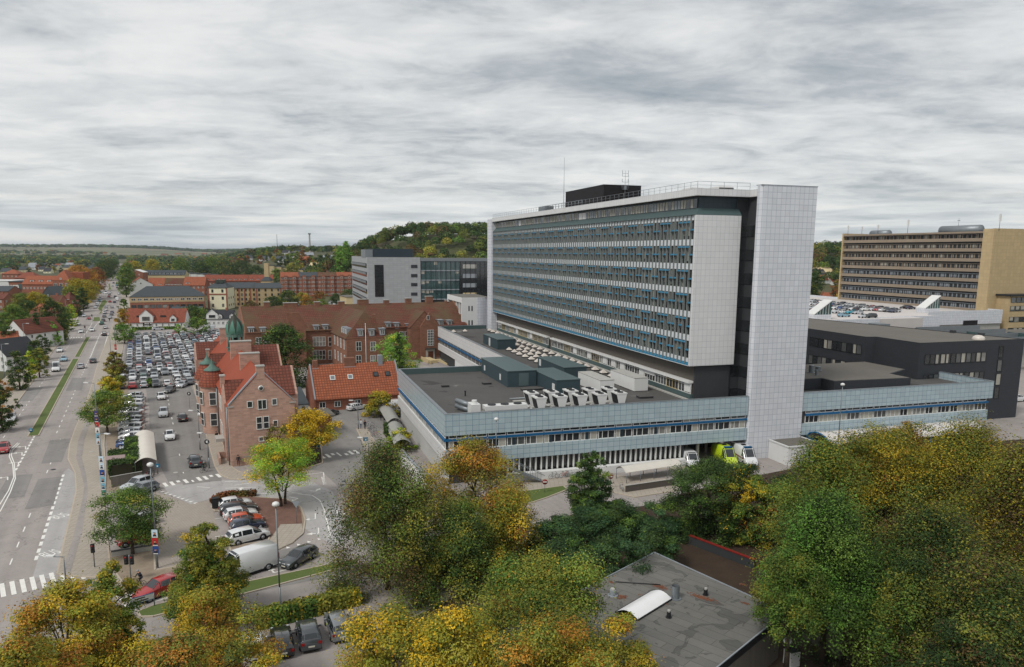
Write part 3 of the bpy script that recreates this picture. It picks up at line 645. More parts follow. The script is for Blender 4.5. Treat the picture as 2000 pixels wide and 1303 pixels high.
# ---------------------------------------------------------------- tower
tw = fthing('hospital_tower', 'high hospital ward block with grey fins, blue sunshades and a tall white slab', 'building', FH, 71, 150)
AF, BF, ZB, ZT = 62.6, 103.1, 15.1, 38.9; BE = 216.3; FLH = 3.77
sl_ = MB(); pts = []
x0, x1, y0, y1, rr = 71.45, 81.75, 99.35, 100.75, .6
for cxx, cyy, a0 in ((x1-.02,y0+.02,-90),(x1-.02,y1-.02,0),(x0+rr,y1-rr,90),(x0+rr,y0+rr,180)):
    k = 5 if cxx < 75 else 1; rad = rr if cxx < 75 else .02
    for i in range(k+1): A = radians(a0+90*i/k); pts.append((cxx+rad*cos(A), cyy+rad*sin(A)))
sl_.prism(pts, 0, 43.35); o = sl_.build('end_slab', M_['white_tile'], tw); o['label'] = 'tall white tiled end slab'
part(tw, 'slab_coping', M_['metal'], (71.5,81.8,99.3,100.8,43.352,43.42))
o = part(tw, 'end_wall', M_['pale_tile'], (AF,70.72,BF,BF+.5,ZB,ZT)); o['label'] = 'pale tiled end wall of the ward block'
part(tw, 'body', M_['black'], (AF+.55,70.6,BF+.5,BE,ZB+.02,ZT-.02), (70.6,80.5,104.2,BE,ZR,41.7), label='dark body wall in the recess')
part(tw, 'recess_wall', M_['dark_wall'], (70.3,72.4,103.95,104.2,9.4,41.7), (72.4,80.4,100.75,104.19,9.4,42.8))
for i in range(8):
    z = 35.6-i*FLH; part(tw, 'recess_window', M_['shade_glass'], (70.75,72.38,103.88,103.94,z,z+1.75), (72.32,72.39,100.85,103.87,z,z+1.75))
# top floor
part(tw, 'top_floor_wall', M_['dark_tile'], (63.6,70.6,104.0,BE,39.7,41.72))
sk = MB(); sk.ext([(AF-.05,BF-.02,ZT),(AF-.05,BE,ZT),(63.58,BE,39.95),(63.58,104.02,39.95)], (.02,.0,-.06)); sk.ext([(AF-.05,BF-.02,ZT),(70.75,BF-.02,ZT),(70.75,104.02,39.95),(63.58,104.02,39.95)], (0,.02,-.06)); sk.box(63.4,70.6,103.9,BE,ZT-.1,39.9)
sk.build('zinc_skirt', M_['lead'], tw)
n = 56; w = (BE-104.4)/n
for i in range(n):
    y0 = 104.4+i*w
    if i in (22, 23, 44): part(tw, 'blank_panel', M_['metal_white'], (63.45,63.6,y0+.1,y0+w-.1,39.98,41.3)); continue
    f_ = MB(); m_ = 2
    f_.box(63.45,63.6,y0+.02,y0+w-.02,39.98,41.4); f_.build('top_window', M_['shade_glass'], tw)
    k = RND.random()
    for q in (0, 1):
        c = MB(); u = y0+.15+q*w/2; l = 0 if RND.random() < .8 else .35
        c.ext([(63.44,u,41.35),(63.44,u+w/2-.3,41.35),(63.44,u+w/2-.3+l*.3,40.05),(63.44,u+l,40.05)], (-.02,0,0))
        if RND.random() < .85: c.build('blind', M_['curtain'] if RND.random() < .6 else M_['lead_trim'], tw)
part(tw, 'cornice', M_['pale_tile'], (62.3,62.7,102.75,BE,41.75,42.85), (62.7,72.3,102.75,103.15,41.75,42.85), (71.9,72.35,100.76,102.74,41.75,42.85))
part(tw, 'roof', M_['roof_grey'], (62.7,80.5,103.15,BE,41.73,42.3))
part(tw, 'far_slab', M_['white_tile'], (62.15,80.5,BE,220.8,0,42.6))
# facade
for i in range(7):
    z = ZT-.02-i*FLH; h = .8 if i == 0 else .95; zz0 = max(z-h if i == 0 else z-h+.0, ZB+.1)
    part(tw, 'spandrel', M_['spandrel'], (62.86,63.0,BF+.5,BE,zz0,z if i == 0 else z))
    if i < 6:
        part(tw, 'window_band', M_['shade_glass'], (63.04,63.14,BF+.5,BE,z-FLH+.001,zz0-.001))
        bl = MB()
        for j in range(178):
            if RND.random() < .62: y = BF+.55+j*.635; bl.box(63.01,63.035,y,y+.25+.3*RND.random(),z-FLH+.1+(1.2*RND.random() if RND.random() < .4 else 0),zz0-.1)
        _o = bl.build('blinds', mat('grey green blinds', lin(126,128,122), .9, .35, sc=.5), tw); _o['kind'] = 'stuff'
nb = 93; w = (BE-BF-.1)/nb
for i in range(nb+1):
    y = BF+.52+i*(BE-BF-.6)/nb
    part(tw, 'fin', M_['fin'], (AF,62.97,y-.05,y+.05,ZB+.3,ZT-.1))
sh = []
for i in range(nb):
    y = BF+.52+i*(BE-BF-.6)/nb; g = (nb-i) % 5
    for fl in range(7):
        zs = ZT-.02-fl*FLH-(.95 if fl == 0 else 1.05)
        if fl < 6 and i % 5 in (1, 2, 3)[:3] and fl < 6: sh.append((y, zs-.02))
        if fl < 6 and i % 5 in (0, 2, 4): sh.append((y, zs-1.22))
sh.sort(key=lambda s: s[0]); rest = MB()
for k, (y, z) in enumerate(sh):
    mb = MB() if k < 100 else rest
    mb.ext([(AF-.06,y+.08,z-.2),(AF-.06,y+w-.12,z-.2),(AF+.2,y+w-.12,z+.02),(AF+.2,y+.08,z+.02)], (0,0,-.04))
    if k < 100: mb.build('sunshade', M_['sky_blue'], tw)
o = rest.build('sunshades', M_['sky_blue'], tw); o['kind'] = 'stuff'
sk = MB()
for i in range(nb):
    y = BF+.52+i*(BE-BF-.6)/nb; sk.ext([(AF-.02,y+.05,ZB+.02),(AF-.02,y+w-.06,ZB+.02),(62.97,y+w-.06,ZB+.75),(62.97,y+.05,ZB+.75)], (.05,0,-.05))
sk.build('blue_sill', M_['sky_blue'], tw)
part(tw, 'soffit', M_['metal_white'], (AF-.02,AF+.1,BF+.5,BE,ZB-.04,ZB+.04))
# base under the overhang
part(tw, 'base_wall', M_['brown_base'], (63.9,64.2,103.9,BE,9.4,ZB)); part(tw, 'base_end_wall', M_['dark_wall'], (63.9,70.3,103.6,103.9,9.4,ZB+.0))
part(tw, 'window_ledge', M_['concrete'], (62.7,63.2,103.6,BE,ZR,ZR+.22)); 
for (y0, y1) in ((103.9,168.0),(170.2,214)):
    part(tw, 'fascia', M_['metal_white'], (63.0,63.88,y0,y1,12.15,12.5))
    part(tw, 'sill_panel', M_['lead'], (63.3,63.88,y0,y1,ZR+.22,10.35))
    n = int((y1-y0)/3.9); w = (y1-y0)/n
    for i in range(n):
        y = y0+i*w; k = RND.random()
        fo = window(tw, 'base_window', y+.05, y+w-.05, 10.36, 12.14, 63.6, 'b', mull=(.25,.5,.75), rails=(.8,), fm=M_['beige'] if k < .3 else M_['trim'])
        if k > .45: part(tw, 'roller_blind', M_['metal_white'], (63.42,63.46,y+.1,y+w*(.5 if k < .8 else .97),10.6 if k < .8 else 11.4,12.1))
# railing, penthouse, masts
for k, (p, q) in enumerate((((62.6,103.1),(62.6,148.6)), ((62.6,148.6),(62.6,172)), ((62.6,172),(62.6,216)), ((62.6,103.1),(72.0,103.1)))):
    r = MB(); p = Vector((*p, 42.85)); q = Vector((*q, 42.85)); n = max(2, int((q-p).length/1.9)); up = Vector((0,0,1.05))
    rad = .028 if k != 1 else .06
    r.tube(p+up, q+up, rad*1.0, n=5); r.tube(p+up*.5, q+up*.5, rad*.7, n=4)
    for i in range(n+1): c = p+(q-p)*i/n; r.tube(c, c+up, rad*1.1, n=5)
    r.build('railing', M_['metal'], tw)
part(tw, 'penthouse', M_['black'], (68,76.9,149.7,171.7,42.3,47.3)); part(tw, 'penthouse_roof', M_['dark_metal'], (67.95,76.95,149.65,171.75,47.3,47.4))
for nm, x, y, h, lb in (('radio_mast',67.6,171.9,55.5,'thin whip aerial at the far end of the black penthouse'),('radio_mast',72.9,149.4,50.4,'aerial mast with side arms before the black penthouse'),('radio_mast',74.2,150.4,49.5,'short rod aerial on the black penthouse')):
    t = fthing(nm, lb, 'aerial', FH, x, y, 42.3); r = MB(); r.tube((x,y,42.3), (x,y,h), .07, .03, n=5); r.build('pole', M_['metal'], t)
    if 'arms' in lb:
        r = MB()
        for z in (46.5,48.0,49.2,49.8): r.tube((x-.7,y,z),(x+.7,y,z),.04,n=4); r.tube((x-.7,y,z),(x-.7,y,z+.7),.04,n=4); r.tube((x+.7,y,z),(x+.7,y,z+.7),.04,n=4)
        r.box(x-.25,x+.25,y-.25,y+.25,46.4,47.2); r.build('arms', M_['metal'], t)
for i, (x, y, lb) in enumerate(((64.5,108.0,'left of two flat cooling units at the near roof edge'),(67.4,104.6,'right of two flat cooling units at the near roof edge'))):
    t = fthing('cooling_unit', lb, 'cooling unit', FH, x, y, 42.3); b = box(x,x+2.6,y,y+3.0,42.6,43.35); b.box(x+.2,x+2.4,y+.2,y+2.8,43.35,43.45); b.build('casing', M_['metal_white'], t)
    part(t, 'grille', M_['dark_metal'], (x-.03,x+2.62,y-.04,y,42.75,43.2)); part(t, 'feet', M_['metal'], (x,x+.2,y,y+3,42.3,42.6), (x+2.4,x+2.6,y,y+3,42.3,42.6))
t = fthing('cooling_unit', 'grey ventilation box left of the black penthouse on the tower roof', 'cooling unit', FH, 65, 176, 42.3); part(t, 'casing', M_['metal'], (64,66.2,175,180,42.8,44.2)); part(t, 'feet', M_['metal'], (64.1,66.1,175.1,175.4,42.3,42.8), (64.1,66.1,179.5,179.8,42.3,42.8))
# ---------------------------------------------------------------- on the podium roof
def shed(a0, a1, b0, b1, h, label, door=None, doorf=None, louv=()):
    t = fthing('plant_room', label, 'plant room', FH, (a0+a1)/2, (b0+b1)/2, ZR, 'slate green plant rooms on the podium roof')
    part(t, 'wall', M_['shed'], (a0,a1,b0,b1,ZR,ZR+h)); part(t, 'roof', M_['shed_roof'], (a0-.1,a1+.1,b0-.1,b1+.1,ZR+h,ZR+h+.1))
    if door: part(t, 'door', M_['metal_white'], (a0-.04,a0,door[0],door[1],ZR+door[2],ZR+door[3]))
    if doorf: part(t, 'double_door', M_['shed_roof'], (doorf[0],doorf[1],b0-.05,b0,ZR+.15,ZR+2.4))
    for l in louv: part(t, 'louvre', M_['metal_white'], (a0-.04,a0,l[0],l[1],ZR+l[2],ZR+l[3]))
    return t
shed(51.1,55.7,172.3,185.5,2.4,'far green plant room with a white door among the skylights', door=(178.8,180.1,.1,2.1))
shed(38.3,43.7,122.9,140.5,2.8,'largest green plant room, standing left of the others',doorf=(40.4,42.2),louv=((137.5,138.4,.7,1.7),(127.0,127.8,.6,1.7)))
shed(43.9,48.2,113.6,126.5,2.5,'green plant room nearest the cooling units', door=(114.3,115.5,.1,1.8))
shed(50.2,54.7,126.0,140.5,2.5,'green plant room behind the white containers',door=(138.6,139.6,1.0,2.3))
for a0, b0, lb in ((51.4,112.6,'left of the two white containers on the podium roof'),(58.0,113.0,'right of the two white containers, beside the tower base')):
    t = fthing('storage_container', lb, 'container', FH, a0+1.3, b0+5, ZR, 'white containers on the podium roof')
    part(t, 'body', M_['white_wall'], (a0,a0+2.6,b0,b0+9.6,ZR+.1,ZR+2.3)); part(t, 'roof', M_['concrete'], (a0-.04,a0+2.64,b0-.04,b0+9.64,ZR+2.3,ZR+2.38)); part(t, 'feet', M_['dark_metal'], (a0,a0+2.6,b0+.2,b0+.5,ZR,ZR+.1),(a0,a0+2.6,b0+9,b0+9.3,ZR,ZR+.1))
    for i in range(8): part(t, 'roof_rib', M_['metal_white'], (a0,a0+2.6,b0+.6+i*1.15,b0+.68+i*1.15,ZR+2.38,ZR+2.42))
# v-shaped coolers
def cooler(a, b):
    t = fthing('roof_cooler', 'x', 'cooling unit', FH, a, b, ZR, 'white V shaped coolers in pairs along the front parapet')
    m = MB(); m.ext([(a-.85,b,ZR+1.95),(a+.85,b,ZR+1.95),(a+.45,b,ZR+.35),(a-.45,b,ZR+.35)], (0,.1,0)); m.ext([(a-.85,b+2.3,ZR+1.95),(a+.85,b+2.3,ZR+1.95),(a+.45,b+2.3,ZR+.35),(a-.45,b+2.3,ZR+.35)], (0,.1,0)); m.box(a-.9,a+.9,b-.03,b+2.43,ZR+1.95,ZR+2.15); m.build('casing', M_['metal_white'], t)
    for s in (-1, 1):
        g = MB(); g.ext([(a+s*.8,b+.1,ZR+1.93),(a+s*.8,b+2.3,ZR+1.93),(a+s*.45,b+2.3,ZR+.4),(a+s*.45,b+.1,ZR+.4)], (-s*.08,0,0)); g.build('coil', M_['dark_metal'], t)
    for y in (b+.65, b+1.75): MB().cyl(a, y, ZR+2.15, ZR+2.28, .46, n=14).build('fan', M_['dark_metal'], t)
    m = MB(); m.box(a-.95,a-.8,b-.3,b+2.6,ZR,ZR+.15); m.box(a+.8,a+.95,b-.3,b+2.6,ZR,ZR+.15); m.box(a-.9,a+.9,b,b+.15,ZR+.15,ZR+.35); m.box(a-.9,a+.9,b+2.2,b+2.35,ZR+.15,ZR+.35); m.build('frame', M_['metal_white'], t)
    return t
for i in range(5):
    for j in range(2):
        t = cooler(37.2+i*3.3, 102.2+j*3.7)
        t['label'] = ('front' if j == 0 else 'rear')+' V shaped cooler of the '+('leftmost','second from left','middle','second from right','rightmost')[i]+' pair'
t = fthing('air_cooler', 'long low white air cooler with three fans left of the V coolers', 'cooling unit', FH, 31, 103, ZR)
part(t, 'casing', M_['metal_white'], (28.4,34.9,101.9,103.6,ZR+.7,ZR+1.35)); 
for x in (29.6,31.6,33.6): MB().cyl(x, 102.75, ZR+1.35, ZR+1.48, .62, n=14).build('fan', M_['dark_metal'], t)
for x in (28.6,31.5,34.6): part(t, 'leg', M_['metal_white'], (x,x+.12,101.95,103.55,ZR,ZR+.7))
t = fthing('air_handler', 'white air handling box with two fat silver pipes at the podium roof corner', 'ventilation unit', FH, 26.6, 103, ZR)
part(t, 'casing', M_['metal_white'], (26.3,27.7,102.0,104.2,ZR,ZR+1.7)); MB().cyl(27.0, 102.9, ZR+1.7, ZR+2.2, .4, n=12).build('cowl', M_['metal_white'], t)
for z in (.55, 1.35): m = MB(); m.tube((26.4,104.2,ZR+z), (25.4,107.4,ZR+z), .36, n=12); m.build('pipe', M_['metal'], t)
# rooflights: pyramids in rows beside the tower
def pyramid():
    t = fthing('rooflight', 'x', 'skylight', FH, 0, 0, 0, 'small pyramid rooflights in rows beside the tower')
    m = MB(); m.add([(-.8,-.8,.25),(.8,-.8,.25),(.8,.8,.25),(-.8,.8,.25),(0,0,1.0)], [(0,1,4),(1,2,4),(2,3,4),(3,0,4)]); m.build('glazing', mat('opal rooflight', lin(205,196,186), .35, .08, spec=.6), t)
    part(t, 'upstand', M_['dark_metal'], (-.88,.88,-.88,.88,0,.25)); return t
py = pyramid(); first = True
rows = []
for c, a in enumerate((60.9, 57.9, 55.6, 53.3)):
    for r in range(22):
        b = 128+r*4.1+(c % 2)*.9
        if c > 0 and (b < 144 or b > 200): continue
        if c >= 2 and (a-.9 < 55.8 and 170.5 < b < 187): continue
        if c == 3 and b > 172 or b > 216: continue
        if c == 2 and r % 6 == 5: continue
        rows.append((c, r, a+(RND.random()-.5)*.2, b))
ordn = ('first','second','third','fourth','fifth','sixth','seventh','eighth','ninth','tenth','eleventh','twelfth','thirteenth','fourteenth','fifteenth','sixteenth','seventeenth','eighteenth','nineteenth','twentieth','twenty-first','twenty-second','twenty-third','twenty-fourth','twenty-fifth','twenty-sixth','twenty-seventh','twenty-eighth','twenty-ninth','thirtieth')
cnt = {}
for c, r, a, b in rows:
    cnt[c] = cnt.get(c, 0)+1
    lb = 'pyramid rooflight, '+ordn[cnt[c]-1]+' from the near end of the '+('row against the tower','second row from the tower','third row from the tower','outermost row')[c]
    o = py if first else copy_thing(py, None, (0,0,0)); first = False
    o.scale = (.82,.82,.9); o.location = FH.w(a, b, ZR); o.rotation_euler = (0,0,radians(17.65)); o['label'] = lb
for i, (a, b) in enumerate(((49.6,213),(53.2,213.5))):
    o = copy_thing(py, ('left' if i == 0 else 'right')+' of two lone pyramid rooflights at the far podium parapet', FH.w(a, b, ZR), 17.65)
for a, b, w_, l_, lb in ((27.8,126.2,1.3,.7,'small black roof hatch left of the middle of the podium roof'),(35.6,127.0,1.5,1.2,'black roof hatch beside the largest green plant room'),(41.6,119.2,3.8,1.3,'low black duct box before the largest plant room'),(57.2,107.6,2.4,1.4,'black roof hatch before the right container'),(55.5,123.4,1.4,1.0,'small black hatch behind the right container')):
    t = fthing('roof_hatch', lb, 'roof hatch', FH, a, b, ZR); part(t, 'upstand', M_['dark_wall'], (a-w_/2,a+w_/2,b-l_/2,b+l_/2,ZR,ZR+.3)); part(t, 'lid', M_['roof_felt'], (a-w_/2-.06,a+w_/2+.06,b-l_/2-.06,b+l_/2+.06,ZR+.3,ZR+.38))
t = fthing('roof_vent', 'lone black vent pipe in the middle of the podium roof', 'vent', FH, 29.2, 117.2, ZR); MB().cyl(29.2,117.2,ZR,ZR+.8,.12,n=8).build('pipe', M_['dark_metal'], t); MB().cyl(29.2,117.2,ZR+.8,ZR+.9,.2,n=8).build('cap', M_['dark_metal'], t)
t = fthing('pipe_run', 'pale pipes and walkway laid behind the coolers on the podium roof', 'pipework', FH, 43, 110, ZR); part(t, 'walkway', M_['concrete'], (35.4,51.8,105.5,105.9,ZR,ZR+.12), (35.4,51.8,110.1,110.9,ZR,ZR+.14)); m = MB(); m.tube((35,111.2,ZR+.35),(52,111.2,ZR+.35),.14,n=8); m.tube((46.4,111.2,ZR+.35),(43.6,113.2,ZR+.5),.12,n=8); m.build('pipe', M_['metal'], t)
# ================================================================== black extension, parking deck, yellow block (grid FH)
bk = fthing('black_building', 'three storey black clad hospital extension behind the low blue wing', 'building', FH, 130, 125)
zt = 16.1; poly = [(117.4,111),(144.2,111),(133.5,163),(110,163),(115.1,140),(115.1,122.3),(117.4,122.0)]
m = MB(); m.prism(poly, 0, zt); m.build('wall', M_['black_wall'], bk)
m = MB(); m.prism([(117.7,111.3),(143.8,111.3),(133.2,162.7),(110.3,162.7),(115.4,140),(115.4,122.6),(117.7,122.3)], zt, zt+.03); m.build('roof', M_['roof_grey'], bk)
m = MB()
for p, q in zip(poly, poly[1:]+poly[:1]):
    d = Vector((q[0]-p[0], q[1]-p[1], 0)); nr = Vector((-d.y, d.x, 0)).normalized()*.28; P0 = Vector((*p, zt)); P1 = Vector((*q, zt)); m.ext([P0, P1, P1+nr, P0+nr], (0,0,.12))
m.build('roof_edge', M_['dark_metal'], bk)
def strip(parent, fr_a0, fr_a1, y, z0, z1, n, axis='a', face=-1, pal=.3, name='window'):
    w = (fr_a1-fr_a0)/n
    for i in range(n):
        window(parent, name, fr_a0+i*w+.02, fr_a0+(i+1)*w-.02, z0, z1, y, axis, face, fw=.07, fm=M_['dark_metal'], blind=((.1,.5+.4*RND.random(),.0) if RND.random() < pal else None))
a = FH.atb(1806, 700, 111).x; a2 = FH.atb(1925, 700, 111).x
strip(bk, a, a2, 111, 12.0, 13.9, 12); strip(bk, a, a2, 111, 8.1, 10.0, 12)
strip(bk, 123.2, 139, 115.1, 12.4, 14.4, 11, 'b', pal=.15); strip(bk, 123.2, 139, 115.1, 8.4, 10.4, 11, 'b', pal=.25)
for z in (4.2, 7.0, 9.8, 12.6): window(bk, 'window', 137.6, 138.9, z, z+2.4, 111, 'a', fm=M_['dark_metal'], blind=(0,1,.0) if z in (7.0,) else None)
m = MB(); m.lathe(134.6, 113.2, [(1.15,zt),(1.15,zt+.3),(1.0,zt+.6),(.6,zt+.85),(0,zt+.95)], 16); m.build('dome_light', mat('opal rooflight', (0,0,0)), bk)
for a_, b_ in ((140,124),(141,118)): part(bk, 'roof_box', M_['dark_wall'], (a_,a_+.9,b_,b_+.9,zt,zt+.6))
# low black box on the wing roof
t = fthing('black_annex', 'low black box with a grey flat roof standing on the wing roof', 'building', FH, 98, 106, 8.8)
m = MB(); m.prism([(92,104.2),(108,103.4),(108,108),(115,111.5),(115,122),(84,122),(84,107.4),(92,107.4)], 8.9, 11.1); m.build('wall', M_['black_wall'], t)
m = MB(); m.prism([(92.2,104.4),(107.8,103.6),(107.8,108.2),(114.8,111.7),(114.8,121.8),(84.2,121.8),(84.2,107.6),(92.2,107.6)], 11.1, 11.16); m.build('roof', M_['roof_grey'], t)
for i, (x, y, r, h) in enumerate(((87.2,112,.5,1.3),(90.5,113.4,.45,.7),(94.4,113,.5,1.4),(97.2,114.6,.5,.8),(93.2,110.2,.25,1.0))):
    v_ = fthing('roof_vent', 'silver roof vent on the black annex, '+('leftmost','second from left','tall middle one','rightmost','small front one')[i], 'vent', FH, x, y, 11.16, 'silver vents on the black annex')
    MB().cyl(x,y,11.16,11.16+h,r,n=10).build('drum', M_['metal'], v_); MB().cyl(x,y,11.16,11.26,r*1.5,n=10).build('collar', M_['metal'], v_)
# parking deck
DZ = 11.2
dk = fthing('parking_deck', 'white tiled parking house with cars on its open top deck', 'parking house', FH, 220, 240)
m = MB(); m.prism([(150,202),(214,202),(214,207),(226,207),(226,212),(262,222),(262,330),(150,330)], 0, DZ); m.build('deck', mat('pale concrete deck', lin(196,190,186), .9, .08, sc=.1), dk)
part(dk, 'parapet', M_['white_tile'], (150,195,201.6,201.99,6,DZ+.2), (195,226,206.0,206.4,5.5,DZ+.25), (261.6,262,222,330,DZ,DZ+.9))
part(dk, 'parapet', M_['white_tile'], (226,262,211.4,211.8,7.4,DZ+1.3), (261.6,262,211.8,222,7.4,DZ+1.3))
part(dk, 'opening', M_['black'], (243,250,211.35,211.39,7.0,8.8)); part(dk, 'undercroft', M_['concrete'], (226,262,211.9,221.9,0,DZ-.01))
def stairhead(a0, b0, lb):
    t = fthing('stair_head', lb, 'stair head', FH, a0+3, b0+3, DZ, 'wedge shaped stair heads on the parking deck')
    part(t, 'base', M_['white_tile'], (a0,a0+7,b0,b0+4,DZ-3,DZ+1.6))
    m = MB(); m.ext([(a0,b0-.1,DZ+1.6),(a0,b0+4.1,DZ+1.6),(a0+7,b0+4.1,DZ+6.2),(a0+7,b0-.1,DZ+6.2)], (0,0,.25)); m.build('sloping_roof', M_['metal_white'], t)
    m = MB(); m.ext([(a0,b0,DZ+1.6),(a0+6.8,b0,DZ+1.6),(a0+6.8,b0,DZ+6.0)], (0,.06,0)); m.ext([(a0+6.8,b0,DZ+1.6),(a0+6.8,b0+4,DZ+1.6),(a0+6.8,b0+4,DZ+6.0),(a0+6.8,b0,DZ+6.0)], (.05,0,0)); m.build('glazing', M_['pane_teal'], t)
    for i in range(1, 6): x = a0+i*1.15; part(t, 'mullion', M_['metal_white'], (x,x+.12,b0-.06,b0,DZ+1.6,DZ+1.6+4.4*(x-a0)/6.8))
p_ = FH.z(1590, 615, DZ+1.6); stairhead(p_.x, p_.y, 'left wedge shaped stair head by the white slab')
p_ = FH.z(1788, 599.5, DZ+1.8); stairhead(p_.x-1.5, p_.y-6, 'right wedge shaped stair head near the yellow block')
t = fthing('silver_duct', 'silver ventilation box in front of the parking deck parapet', 'ventilation unit', FH, 190, 196); 
p_ = FH.atb(1718, 640, 192); part(t, 'box', M_['metal'], (p_.x,p_.x+4.2,192,197,5,DZ-.6)); part(t, 'duct', M_['lead'], (p_.x+3,p_.x+8,188,191,4.5,6.8)); part(t, 'base', M_['concrete'], (p_.x-6,p_.x+9,186,199,0,5.0))
# lower roofs with saw-tooth lights
t = fthing('sawtooth_roof_building', 'low grey building with rows of sawtooth rooflights behind the black building', 'building', FH, 200, 190)
part(t, 'wall', M_['concrete'], (138,262,165,200,0,6.4)); part(t, 'roof', M_['roof_grey'], (138.2,261.8,165.2,199.8,6.4,6.45))
for i in range(7):
    x = 176+i*12; y = 196-i*4.4
    m = MB(); m.ext([(x,y-8,6.45),(x,y-8,8.6),(x+3.2,y-8,6.45)], (0,8+0*i,0)); m.ext([(x,y-10,6.45),(x,y-10,8.2),(x+2.8,y-10,6.45)], (0,-10,0)); m.build('sawtooth_light', M_['lead'], t)
    part(t, 'glazing', M_['pane_teal'], (x-.06,x,y-7.9,y-.1,6.8,8.4))
for i in range(5):
    p_ = FH.z(1800+i*46, 640+i*7.2, 8.5); L_ = 26
    m = MB(); m.ext([(p_.x-2,p_.y,6.45),(p_.x+L_,p_.y,6.45),(p_.x+L_,p_.y,8.7),(p_.x-2,p_.y,8.7)], (0,.2,0)); m.ext([(p_.x-2,p_.y+.2,8.7),(p_.x+L_,p_.y+.2,8.7),(p_.x+L_,p_.y+3.4,6.45),(p_.x-2,p_.y+3.4,6.45)], (0,0,-.1)); m.build('rooflight', M_['metal'], t)
# big yellow brick ward block
ye = fthing('yellow_ward_block', 'nine storey ward block with brown balcony bands and yellow brick end wall, far right', 'building', FH, 265, 260)
YA, Y0, Y1 = 261.0, 218.0, 297.0; FP = (42.4-5)/9.6
part(ye, 'core', M_['dark_wall'], (YA+1.2,YA+13,Y0+.5,Y1,0,41.6)); part(ye, 'roof', M_['roof_grey'], (YA+.2,YA+14,Y0,Y1,41.6,42.0))
part(ye, 'end_wall', M_['brick_yellow'], (YA-.3,YA+24,Y0-.5,Y0,0,42.9), (YA-.3,YA+.3,Y0,Y0+4.0,0,42.8)); part(ye, 'end_wall', M_['brick_yellow'], (YA-.2,YA+14,Y1-.4,Y1+.4,0,42.6))
mbb = mat('stained concrete balcony', lin(142,128,112), .9, .14, sc=.15, streak=.3)
for k in range(10):
    z = 41.6-k*3.9
    part(ye, 'balcony_band', mbb, (YA,YA+.25,Y0+4,Y1-.4,z-3.5,z-2.2)); part(ye, 'balcony_slab', M_['dark_metal'], (YA+.25,YA+1.2,Y0+4,Y1-.4,z-3.4,z-3.2))
    part(ye, 'shade_rail', M_['dark_metal'], (YA-.05,YA+.05,Y0+4,Y1-.4,z-.75,z-.55))
    gl = MB(); bl = MB(); wl = MB()
    for i in range(36):
        y = Y0+4.2+i*2.06; wl.box(YA+1.0,YA+1.2,y+1.5,y+2.0,z-2.2,z-.3)
        if RND.random() < .55: bl.box(YA+1.05,YA+1.15,y+.1+RND.random(),y+.9+RND.random()*.5,z-2.1,z-.4)
    wl.box(YA+.9,YA+1.15,Y0+4,Y1-.5,z-.55,z-.25)
    wl.build('pier', M_['lead_trim'] if k > 3 else mbb, ye); o = bl.build('curtains', M_['curtain'] if k < 4 else M_['lead_trim'], ye)
    for o2 in kids(ye)[-0:] if False else []: pass
    o['kind'] = 'stuff'
part(ye, 'cornice', mbb, (YA-.1,YA+.4,Y0+4,Y1-.4,41.3,42.0))
m = MB(); m.tube((YA+3,Y0+8,42.6),(YA+3,Y0+26,42.6),2.0,n=14); m.build('barrel_plant_roof', M_['metal'], ye); m = MB(); m.tube((YA+4,Y1-24,42.0),(YA+4,Y1-14,42.0),1.8,n=14); m.build('barrel_plant_roof', M_['metal'], ye)
for i, (px_, h, lb) in enumerate(((1655,4.5,'leftmost aerial on the yellow ward block'),(1682,3.8,'thin aerial second from left on the yellow ward block'),(1713,4.2,'white panel aerial on the yellow ward block roof'),(1771,6.0,'tall aerial mast midway on the yellow ward block'),(1869,5.5,'thin spiked aerial on the yellow ward block'),(1949,6.5,'aerial above the corner of the yellow brick end wall'))):
    q = FH.ata(px_, 470, YA+2.0); t = fthing('aerial_mast', lb, 'aerial', FH, q.x, q.y, 42.0); m = MB(); m.tube((q.x,q.y,42),(q.x,q.y,42+h),.1,.05,n=5); m.build('pole', M_['metal'], t)
    m = MB(); m.box(q.x-.3,q.x+.3,q.y-.3,q.y+.3,42+h*.55,42+h*.95) if i != 4 else m.box(q.x-.7,q.x+.7,q.y-.04,q.y+.04,42+h*.8,42+h*.84); m.build('panel', M_['metal_white'] if i != 4 else M_['metal'], t)
yl = fthing('yellow_office', 'low yellow brick building with long window bands at the right edge', 'building', FH, 285, 214)
q = FH.atb(1971, 600, 212); x0 = q.x
part(yl, 'wall', M_['brick_yellow'], (x0,x0+40,212,228,0,17.5)); part(yl, 'roof', M_['dark_metal'], (x0-.8,x0+40,211,228.5,17.5,18.1))
for z in (3.4,7.6,11.8,15.0)[0:4]: 
    for i in range(8): window(yl, 'window', x0+.6+i*2.6, x0+3.0+i*2.6, z, z+2.0, 212, 'a', fm=M_['dark_metal'], blind=(.1,.8,.3) if RND.random() > .5 else None)
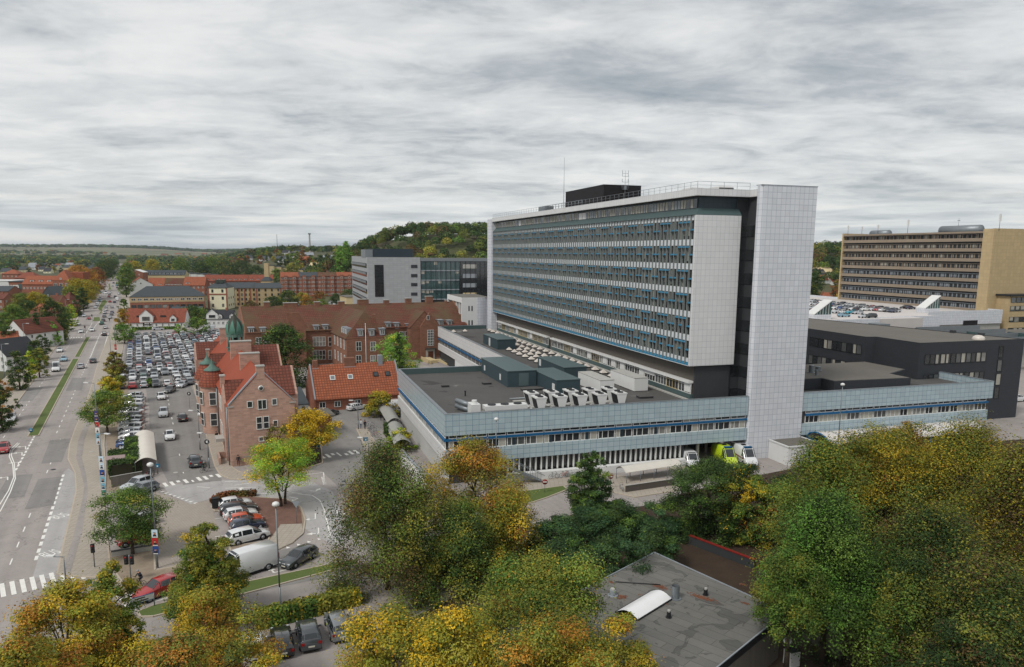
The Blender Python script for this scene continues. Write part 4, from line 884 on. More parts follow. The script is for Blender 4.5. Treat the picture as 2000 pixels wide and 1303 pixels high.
# ================================================================== office block, glass block, white curved building
of = fthing('grey_office_block', 'pale grey panelled office block with dark roof box, beyond the brown brick building', 'building', FH, 46, 330)
oa0, oa1, ob = FH.atb(717,502,305).x, FH.atb(821,505,305).x, 305.0
part(of, 'wall', tiles('grey office panels', lin(158,160,162), lin(130,133,136), 1.6, .85, .05, .5, .04, spec=.4), (oa0,oa1,ob,368,3,30.5))
part(of, 'dark_window', M_['shade_glass'], (FH.atb(732,550,ob).x, FH.atb(749.5,550,ob).x, ob-.08, ob, 14.6, 27.5)); 
for i in range(22): part(of, 'louvre_blade', M_['dark_metal'], (FH.atb(732,550,ob).x, FH.atb(749.5,550,ob).x, ob-.2, ob-.09, 14.9+i*.58, 15.05+i*.58))
for y_ in (520.5, 538.5, 556, 574.5):
    q = FH.atb(809, y_, ob); window(of, 'window', q.x-1.3, q.x+1.3, q.z-.65, q.z+.65, ob, 'a', fm=M_['dark_metal'], rails=(.4,))
for k in range(5):
    z = 28.0-k*3.5
    part(of, 'side_window_band', M_['shade_glass'], (oa0-.06,oa0,ob+2.5,366,z-1.9,z)); part(of, 'sunscreen', M_['metal'], (oa0-.5,oa0-.4,ob+2.5,366,z-1.0,z-.1))
part(of, 'roof_box', mat('dark blue plant box', lin(46,58,68), .6, .06), (FH.atb(729,495,ob+4).x, FH.atb(806,495,ob+4).x, ob+4, ob+22, 30.5, 33.9)); part(of, 'screen', M_['metal'], (FH.atb(713.5,495,ob+4).x, FH.atb(728,495,ob+4).x, ob+4, ob+20, 30.5, 33.6)); part(of, 'roof', M_['roof_grey'], (oa0+.1,oa1-.1,ob+.1,367.9,30.5,30.55))
gb = fthing('glass_block', 'four storey teal glass fronted block linking to the grey office', 'building', FH, 73, 315)
g0, g1 = oa1+.1, FH.atb(956,510,ob+2).x+8
part(gb, 'body', M_['dark_wall'], (g0,g1,ob+1,ob+16,0,29)); part(gb, 'roof_edge', M_['metal'], (g0,g1,ob+.2,ob+16,29,30.2)); part(gb, 'roof', M_['roof_grey'], (g0,g1,ob+.5,ob+15.9,30.2,30.25))
part(gb, 'lower_wall', M_['concrete'], (g0,g1,ob+.5,ob+.99,9.6,11.2))
gs = FH.atb(897,510,ob).x
for k in range(4):
    z = 28.9-k*3.95
    part(gb, 'slab_edge', M_['lead_trim'], (g0,gs,ob+.25,ob+.6,z-3.95,z-3.55))
    for i in range(9):
        w = (gs-g0)/9; x = g0+i*w
        part(gb, 'glass_pane', M_['pane_teal'], (x+.05,x+w-.05,ob+.5,ob+.98,z-3.55,z))
        if RND.random() < .3: part(gb, 'blind', M_['curtain'], (x+.2,x+w-.2,ob+.45,ob+.49,z-(.9+RND.random()*.6),z-.1))
    part(gb, 'dark_glass_band', M_['shade_glass'], (gs+.02,g1,ob+.4,ob+.98,z-3.95,z-.02))
    part(gb, 'infill_panel', (M_['concrete'], M_['lead_trim'], M_['lead_trim'], M_['beige'])[k], (gs+1.6,gs+7.4,ob+.3,ob+.39,z-2.9,z-1.2))
for i in range(19): x = g0+i*(g1-g0)/18; part(gb, 'mullion', M_['dark_metal'], (x,x+.12,ob+.15,ob+.29,11.2,29))
wc = fthing('white_pavilion', 'white tiled building with a rounded end wall and tall recessed columns', 'building', FH, 62, 236)
x0, x1 = 56.5, 63.0; ct = []
for i in range(9): A = radians(-90+90*i/8); ct.append((x1-1+4.5*cos(A)*1.0, 231+4.5+4.5*sin(A)))
m = MB(); m.prism([(x0+5.0,231)]+ct+[(x1+3.5,252),(x0+5.0,252)], 0, 18.4); m.build('wall', M_['white_tile'], wc)
part(wc, 'side_frame', M_['white_wall'], (x0,x0+5.0,231,231.8,0,18.4), (x0,x0+5,231.8,252,16.8,18.4), (x0,x0+5,251,252,0,16.8)); part(wc, 'recess', M_['dark_wall'], (x0+1.6,x0+5,232,251,0,16.8))
for i in range(3): part(wc, 'column', M_['white_wall'], (x0+.2,x0+.9,235+i*4.2,236+i*4.2,0,16.8))
for z in (9.6,14.2): part(wc, 'slit_window', M_['pane'], (x0+2.2,x0+2.6,230.95,231,z,z+1.6), (x0+3.2,x0+3.6,230.95,231,z,z+1.6))
part(wc, 'roof', M_['roof_grey'], (x0+.3,x1+3.3,231.8,251.8,18.4,18.45))
# ================================================================== brick houses (grid FB)
def ridge_roof(mb, x0, x1, y0, y1, ze, zr, axis='b', oh=.25, th=.16, hip0=0, hip1=0):
    """pitched roof; the ridge runs along y (axis b) or x (axis a); hip0/hip1 pull the ridge ends in"""
    if axis == 'b':
        c = (x0+x1)/2; s = (zr-ze)/((x1-x0)/2); e = ze-oh*s
        A = [(x0-oh,y0,e),(x0-oh,y1,e),(c,y1-hip1,zr),(c,y0+hip0,zr)]; B = [(x1+oh,y1,e),(x1+oh,y0,e),(c,y0+hip0,zr),(c,y1-hip1,zr)]
        mb.ext(A, (0,0,th)); mb.ext(B, (0,0,th))
        if hip0: mb.ext([(x0-oh,y0,e),(c,y0+hip0,zr),(x1+oh,y0,e)], (0,0,th))
        if hip1: mb.ext([(x0-oh,y1,e),(c,y1-hip1,zr),(x1+oh,y1,e)], (0,0,th))
    else:
        c = (y0+y1)/2; s = (zr-ze)/((y1-y0)/2); e = ze-oh*s
        A = [(x0,y0-oh,e),(x1,y0-oh,e),(x1-hip1,c,zr),(x0+hip0,c,zr)]; B = [(x0,y1+oh,e),(x1,y1+oh,e),(x1-hip1,c,zr),(x0+hip0,c,zr)]
        mb.ext(A, (0,0,th)); mb.ext(B, (0,0,th))
        if hip0: mb.ext([(x0,y0-oh,e),(x0+hip0,c,zr),(x0,y1+oh,e)], (0,0,th))
        if hip1: mb.ext([(x1,y0-oh,e),(x1-hip1,c,zr),(x1,y1+oh,e)], (0,0,th))
    return mb
def gable_wall(mb, x0, x1, y, ze, zr, th=.35, axis='a', z0=0):
    """pentagon wall standing along x at y (axis a) or along y at x=y (axis b)"""
    c = (x0+x1)/2
    if axis == 'a': mb.ext([(x0,y,z0),(x1,y,z0),(x1,y,ze),(c,y,zr),(x0,y,ze)], (0,th,0))
    else: mb.ext([(y,x0,z0),(y,x1,z0),(y,x1,ze),(y,c,zr),(y,x0,ze)], (th,0,0))
    return mb
bb = fthing('pink_brick_house', 'pink brick gabled house with tall chimneys, turrets and orange tiled roofs', 'building', FB, 13.5, 150)
ZE, ZG = 9.4, 14.3
m = MB(); m.box(8.7,18.4,118.9,185,0,ZE); gable_wall(m, 8.65, 18.45, 118.4, ZE+.1, 14.45, .5); gable_wall(m, 8.7, 18.4, 184.6, ZE, ZG, .4, z0=ZE)
m.box(8.8,12,121.6,127.2,0,ZE+.3); gable_wall(m, 121.6, 127.2, 8.3, ZE, 12.6, .35, 'b'); gable_wall(m, 155.2, 160.8, 8.1, ZE, 12.6, .35, 'b'); gable_wall(m, 174, 180, 6.6, ZE, 12.8, .35, 'b'); m.box(6.9,8.7,174,180,0,ZE); m.box(8.4,8.7,155.2,160.8,0,ZE)
m.box(18.4,19.9,126.4,135.4,0,9.2); gable_wall(m, 126.4, 135.4, 19.9, 9.2, 13.4, .4, 'b'); m.box(18.4,22.0,157,166.5,0,9.2); gable_wall(m, 157, 166.5, 22.0, 9.2, 13.5, .4, 'b')
m.build('wall', M_['brick_pink'], bb)
m = MB(); ridge_roof(m, 8.7, 18.4, 118.9, 185, ZE, ZG, 'b'); m.build('roof', mat('smooth orange red pantiles', lin(142,68,46), .8, .12, sc=.3, sc2=3, streak=.3), bb)
for _a in ((8.6,13.2,121.6,127.2,ZE+.2,12.45),(8.4,13.2,155.2,160.8,ZE+.2,12.45),(6.9,13.2,174,180,ZE+.2,12.7)): ridge_roof(MB(),*_a,'a',oh=.1).build('cross_roof', M_['roof_darkred'], bb)
for _a in ((13.6,19.9,126.4,135.4,9.2,13.3),(13.6,22.0,157,166.5,9.2,13.4)): ridge_roof(MB(),*_a,'a',oh=.15).build('cross_roof', M_['roof_darkred'], bb)
def stack(x0, x1, y0, y1, z0, z1, nm='chimney', mt='brick_pink'):
    m = MB(); m.box(x0,x1,y0,y1,z0,z1); o = m.build(nm, M_[mt], bb); m = MB(); m.box(x0-.08,x1+.08,y0-.08,y1+.08,z1,z1+.18); m.build('coping', M_['concrete'], o, bb); return o
stack(12.95,14.15,118.35,119.15,13.4,15.35); stack(11.9,15.1,131.9,133.0,12.2,15.6); stack(11.7,15.4,146.9,148.1,12.2,16.0); stack(12.2,15.2,160,161,12.2,15.6); stack(11.7,15.2,172,173.2,12.2,16.2)
stack(8.1,8.75,123.9,124.9,11.4,13.3); stack(8.0,8.6,157.6,158.4,11.6,13.4)
part(bb, 'cornice', M_['concrete'], (8.5,9.4,118.3,118.39,ZE-.1,ZE+.08), (17.7,18.7,118.3,118.39,ZE-.1,ZE+.08))
m = MB(); m.ext([(8.6,118.3,ZE+.1),(13.0,118.3,14.3),(13.0,118.3,14.5),(8.6,118.3,ZE+.3)], (0,.65,0)); m.ext([(18.5,118.3,ZE+.1),(14.1,118.3,14.3),(14.1,118.3,14.5),(18.5,118.3,ZE+.3)], (0,.65,0)); m.build('verge', M_['lead_trim'], bb)
def bw(x, z, w, h, y=118.4, ax='a', mull=(), rails=(), nm='window'): window(bb, nm, x-w/2, x+w/2, z-h/2, z+h/2, y, ax, -1, mull=mull, rails=rails)
for (X, Y, w, h, ml, rl_) in ((488,790,.85,1.05,(),()),(512,790,1.35,1.55,(.5,),()),(536,785,.8,1.05,(),()),(506.5,826.5,.9,2.0,(),(.5,)),(520,825,.9,2.0,(),(.5,)),(538,827,.75,1.05,(),()),(515,857,1.5,.75,(.5,),())):
    q = FB.atb(X, Y, 118.4); bw(q.x, q.z, w, h, mull=ml, rails=rl_)
q = FB.atb(509.5, 758, 118.4); m = MB(); m.tube((q.x,118.38,q.z),(q.x,118.3,q.z),.42,n=16); m.build('oval_window', M_['trim'], bb); m = MB(); m.tube((q.x,118.32,q.z),(q.x,118.27,q.z),.3,n=16); m.build('oval_pane', M_['pane'], bb)
for b_ in (128.6,130.6,132.6,134.6,136.6):
    window(bb, 'window', b_-.55, b_+.55, 5.9, 8.3, 8.7, 'b', rails=(.4,), mull=(.5,)); window(bb, 'window', b_-.55, b_+.55, 1.4, 3.6, 8.7, 'b', rails=(.4,), mull=(.5,))
# round stair turrets with tiled skirts and copper caps
for i, (x, y) in enumerate(((8.1,143.3),(7.8,152.2))):
    r = 2.15; tt = MB(); tt.cyl(x, y, 0, 9.0, r, n=18, m=0); o = tt.build('turret', M_['brick_pink'], bb)
    m = MB(); m.lathe(x, y, [(r+.35,8.75),(r+.2,9.4),(r-.35,10.6),(r-.95,11.6)], 18); m.build('turret_roof', M_['roof_red'], o, bb)
    m = MB(); m.lathe(x, y, [(1.5,11.5),(1.45,11.65),(.7,12.1),(.15,12.9),(.05,13.7),(0,13.8)], 14); m.build('turret_cap', M_['copper'], o, bb)
    for z in (1.6, 5.4):
        for A in (200, 262):
            c_ = (x+(r+.02)*cos(radians(A)), y+(r+.02)*sin(radians(A))); d = Vector((-sin(radians(A)), cos(radians(A)), 0)); nr = Vector((cos(radians(A)), sin(radians(A)), 0))
            c0 = Vector((c_[0], c_[1], z)); m = MB(); m.ext([c0-d*.62, c0+d*.62, c0+d*.62+Vector((0,0,2.4)), c0-d*.62+Vector((0,0,2.4))], nr*.1-nr*0.0); f_ = m.build('turret_window', M_['trim'], o, bb)
            m = MB(); 
            for (za, zb) in ((.12,1.1),(1.22,2.28)): m.ext([c0-d*.5+Vector((0,0,za)), c0+d*.5+Vector((0,0,za)), c0+d*.5+Vector((0,0,zb)), c0-d*.5+Vector((0,0,zb))], nr*.12)
            m.build('pane', M_['pane'], f_, bb)
m = MB(); m.tube((8.45,119.0,0),(8.45,119.0,9.3),.11,n=6); m.build('downpipe', M_['metal'], bb); m = MB(); m.tube((8.5,141.0,0),(8.5,141.0,9.0),.11,n=6); m.build('downpipe', M_['metal'], bb)
part(bb, 'entrance_porch', M_['concrete'], (7.0,8.65,124.6,127.4,2.6,3.1)); part(bb, 'entrance_wall', M_['brick_pink'], (7.0,7.3,120.0,123.5,0,1.2), (7.0,8.65,123.5,123.8,0,1.2)); part(bb, 'entrance_door', M_['dark_metal'], (8.6,8.66,125.0,127.0,0,2.5))
# green onion dome on the ridge
dx, dy = 13.5, 157.0; cu = MB()
cu.cyl(dx, dy, 10.5, 13.7, 1.5, n=8, sm=False); cu.cyl(dx, dy, 13.7, 13.95, 1.75, n=8, sm=False); cu.build('dome_drum', M_['copper'], bb)
for i in range(8):
    A = 2*pi*(i+.5)/8; m = MB(); m.tube((dx+1.38*cos(A),dy+1.38*sin(A),13.9),(dx+1.38*cos(A),dy+1.38*sin(A),16.3),.2,n=5); m.build('dome_column', M_['copper'], bb)
m = MB(); m.cyl(dx,dy,15.9,16.5,1.65,n=8,sm=False); m.cyl(dx,dy,13.9,14.6,1.45,n=8,sm=False); m.build('dome_ring', M_['copper'], bb); m = MB(); m.tube((dx,dy,14),(dx,dy,16.2),.3,n=6); m.build('bell', M_['dark_metal'], bb)
m = MB(); m.lathe(dx, dy, [(1.6,16.5),(1.74,16.9),(1.78,17.4),(1.68,18.1),(1.4,18.8),(.95,19.4),(.45,19.9),(.2,20.3),(.1,20.9),(0,21.4)], 24)
cm = mat('copper onion', lin(96,150,132), .6, .2); t_ = cm.node_tree
tc_ = t_.nodes.new('ShaderNodeTexCoord'); sp = t_.nodes.new('ShaderNodeSeparateXYZ'); t_.links.new(tc_.outputs['Generated'], sp.inputs[0])
an = mth('ARCTAN2', mth('SUBTRACT', sp.outputs[0], .5, t_), mth('SUBTRACT', sp.outputs[1], .5, t_), t_)
wv = mth('ABSOLUTE', mth('SINE', mth('MULTIPLY', an, 4.0, t_), None, t_), None, t_)
fk = mth('ADD', mth('SUBTRACT', mth('MULTIPLY', sp.outputs[2], 1.9, t_), wv, t_), .2, t_, True)
rr_ = ramp(fk, [(0.12, lin(84,128,112)), (.34, lin(54,62,52)), (1, lin(56,56,48))], t_); t_.links.new(rr_, t_.nodes[cm['hs']].inputs['Color'])
m.build('onion_dome', cm, bb)
# ---------------------------------------------------------------- orange roofed low range (its own grid)
FO = Frame(23.6)
ob_ = fthing('orange_roof_house', 'long low brick house with bright orange tiled roof and four rooflights', 'building', FO, 32, 160)
m = MB(); m.box(22.9,41.2,154.2,165.2,0,2.9); gable_wall(m,154.0,165.4,22.7,2.9,8.95,.4,'b'); gable_wall(m,154.0,165.4,41.0,2.9,8.95,.4,'b'); m.build('wall', M_['brick_red'], ob_)
ro = MB(); ridge_roof(ro,23.0,41.1,154.2,165.2,2.9,8.8,'a',oh=.45); ro.build('roof', M_['roof_orange'], ob_)
for x in (22.9,41.3): m = MB(); m.ext([(x-.12,153.7,2.6),(x-.12,159.7,9.1),(x-.12,159.7,9.28),(x-.12,153.7,2.78)], (.3,0,0)); m.build('verge', M_['lead_trim'], ob_)
def onroof(px_, py_): 
    lo, hi = 154.2, 159.7
    for _ in range(30):
        md = (lo+hi)/2; q = FO.atb(px_, py_, md); zr_ = 2.9+(md-154.2)*5.9/5.5
        if q.z > zr_: lo = md
        else: hi = md
    return q
for i, (X, Y, c) in enumerate(((649.5,740,'metal_white'),(684,738,'metal_white'),(734,733,'dark_metal'),(757,732,'dark_metal'))):
    q = onroof(X, Y); s = 5.9/5.5; n_ = Vector((0,-s,1)).normalized()
    def rp(dx_, dy_, k): return Vector((q.x+dx_, q.y+dy_, q.z+dy_*s+.22))+n_*k
    m = MB(); m.ext([rp(-.55,-.4,0),rp(.55,-.4,0),rp(.55,.4,0),rp(-.55,.4,0)], n_*.12); o = m.build('rooflight', M_[c], ob_)
    m = MB(); m.ext([rp(-.4,-.28,.12),rp(.4,-.28,.12),rp(.4,.28,.12),rp(-.4,.28,.12)], n_*.02); m.build('pane', M_['pane'] if i > 1 else M_['metal'], o, ob_)
for (X, w_, h_, mt) in ((615,1.0,1.5,'brick_brown'),(682,2.2,1.9,'brick_brown'),(742,1.0,2.2,'lead_trim')):
    q = FO.atb(X, 712, 159.7); m = MB(); m.box(q.x-w_/2,q.x+w_/2,159.2,160.3,7.9,8.9+h_*.7); o = m.build('chimney', M_[mt], ob_); m = MB(); m.box(q.x-w_/2-.12,q.x+w_/2+.12,159.0,160.5,8.0,8.35); m.build('flashing', M_['lead_trim'], o, ob_)
for X in (630,659.5,699): q = FO.atb(X, 797, 154.2); window(ob_, 'window', q.x-.65, q.x+.65, .7, 1.95, 154.2, 'a', mull=(.5,))
lk = fthing('white_link_building', 'small white panelled link with a zinc roof between the brick houses', 'building', FB, 23, 140)
q0 = FB.atb(571,812,137).x; q1 = FB.atb(603,812,137).x
part(lk, 'lower_wall', M_['brick_red'], (18.5,27.5,134.5,141,0,3.0)); part(lk, 'flat_roof', M_['roof_grey'], (18.4,28.2,134.2,141.2,3.0,3.2)); part(lk, 'wall', M_['white_wall'], (q0,q1,137,141,3.2,5.1))
for k in (0.27,.7): x = q0+(q1-q0)*k; window(lk, 'window', x-.3, x+.3, 3.4, 4.7, 137, 'a', fm=M_['dark_metal'])
m = MB(); m.ext([(q0-.1,136.8,5.05),(q1+.1,136.8,5.05),(q1-.2,143,7.2),(q0+.1,143,7.2)], (0,0,.15)); m.build('zinc_roof', M_['roof_slate'], lk)
for X in (580,596,608): q = FB.atb(X,812,134.5); window(lk, 'window', q.x-.6, q.x+.6, 1.2, 2.4, 134.5, 'a', mull=(.5,))
# ---------------------------------------------------------------- long brown brick hospital range
br = fthing('brown_brick_hospital', 'long old brown brick hospital with mossy tiled roof, dormers and gabled entrance', 'building', FB, 60, 225)
BZE, BZR = 10.0, 16.4; by0, by1 = 220.0, 244.0
x0 = FB.atb(470, 620, 232).x; x1 = FB.atb(884, 600, 232).x
m = MB(); m.box(x0,x1,by0,by1,0,BZE); gable_wall(m,by0,by1,x0-.3,BZE,BZR+.5,.4,'b'); gable_wall(m,by0,by1,x1,BZE,BZR+.5,.4,'b')
wx0, wx1, wy = 45.6, 58.2, 200.0          # projecting hipped wing
m.box(wx0,wx1,wy,by0,0,9.6)
gx0, gx1 = 71.7, 78.0                     # gabled entrance
m.box(gx0,gx1,216,by0,0,9.9); gable_wall(m,gx0,gx1,215.7,10.0,14.6,.6); m.box(gx0-2.9,gx0,216.4,by0,0,9.9); gable_wall(m,gx0-2.9,gx1-.02,216.35,9.9,14.7,.3,z0=9.9)
m.box(FB.atb(744*1,640,218).x,gx0,218,by0,0,10)if False else None
tx0, tx1 = FB.atb(559,640,216).x, FB.atb(596,650,216).x   # stepped gable behind the dark tree
m.box(tx0,tx1,215,by0,0,11.2); m.box(tx0+.2,tx1-1.5,215,215.5,11.2,15.8); m.ext([(tx1-1.5,215,11.2),(tx1+.8,215,11.2),(tx1-1.5,215,15)], (0,.5,0))
m.build('wall', M_['brick_brown'], br)
m = MB(); ridge_roof(m,x0,x1,by0,by1,BZE,BZR,'a',oh=.4); m.build('roof', M_['roof_brown'], br)
m = MB(); ridge_roof(m,wx0,wx1,wy,by0+10,9.6,16.2,'b',oh=.35,hip0=5.2); ridge_roof(m,gx0-3,gx1+.1,216.3,by0+10,9.9,14.8,'b',oh=.1); m.build('wing_roof', M_['roof_brown'], br)
part(br, 'portal', M_['concrete'], (73.5,76.3,215.4,215.69,0,3.2)); part(br, 'door', mat('brown wooden door', lin(96,56,38), .6), (74.1,75.7,215.33,215.39,0,2.6)); part(br, 'canopy', M_['dark_wall'], (73.2,76.6,214.9,215.7,3.3,3.5))
q = FB.atb(841,664,215.7); window(br, 'tall_stair_window', q.x-1.05, q.x+1.05, 4.3, 9.2, 215.7, 'a', mull=(.25,.5,.75), rails=(.16,.33,.5,.66,.83))
q = FB.atb(836,620.5,215.7); window(br, 'window', q.x-.4,q.x+.4,q.z-.7,q.z+.7,215.7,'a'); 
for X, Y in ((816,662),(817,688)): q = FB.atb(X,Y,216); window(br, 'window', q.x-.35,q.x+.35,q.z-.9,q.z+.9,215.95 if q.x > gx0 else 218, 'a', rails=(.5,))
for X in (617.5,629.5,647.5): 
    for Y in (667,693): q = FB.atb(X,Y,by0); window(br, 'window', q.x-.95,q.x+.95,q.z-1.4,q.z+1.4,by0,'a',mull=(.5,),rails=(.45,))
for X in (700.5,728.5,762):
    for Y in (676.5,703): q = FB.atb(X,Y,wy); window(br, 'window', q.x-.75,q.x+.75,q.z-1.3,q.z+1.3,wy,'a',mull=(.5,),rails=(.45,))
for b_ in (203,207,211,215):
    for z in (2.0,6.2): window(br, 'window', b_-.6,b_+.6,z,z+2.6,wx0,'b',mull=(.5,),rails=(.45,))
for X in (505,520,785,792,874):
    q = FB.atb(X,660,by0); window(br, 'window', q.x-.8,q.x+.8,6.0,8.6,by0,'a',mull=(.5,),rails=(.45,)); window(br, 'window', q.x-.8,q.x+.8,1.6,4.2,by0,'a',mull=(.5,),rails=(.45,))
def dormer(parent, X, Y, yb, ze, slope, w_=1.5):
    """dormer standing on the front slope: X,Y = its middle in the photograph"""
    lo, hi = yb, yb+12
    for _ in range(30):
        md = (lo+hi)/2; q = FB.atb(X, Y, md)
        if q.z > ze+.9+(md-yb)*slope: lo = md
        else: hi = md
    x, y, z = q.x, q.y, q.z
    m = MB(); m.box(x-w_/2,x+w_/2,y,y+2.6,z-1.0,z+.85); o = m.build('dormer', M_['lead_trim'], parent)
    m = MB(); m.box(x-w_/2-.18,x+w_/2+.18,y-.25,y+3.2,z+.85,z+.98); m.build('dormer_roof', M_['lead_trim'], o, parent)
    window(o, 'window', x-w_*.33, x+w_*.33, z-.75, z+.6, y, 'a', mull=(.5,))
sl1 = (BZR-BZE)/12
for X, Y in ((491,646.5),(514,646.5),(618.5,642),(636.5,641),(759.5,636),(775.5,636.5),(798,638.5),(862,631),(879,631.5)): dormer(br, X, Y, by0, BZE, sl1)
for X, Y in ((704.5,650),(726.5,649.5),(747,648)): dormer(br, X, Y, wy, 9.6, 6.6/5.2)
for k, b_ in enumerate((203.2,205.6,208)):
    m = MB(); m.box(wx0+.6,wx0+3.4,b_-.7,b_+.7,10.0,12.0); o = m.build('dormer', M_['lead_trim'], br); window(o, 'window', b_-.5,b_+.5,10.4,11.7,wx0+.6,'b',mull=(.5,))
for X, w_, zt_ in ((521,1.7,17.7),(567,4.0,17.3),(619.5,1.7,17.4),(666.5,1.9,17.4),(709,3.4,17.9),(754.5,1.6,17.5),(797.5,1.9,17.9),(838,2.3,18.4),(871,.5,17)):
    q = FB.atb(X, 600, 232); m = MB(); m.box(q.x-w_/2,q.x+w_/2,231.3,232.8,15.4,zt_); o = m.build('chimney', M_['brick_brown'], br); m = MB(); m.box(q.x-w_/2-.1,q.x+w_/2+.1,231.2,232.9,zt_,zt_+.15); m.build('cap', M_['concrete'], o, br)
for X in (708,730): q = FB.atb(X, 615, 205.5); m = MB(); m.box(q.x-.5,q.x+.5,205,206,12,15.4); o = m.build('chimney', M_['brick_brown'], br)
# entrance ramp and forecourt wall
t = fthing('entrance_ramp', 'yellowish stone ramp with low walls before the brown brick entrance', 'ramp', FB, 76, 210); part(t, 'ramp', M_['beige'], (72,74.4,207.8,214.8,0,.9), (75.6,78.4,203,213,0,.5)); part(t, 'wall', M_['beige'], (71.6,71.9,206,215,0,1.2), (78.5,78.8,203,213,0,1.1)); m = MB(); m.path([(75.5,213,1.0),(75.5,209,1.5),(75.5,204,1.1)], .05); m.build('handrail', M_['metal'], t)
# ================================================================== the town: every house stands on its own measured footprint
def hframe(p, q):
    A, B = W(*p), W(*q); d = B-A; return Frame(math.degrees(atan2(d.y, d.x))), A, B, d.length
def house(name, label, p, q, depth, yeave, yridge, wallm, roofm, axis='a', hip=0, cat='house', base_z=None, group=None, chim=(), wins=1, wn=None, wsize=(.9,1.2), gabw=False, hr=None, winmat='trim', flat_h=None, dz=0.0):
    """p, q = ends of the front wall's foot in the photograph; eave and ridge rows give the heights"""
    fr, A, B, L_ = hframe(p, q); a = fr.l(A); b0 = a.y; a0, a1 = a.x, a.x+L_
    g = gz(*((A+B)/2).xy)
    t = fthing(name, label, cat, fr, (a0+a1)/2, b0+depth/2, 0, group)
    ze = zat(*fr.w(a0, b0).xy, yeave)
    cm = fr.w((a0+a1)/2, b0+(depth/2 if (axis == 'a' and flat_h is None) else 0.0)); zr = zat(*cm.xy, yridge) if flat_h is None else ze+flat_h
    if axis == 'a' and zr < ze+.4*depth*.35 and flat_h is None: zr = ze+depth*.3
    zr = min(zr, ze+depth*.75) if axis == 'a' else zr
    zb = -1.0
    m = MB(); m.box(a0, a1, b0, b0+depth, zb, ze)
    if not hip and flat_h is None:
        if axis == 'a': gable_wall(m, b0, b0+depth, a0, ze, zr, .3, 'b', ze); gable_wall(m, b0, b0+depth, a1-.3, ze, zr, .3, 'b', ze)
        else: gable_wall(m, a0, a1, b0, ze, zr, .3, 'a', ze); gable_wall(m, a0, a1, b0+depth-.3, ze, zr, .3, 'a', ze)
    m.build('wall', M_[wallm], t); m = MB()
    if flat_h is not None: m.box(a0-.3, a1+.3, b0-.3, b0+depth+.3, ze, ze+flat_h)
    elif axis == 'a': ridge_roof(m, a0-.15, a1+.15, b0, b0+depth, ze, zr, 'a', .35, .18, hip, hip)
    else: ridge_roof(m, a0, a1, b0-.15, b0+depth+.15, ze, zr, 'b', .35, .18, hip, hip)
    m.build('roof', M_[roofm], t)
    n = wn or max(2, int(L_/3.2)); fl = wins; fh = (ze)/max(1, fl)
    for k in range(fl):
        for i in range(n):
            x = a0+(i+.5)*L_/n; z = (k+.52)*fh+.1
            window(t, 'window', x-wsize[0]/2, x+wsize[0]/2, z-wsize[1]/2, z+wsize[1]/2, b0, 'a', fw=.12, mull=(.5,) if wsize[0] > .8 else (), fm=M_[winmat])
    if axis == 'b' and flat_h is None: window(t, 'window', (a0+a1)/2-.5, (a0+a1)/2+.5, ze+.2, ze+1.4, b0, 'a', fw=.12)
    # side facing the road / camera-right
    for k in range(min(fl, 2)):
        for i in range(max(1, int(depth/4))): y = b0+(i+.5)*depth/max(1, int(depth/4)); z = (k+.52)*fh+.1; window(t, 'window', y-.45, y+.45, z-.6, z+.6, a1, 'b', 1, fw=.12, fm=M_[winmat]); window(t, 'window', y-.45, y+.45, z-.6, z+.6, a0, 'b', -1, fw=.12, fm=M_[winmat])
    for c in chim:
        x = a0+L_*c if axis == 'a' else (a0+a1)/2; y = b0+depth/2 if axis == 'a' else b0+depth*c
        m = MB(); m.box(x-.4, x+.4, y-.4, y+.4, zr-.9, zr+1.1); m.build('chimney', M_['brick_red'], t)
    return t, fr, a0, a1, b0, ze, zr
def fdormer(t, fr, x, b, z0, w, h, wallm='white_wall', roofm='roof_red', gable=True, d=3.0, wn=1):
    m = MB(); m.box(x-w/2, x+w/2, b, b+d, z0, z0+h)
    if gable: gable_wall(m, x-w/2, x+w/2, b, z0+h, z0+h+w*.45, .2, 'a', z0+h)
    o = m.build('dormer', M_[wallm], t); m = MB()
    if gable: ridge_roof(m, x-w/2, x+w/2, b-.2, b+d+.6, z0+h, z0+h+w*.45, 'b', .25, .12)
    else: m.box(x-w/2-.12, x+w/2+.12, b-.2, b+d+.1, z0+h, z0+h+.12)
    m.build('dormer_roof', M_[roofm], o, t)
    for i in range(wn): u = x-w/2+(i+.5)*w/wn; window(o, 'window', u-w/wn*.3, u+w/wn*.3, z0+h*.2, z0+h*.85, b, 'a', fw=.1)
    return o
# white inn by the car park
t, fr, a0, a1, b0, ze, zr = house('white_inn', 'long white inn with a red tiled roof at the far side of the car park', (250,642), (361,641), 10, 629.3, 603.5, 'white_wall', 'roof_red', hip=0, wins=1, wn=9, wsize=(.8,1.3), chim=(.66,), cat='inn')
L_ = a1-a0; o = fdormer(t, fr, a0+L_*.33, b0-.3, ze-.2, 5.4, 3.0, roofm='roof_red'); fdormer(t, fr, a0+L_*.80, b0-.2, ze-.2, 2.6, 2.0, roofm='roof_red')
part(t, 'sign_board', M_['black'], (a0+L_*.27,a0+L_*.425,b0-.42,b0-.34,ze-1.0,ze-.2))
for i, (u, w) in enumerate(((.30,.7),(.335,.35),(.355,.5),(.395,.7))): part(t, 'sign_lettering', M_['trim'], (a0+L_*u,a0+L_*u+w,b0-.45,b0-.42,ze-.75,ze-.45))
for u in (.14,.56): part(t, 'rooflight', M_['pane'], (a0+L_*u,a0+L_*u+2.2,b0+1.6,b0+1.9,ze+1.6,ze+2.6))
h2 = house('red_roof_annex', 'small red roofed white house adjoining the inn on its left', (247,634), (268,633.5), 12, 617, 603, 'white_wall', 'roof_red', axis='a', wins=1, wn=2, chim=())
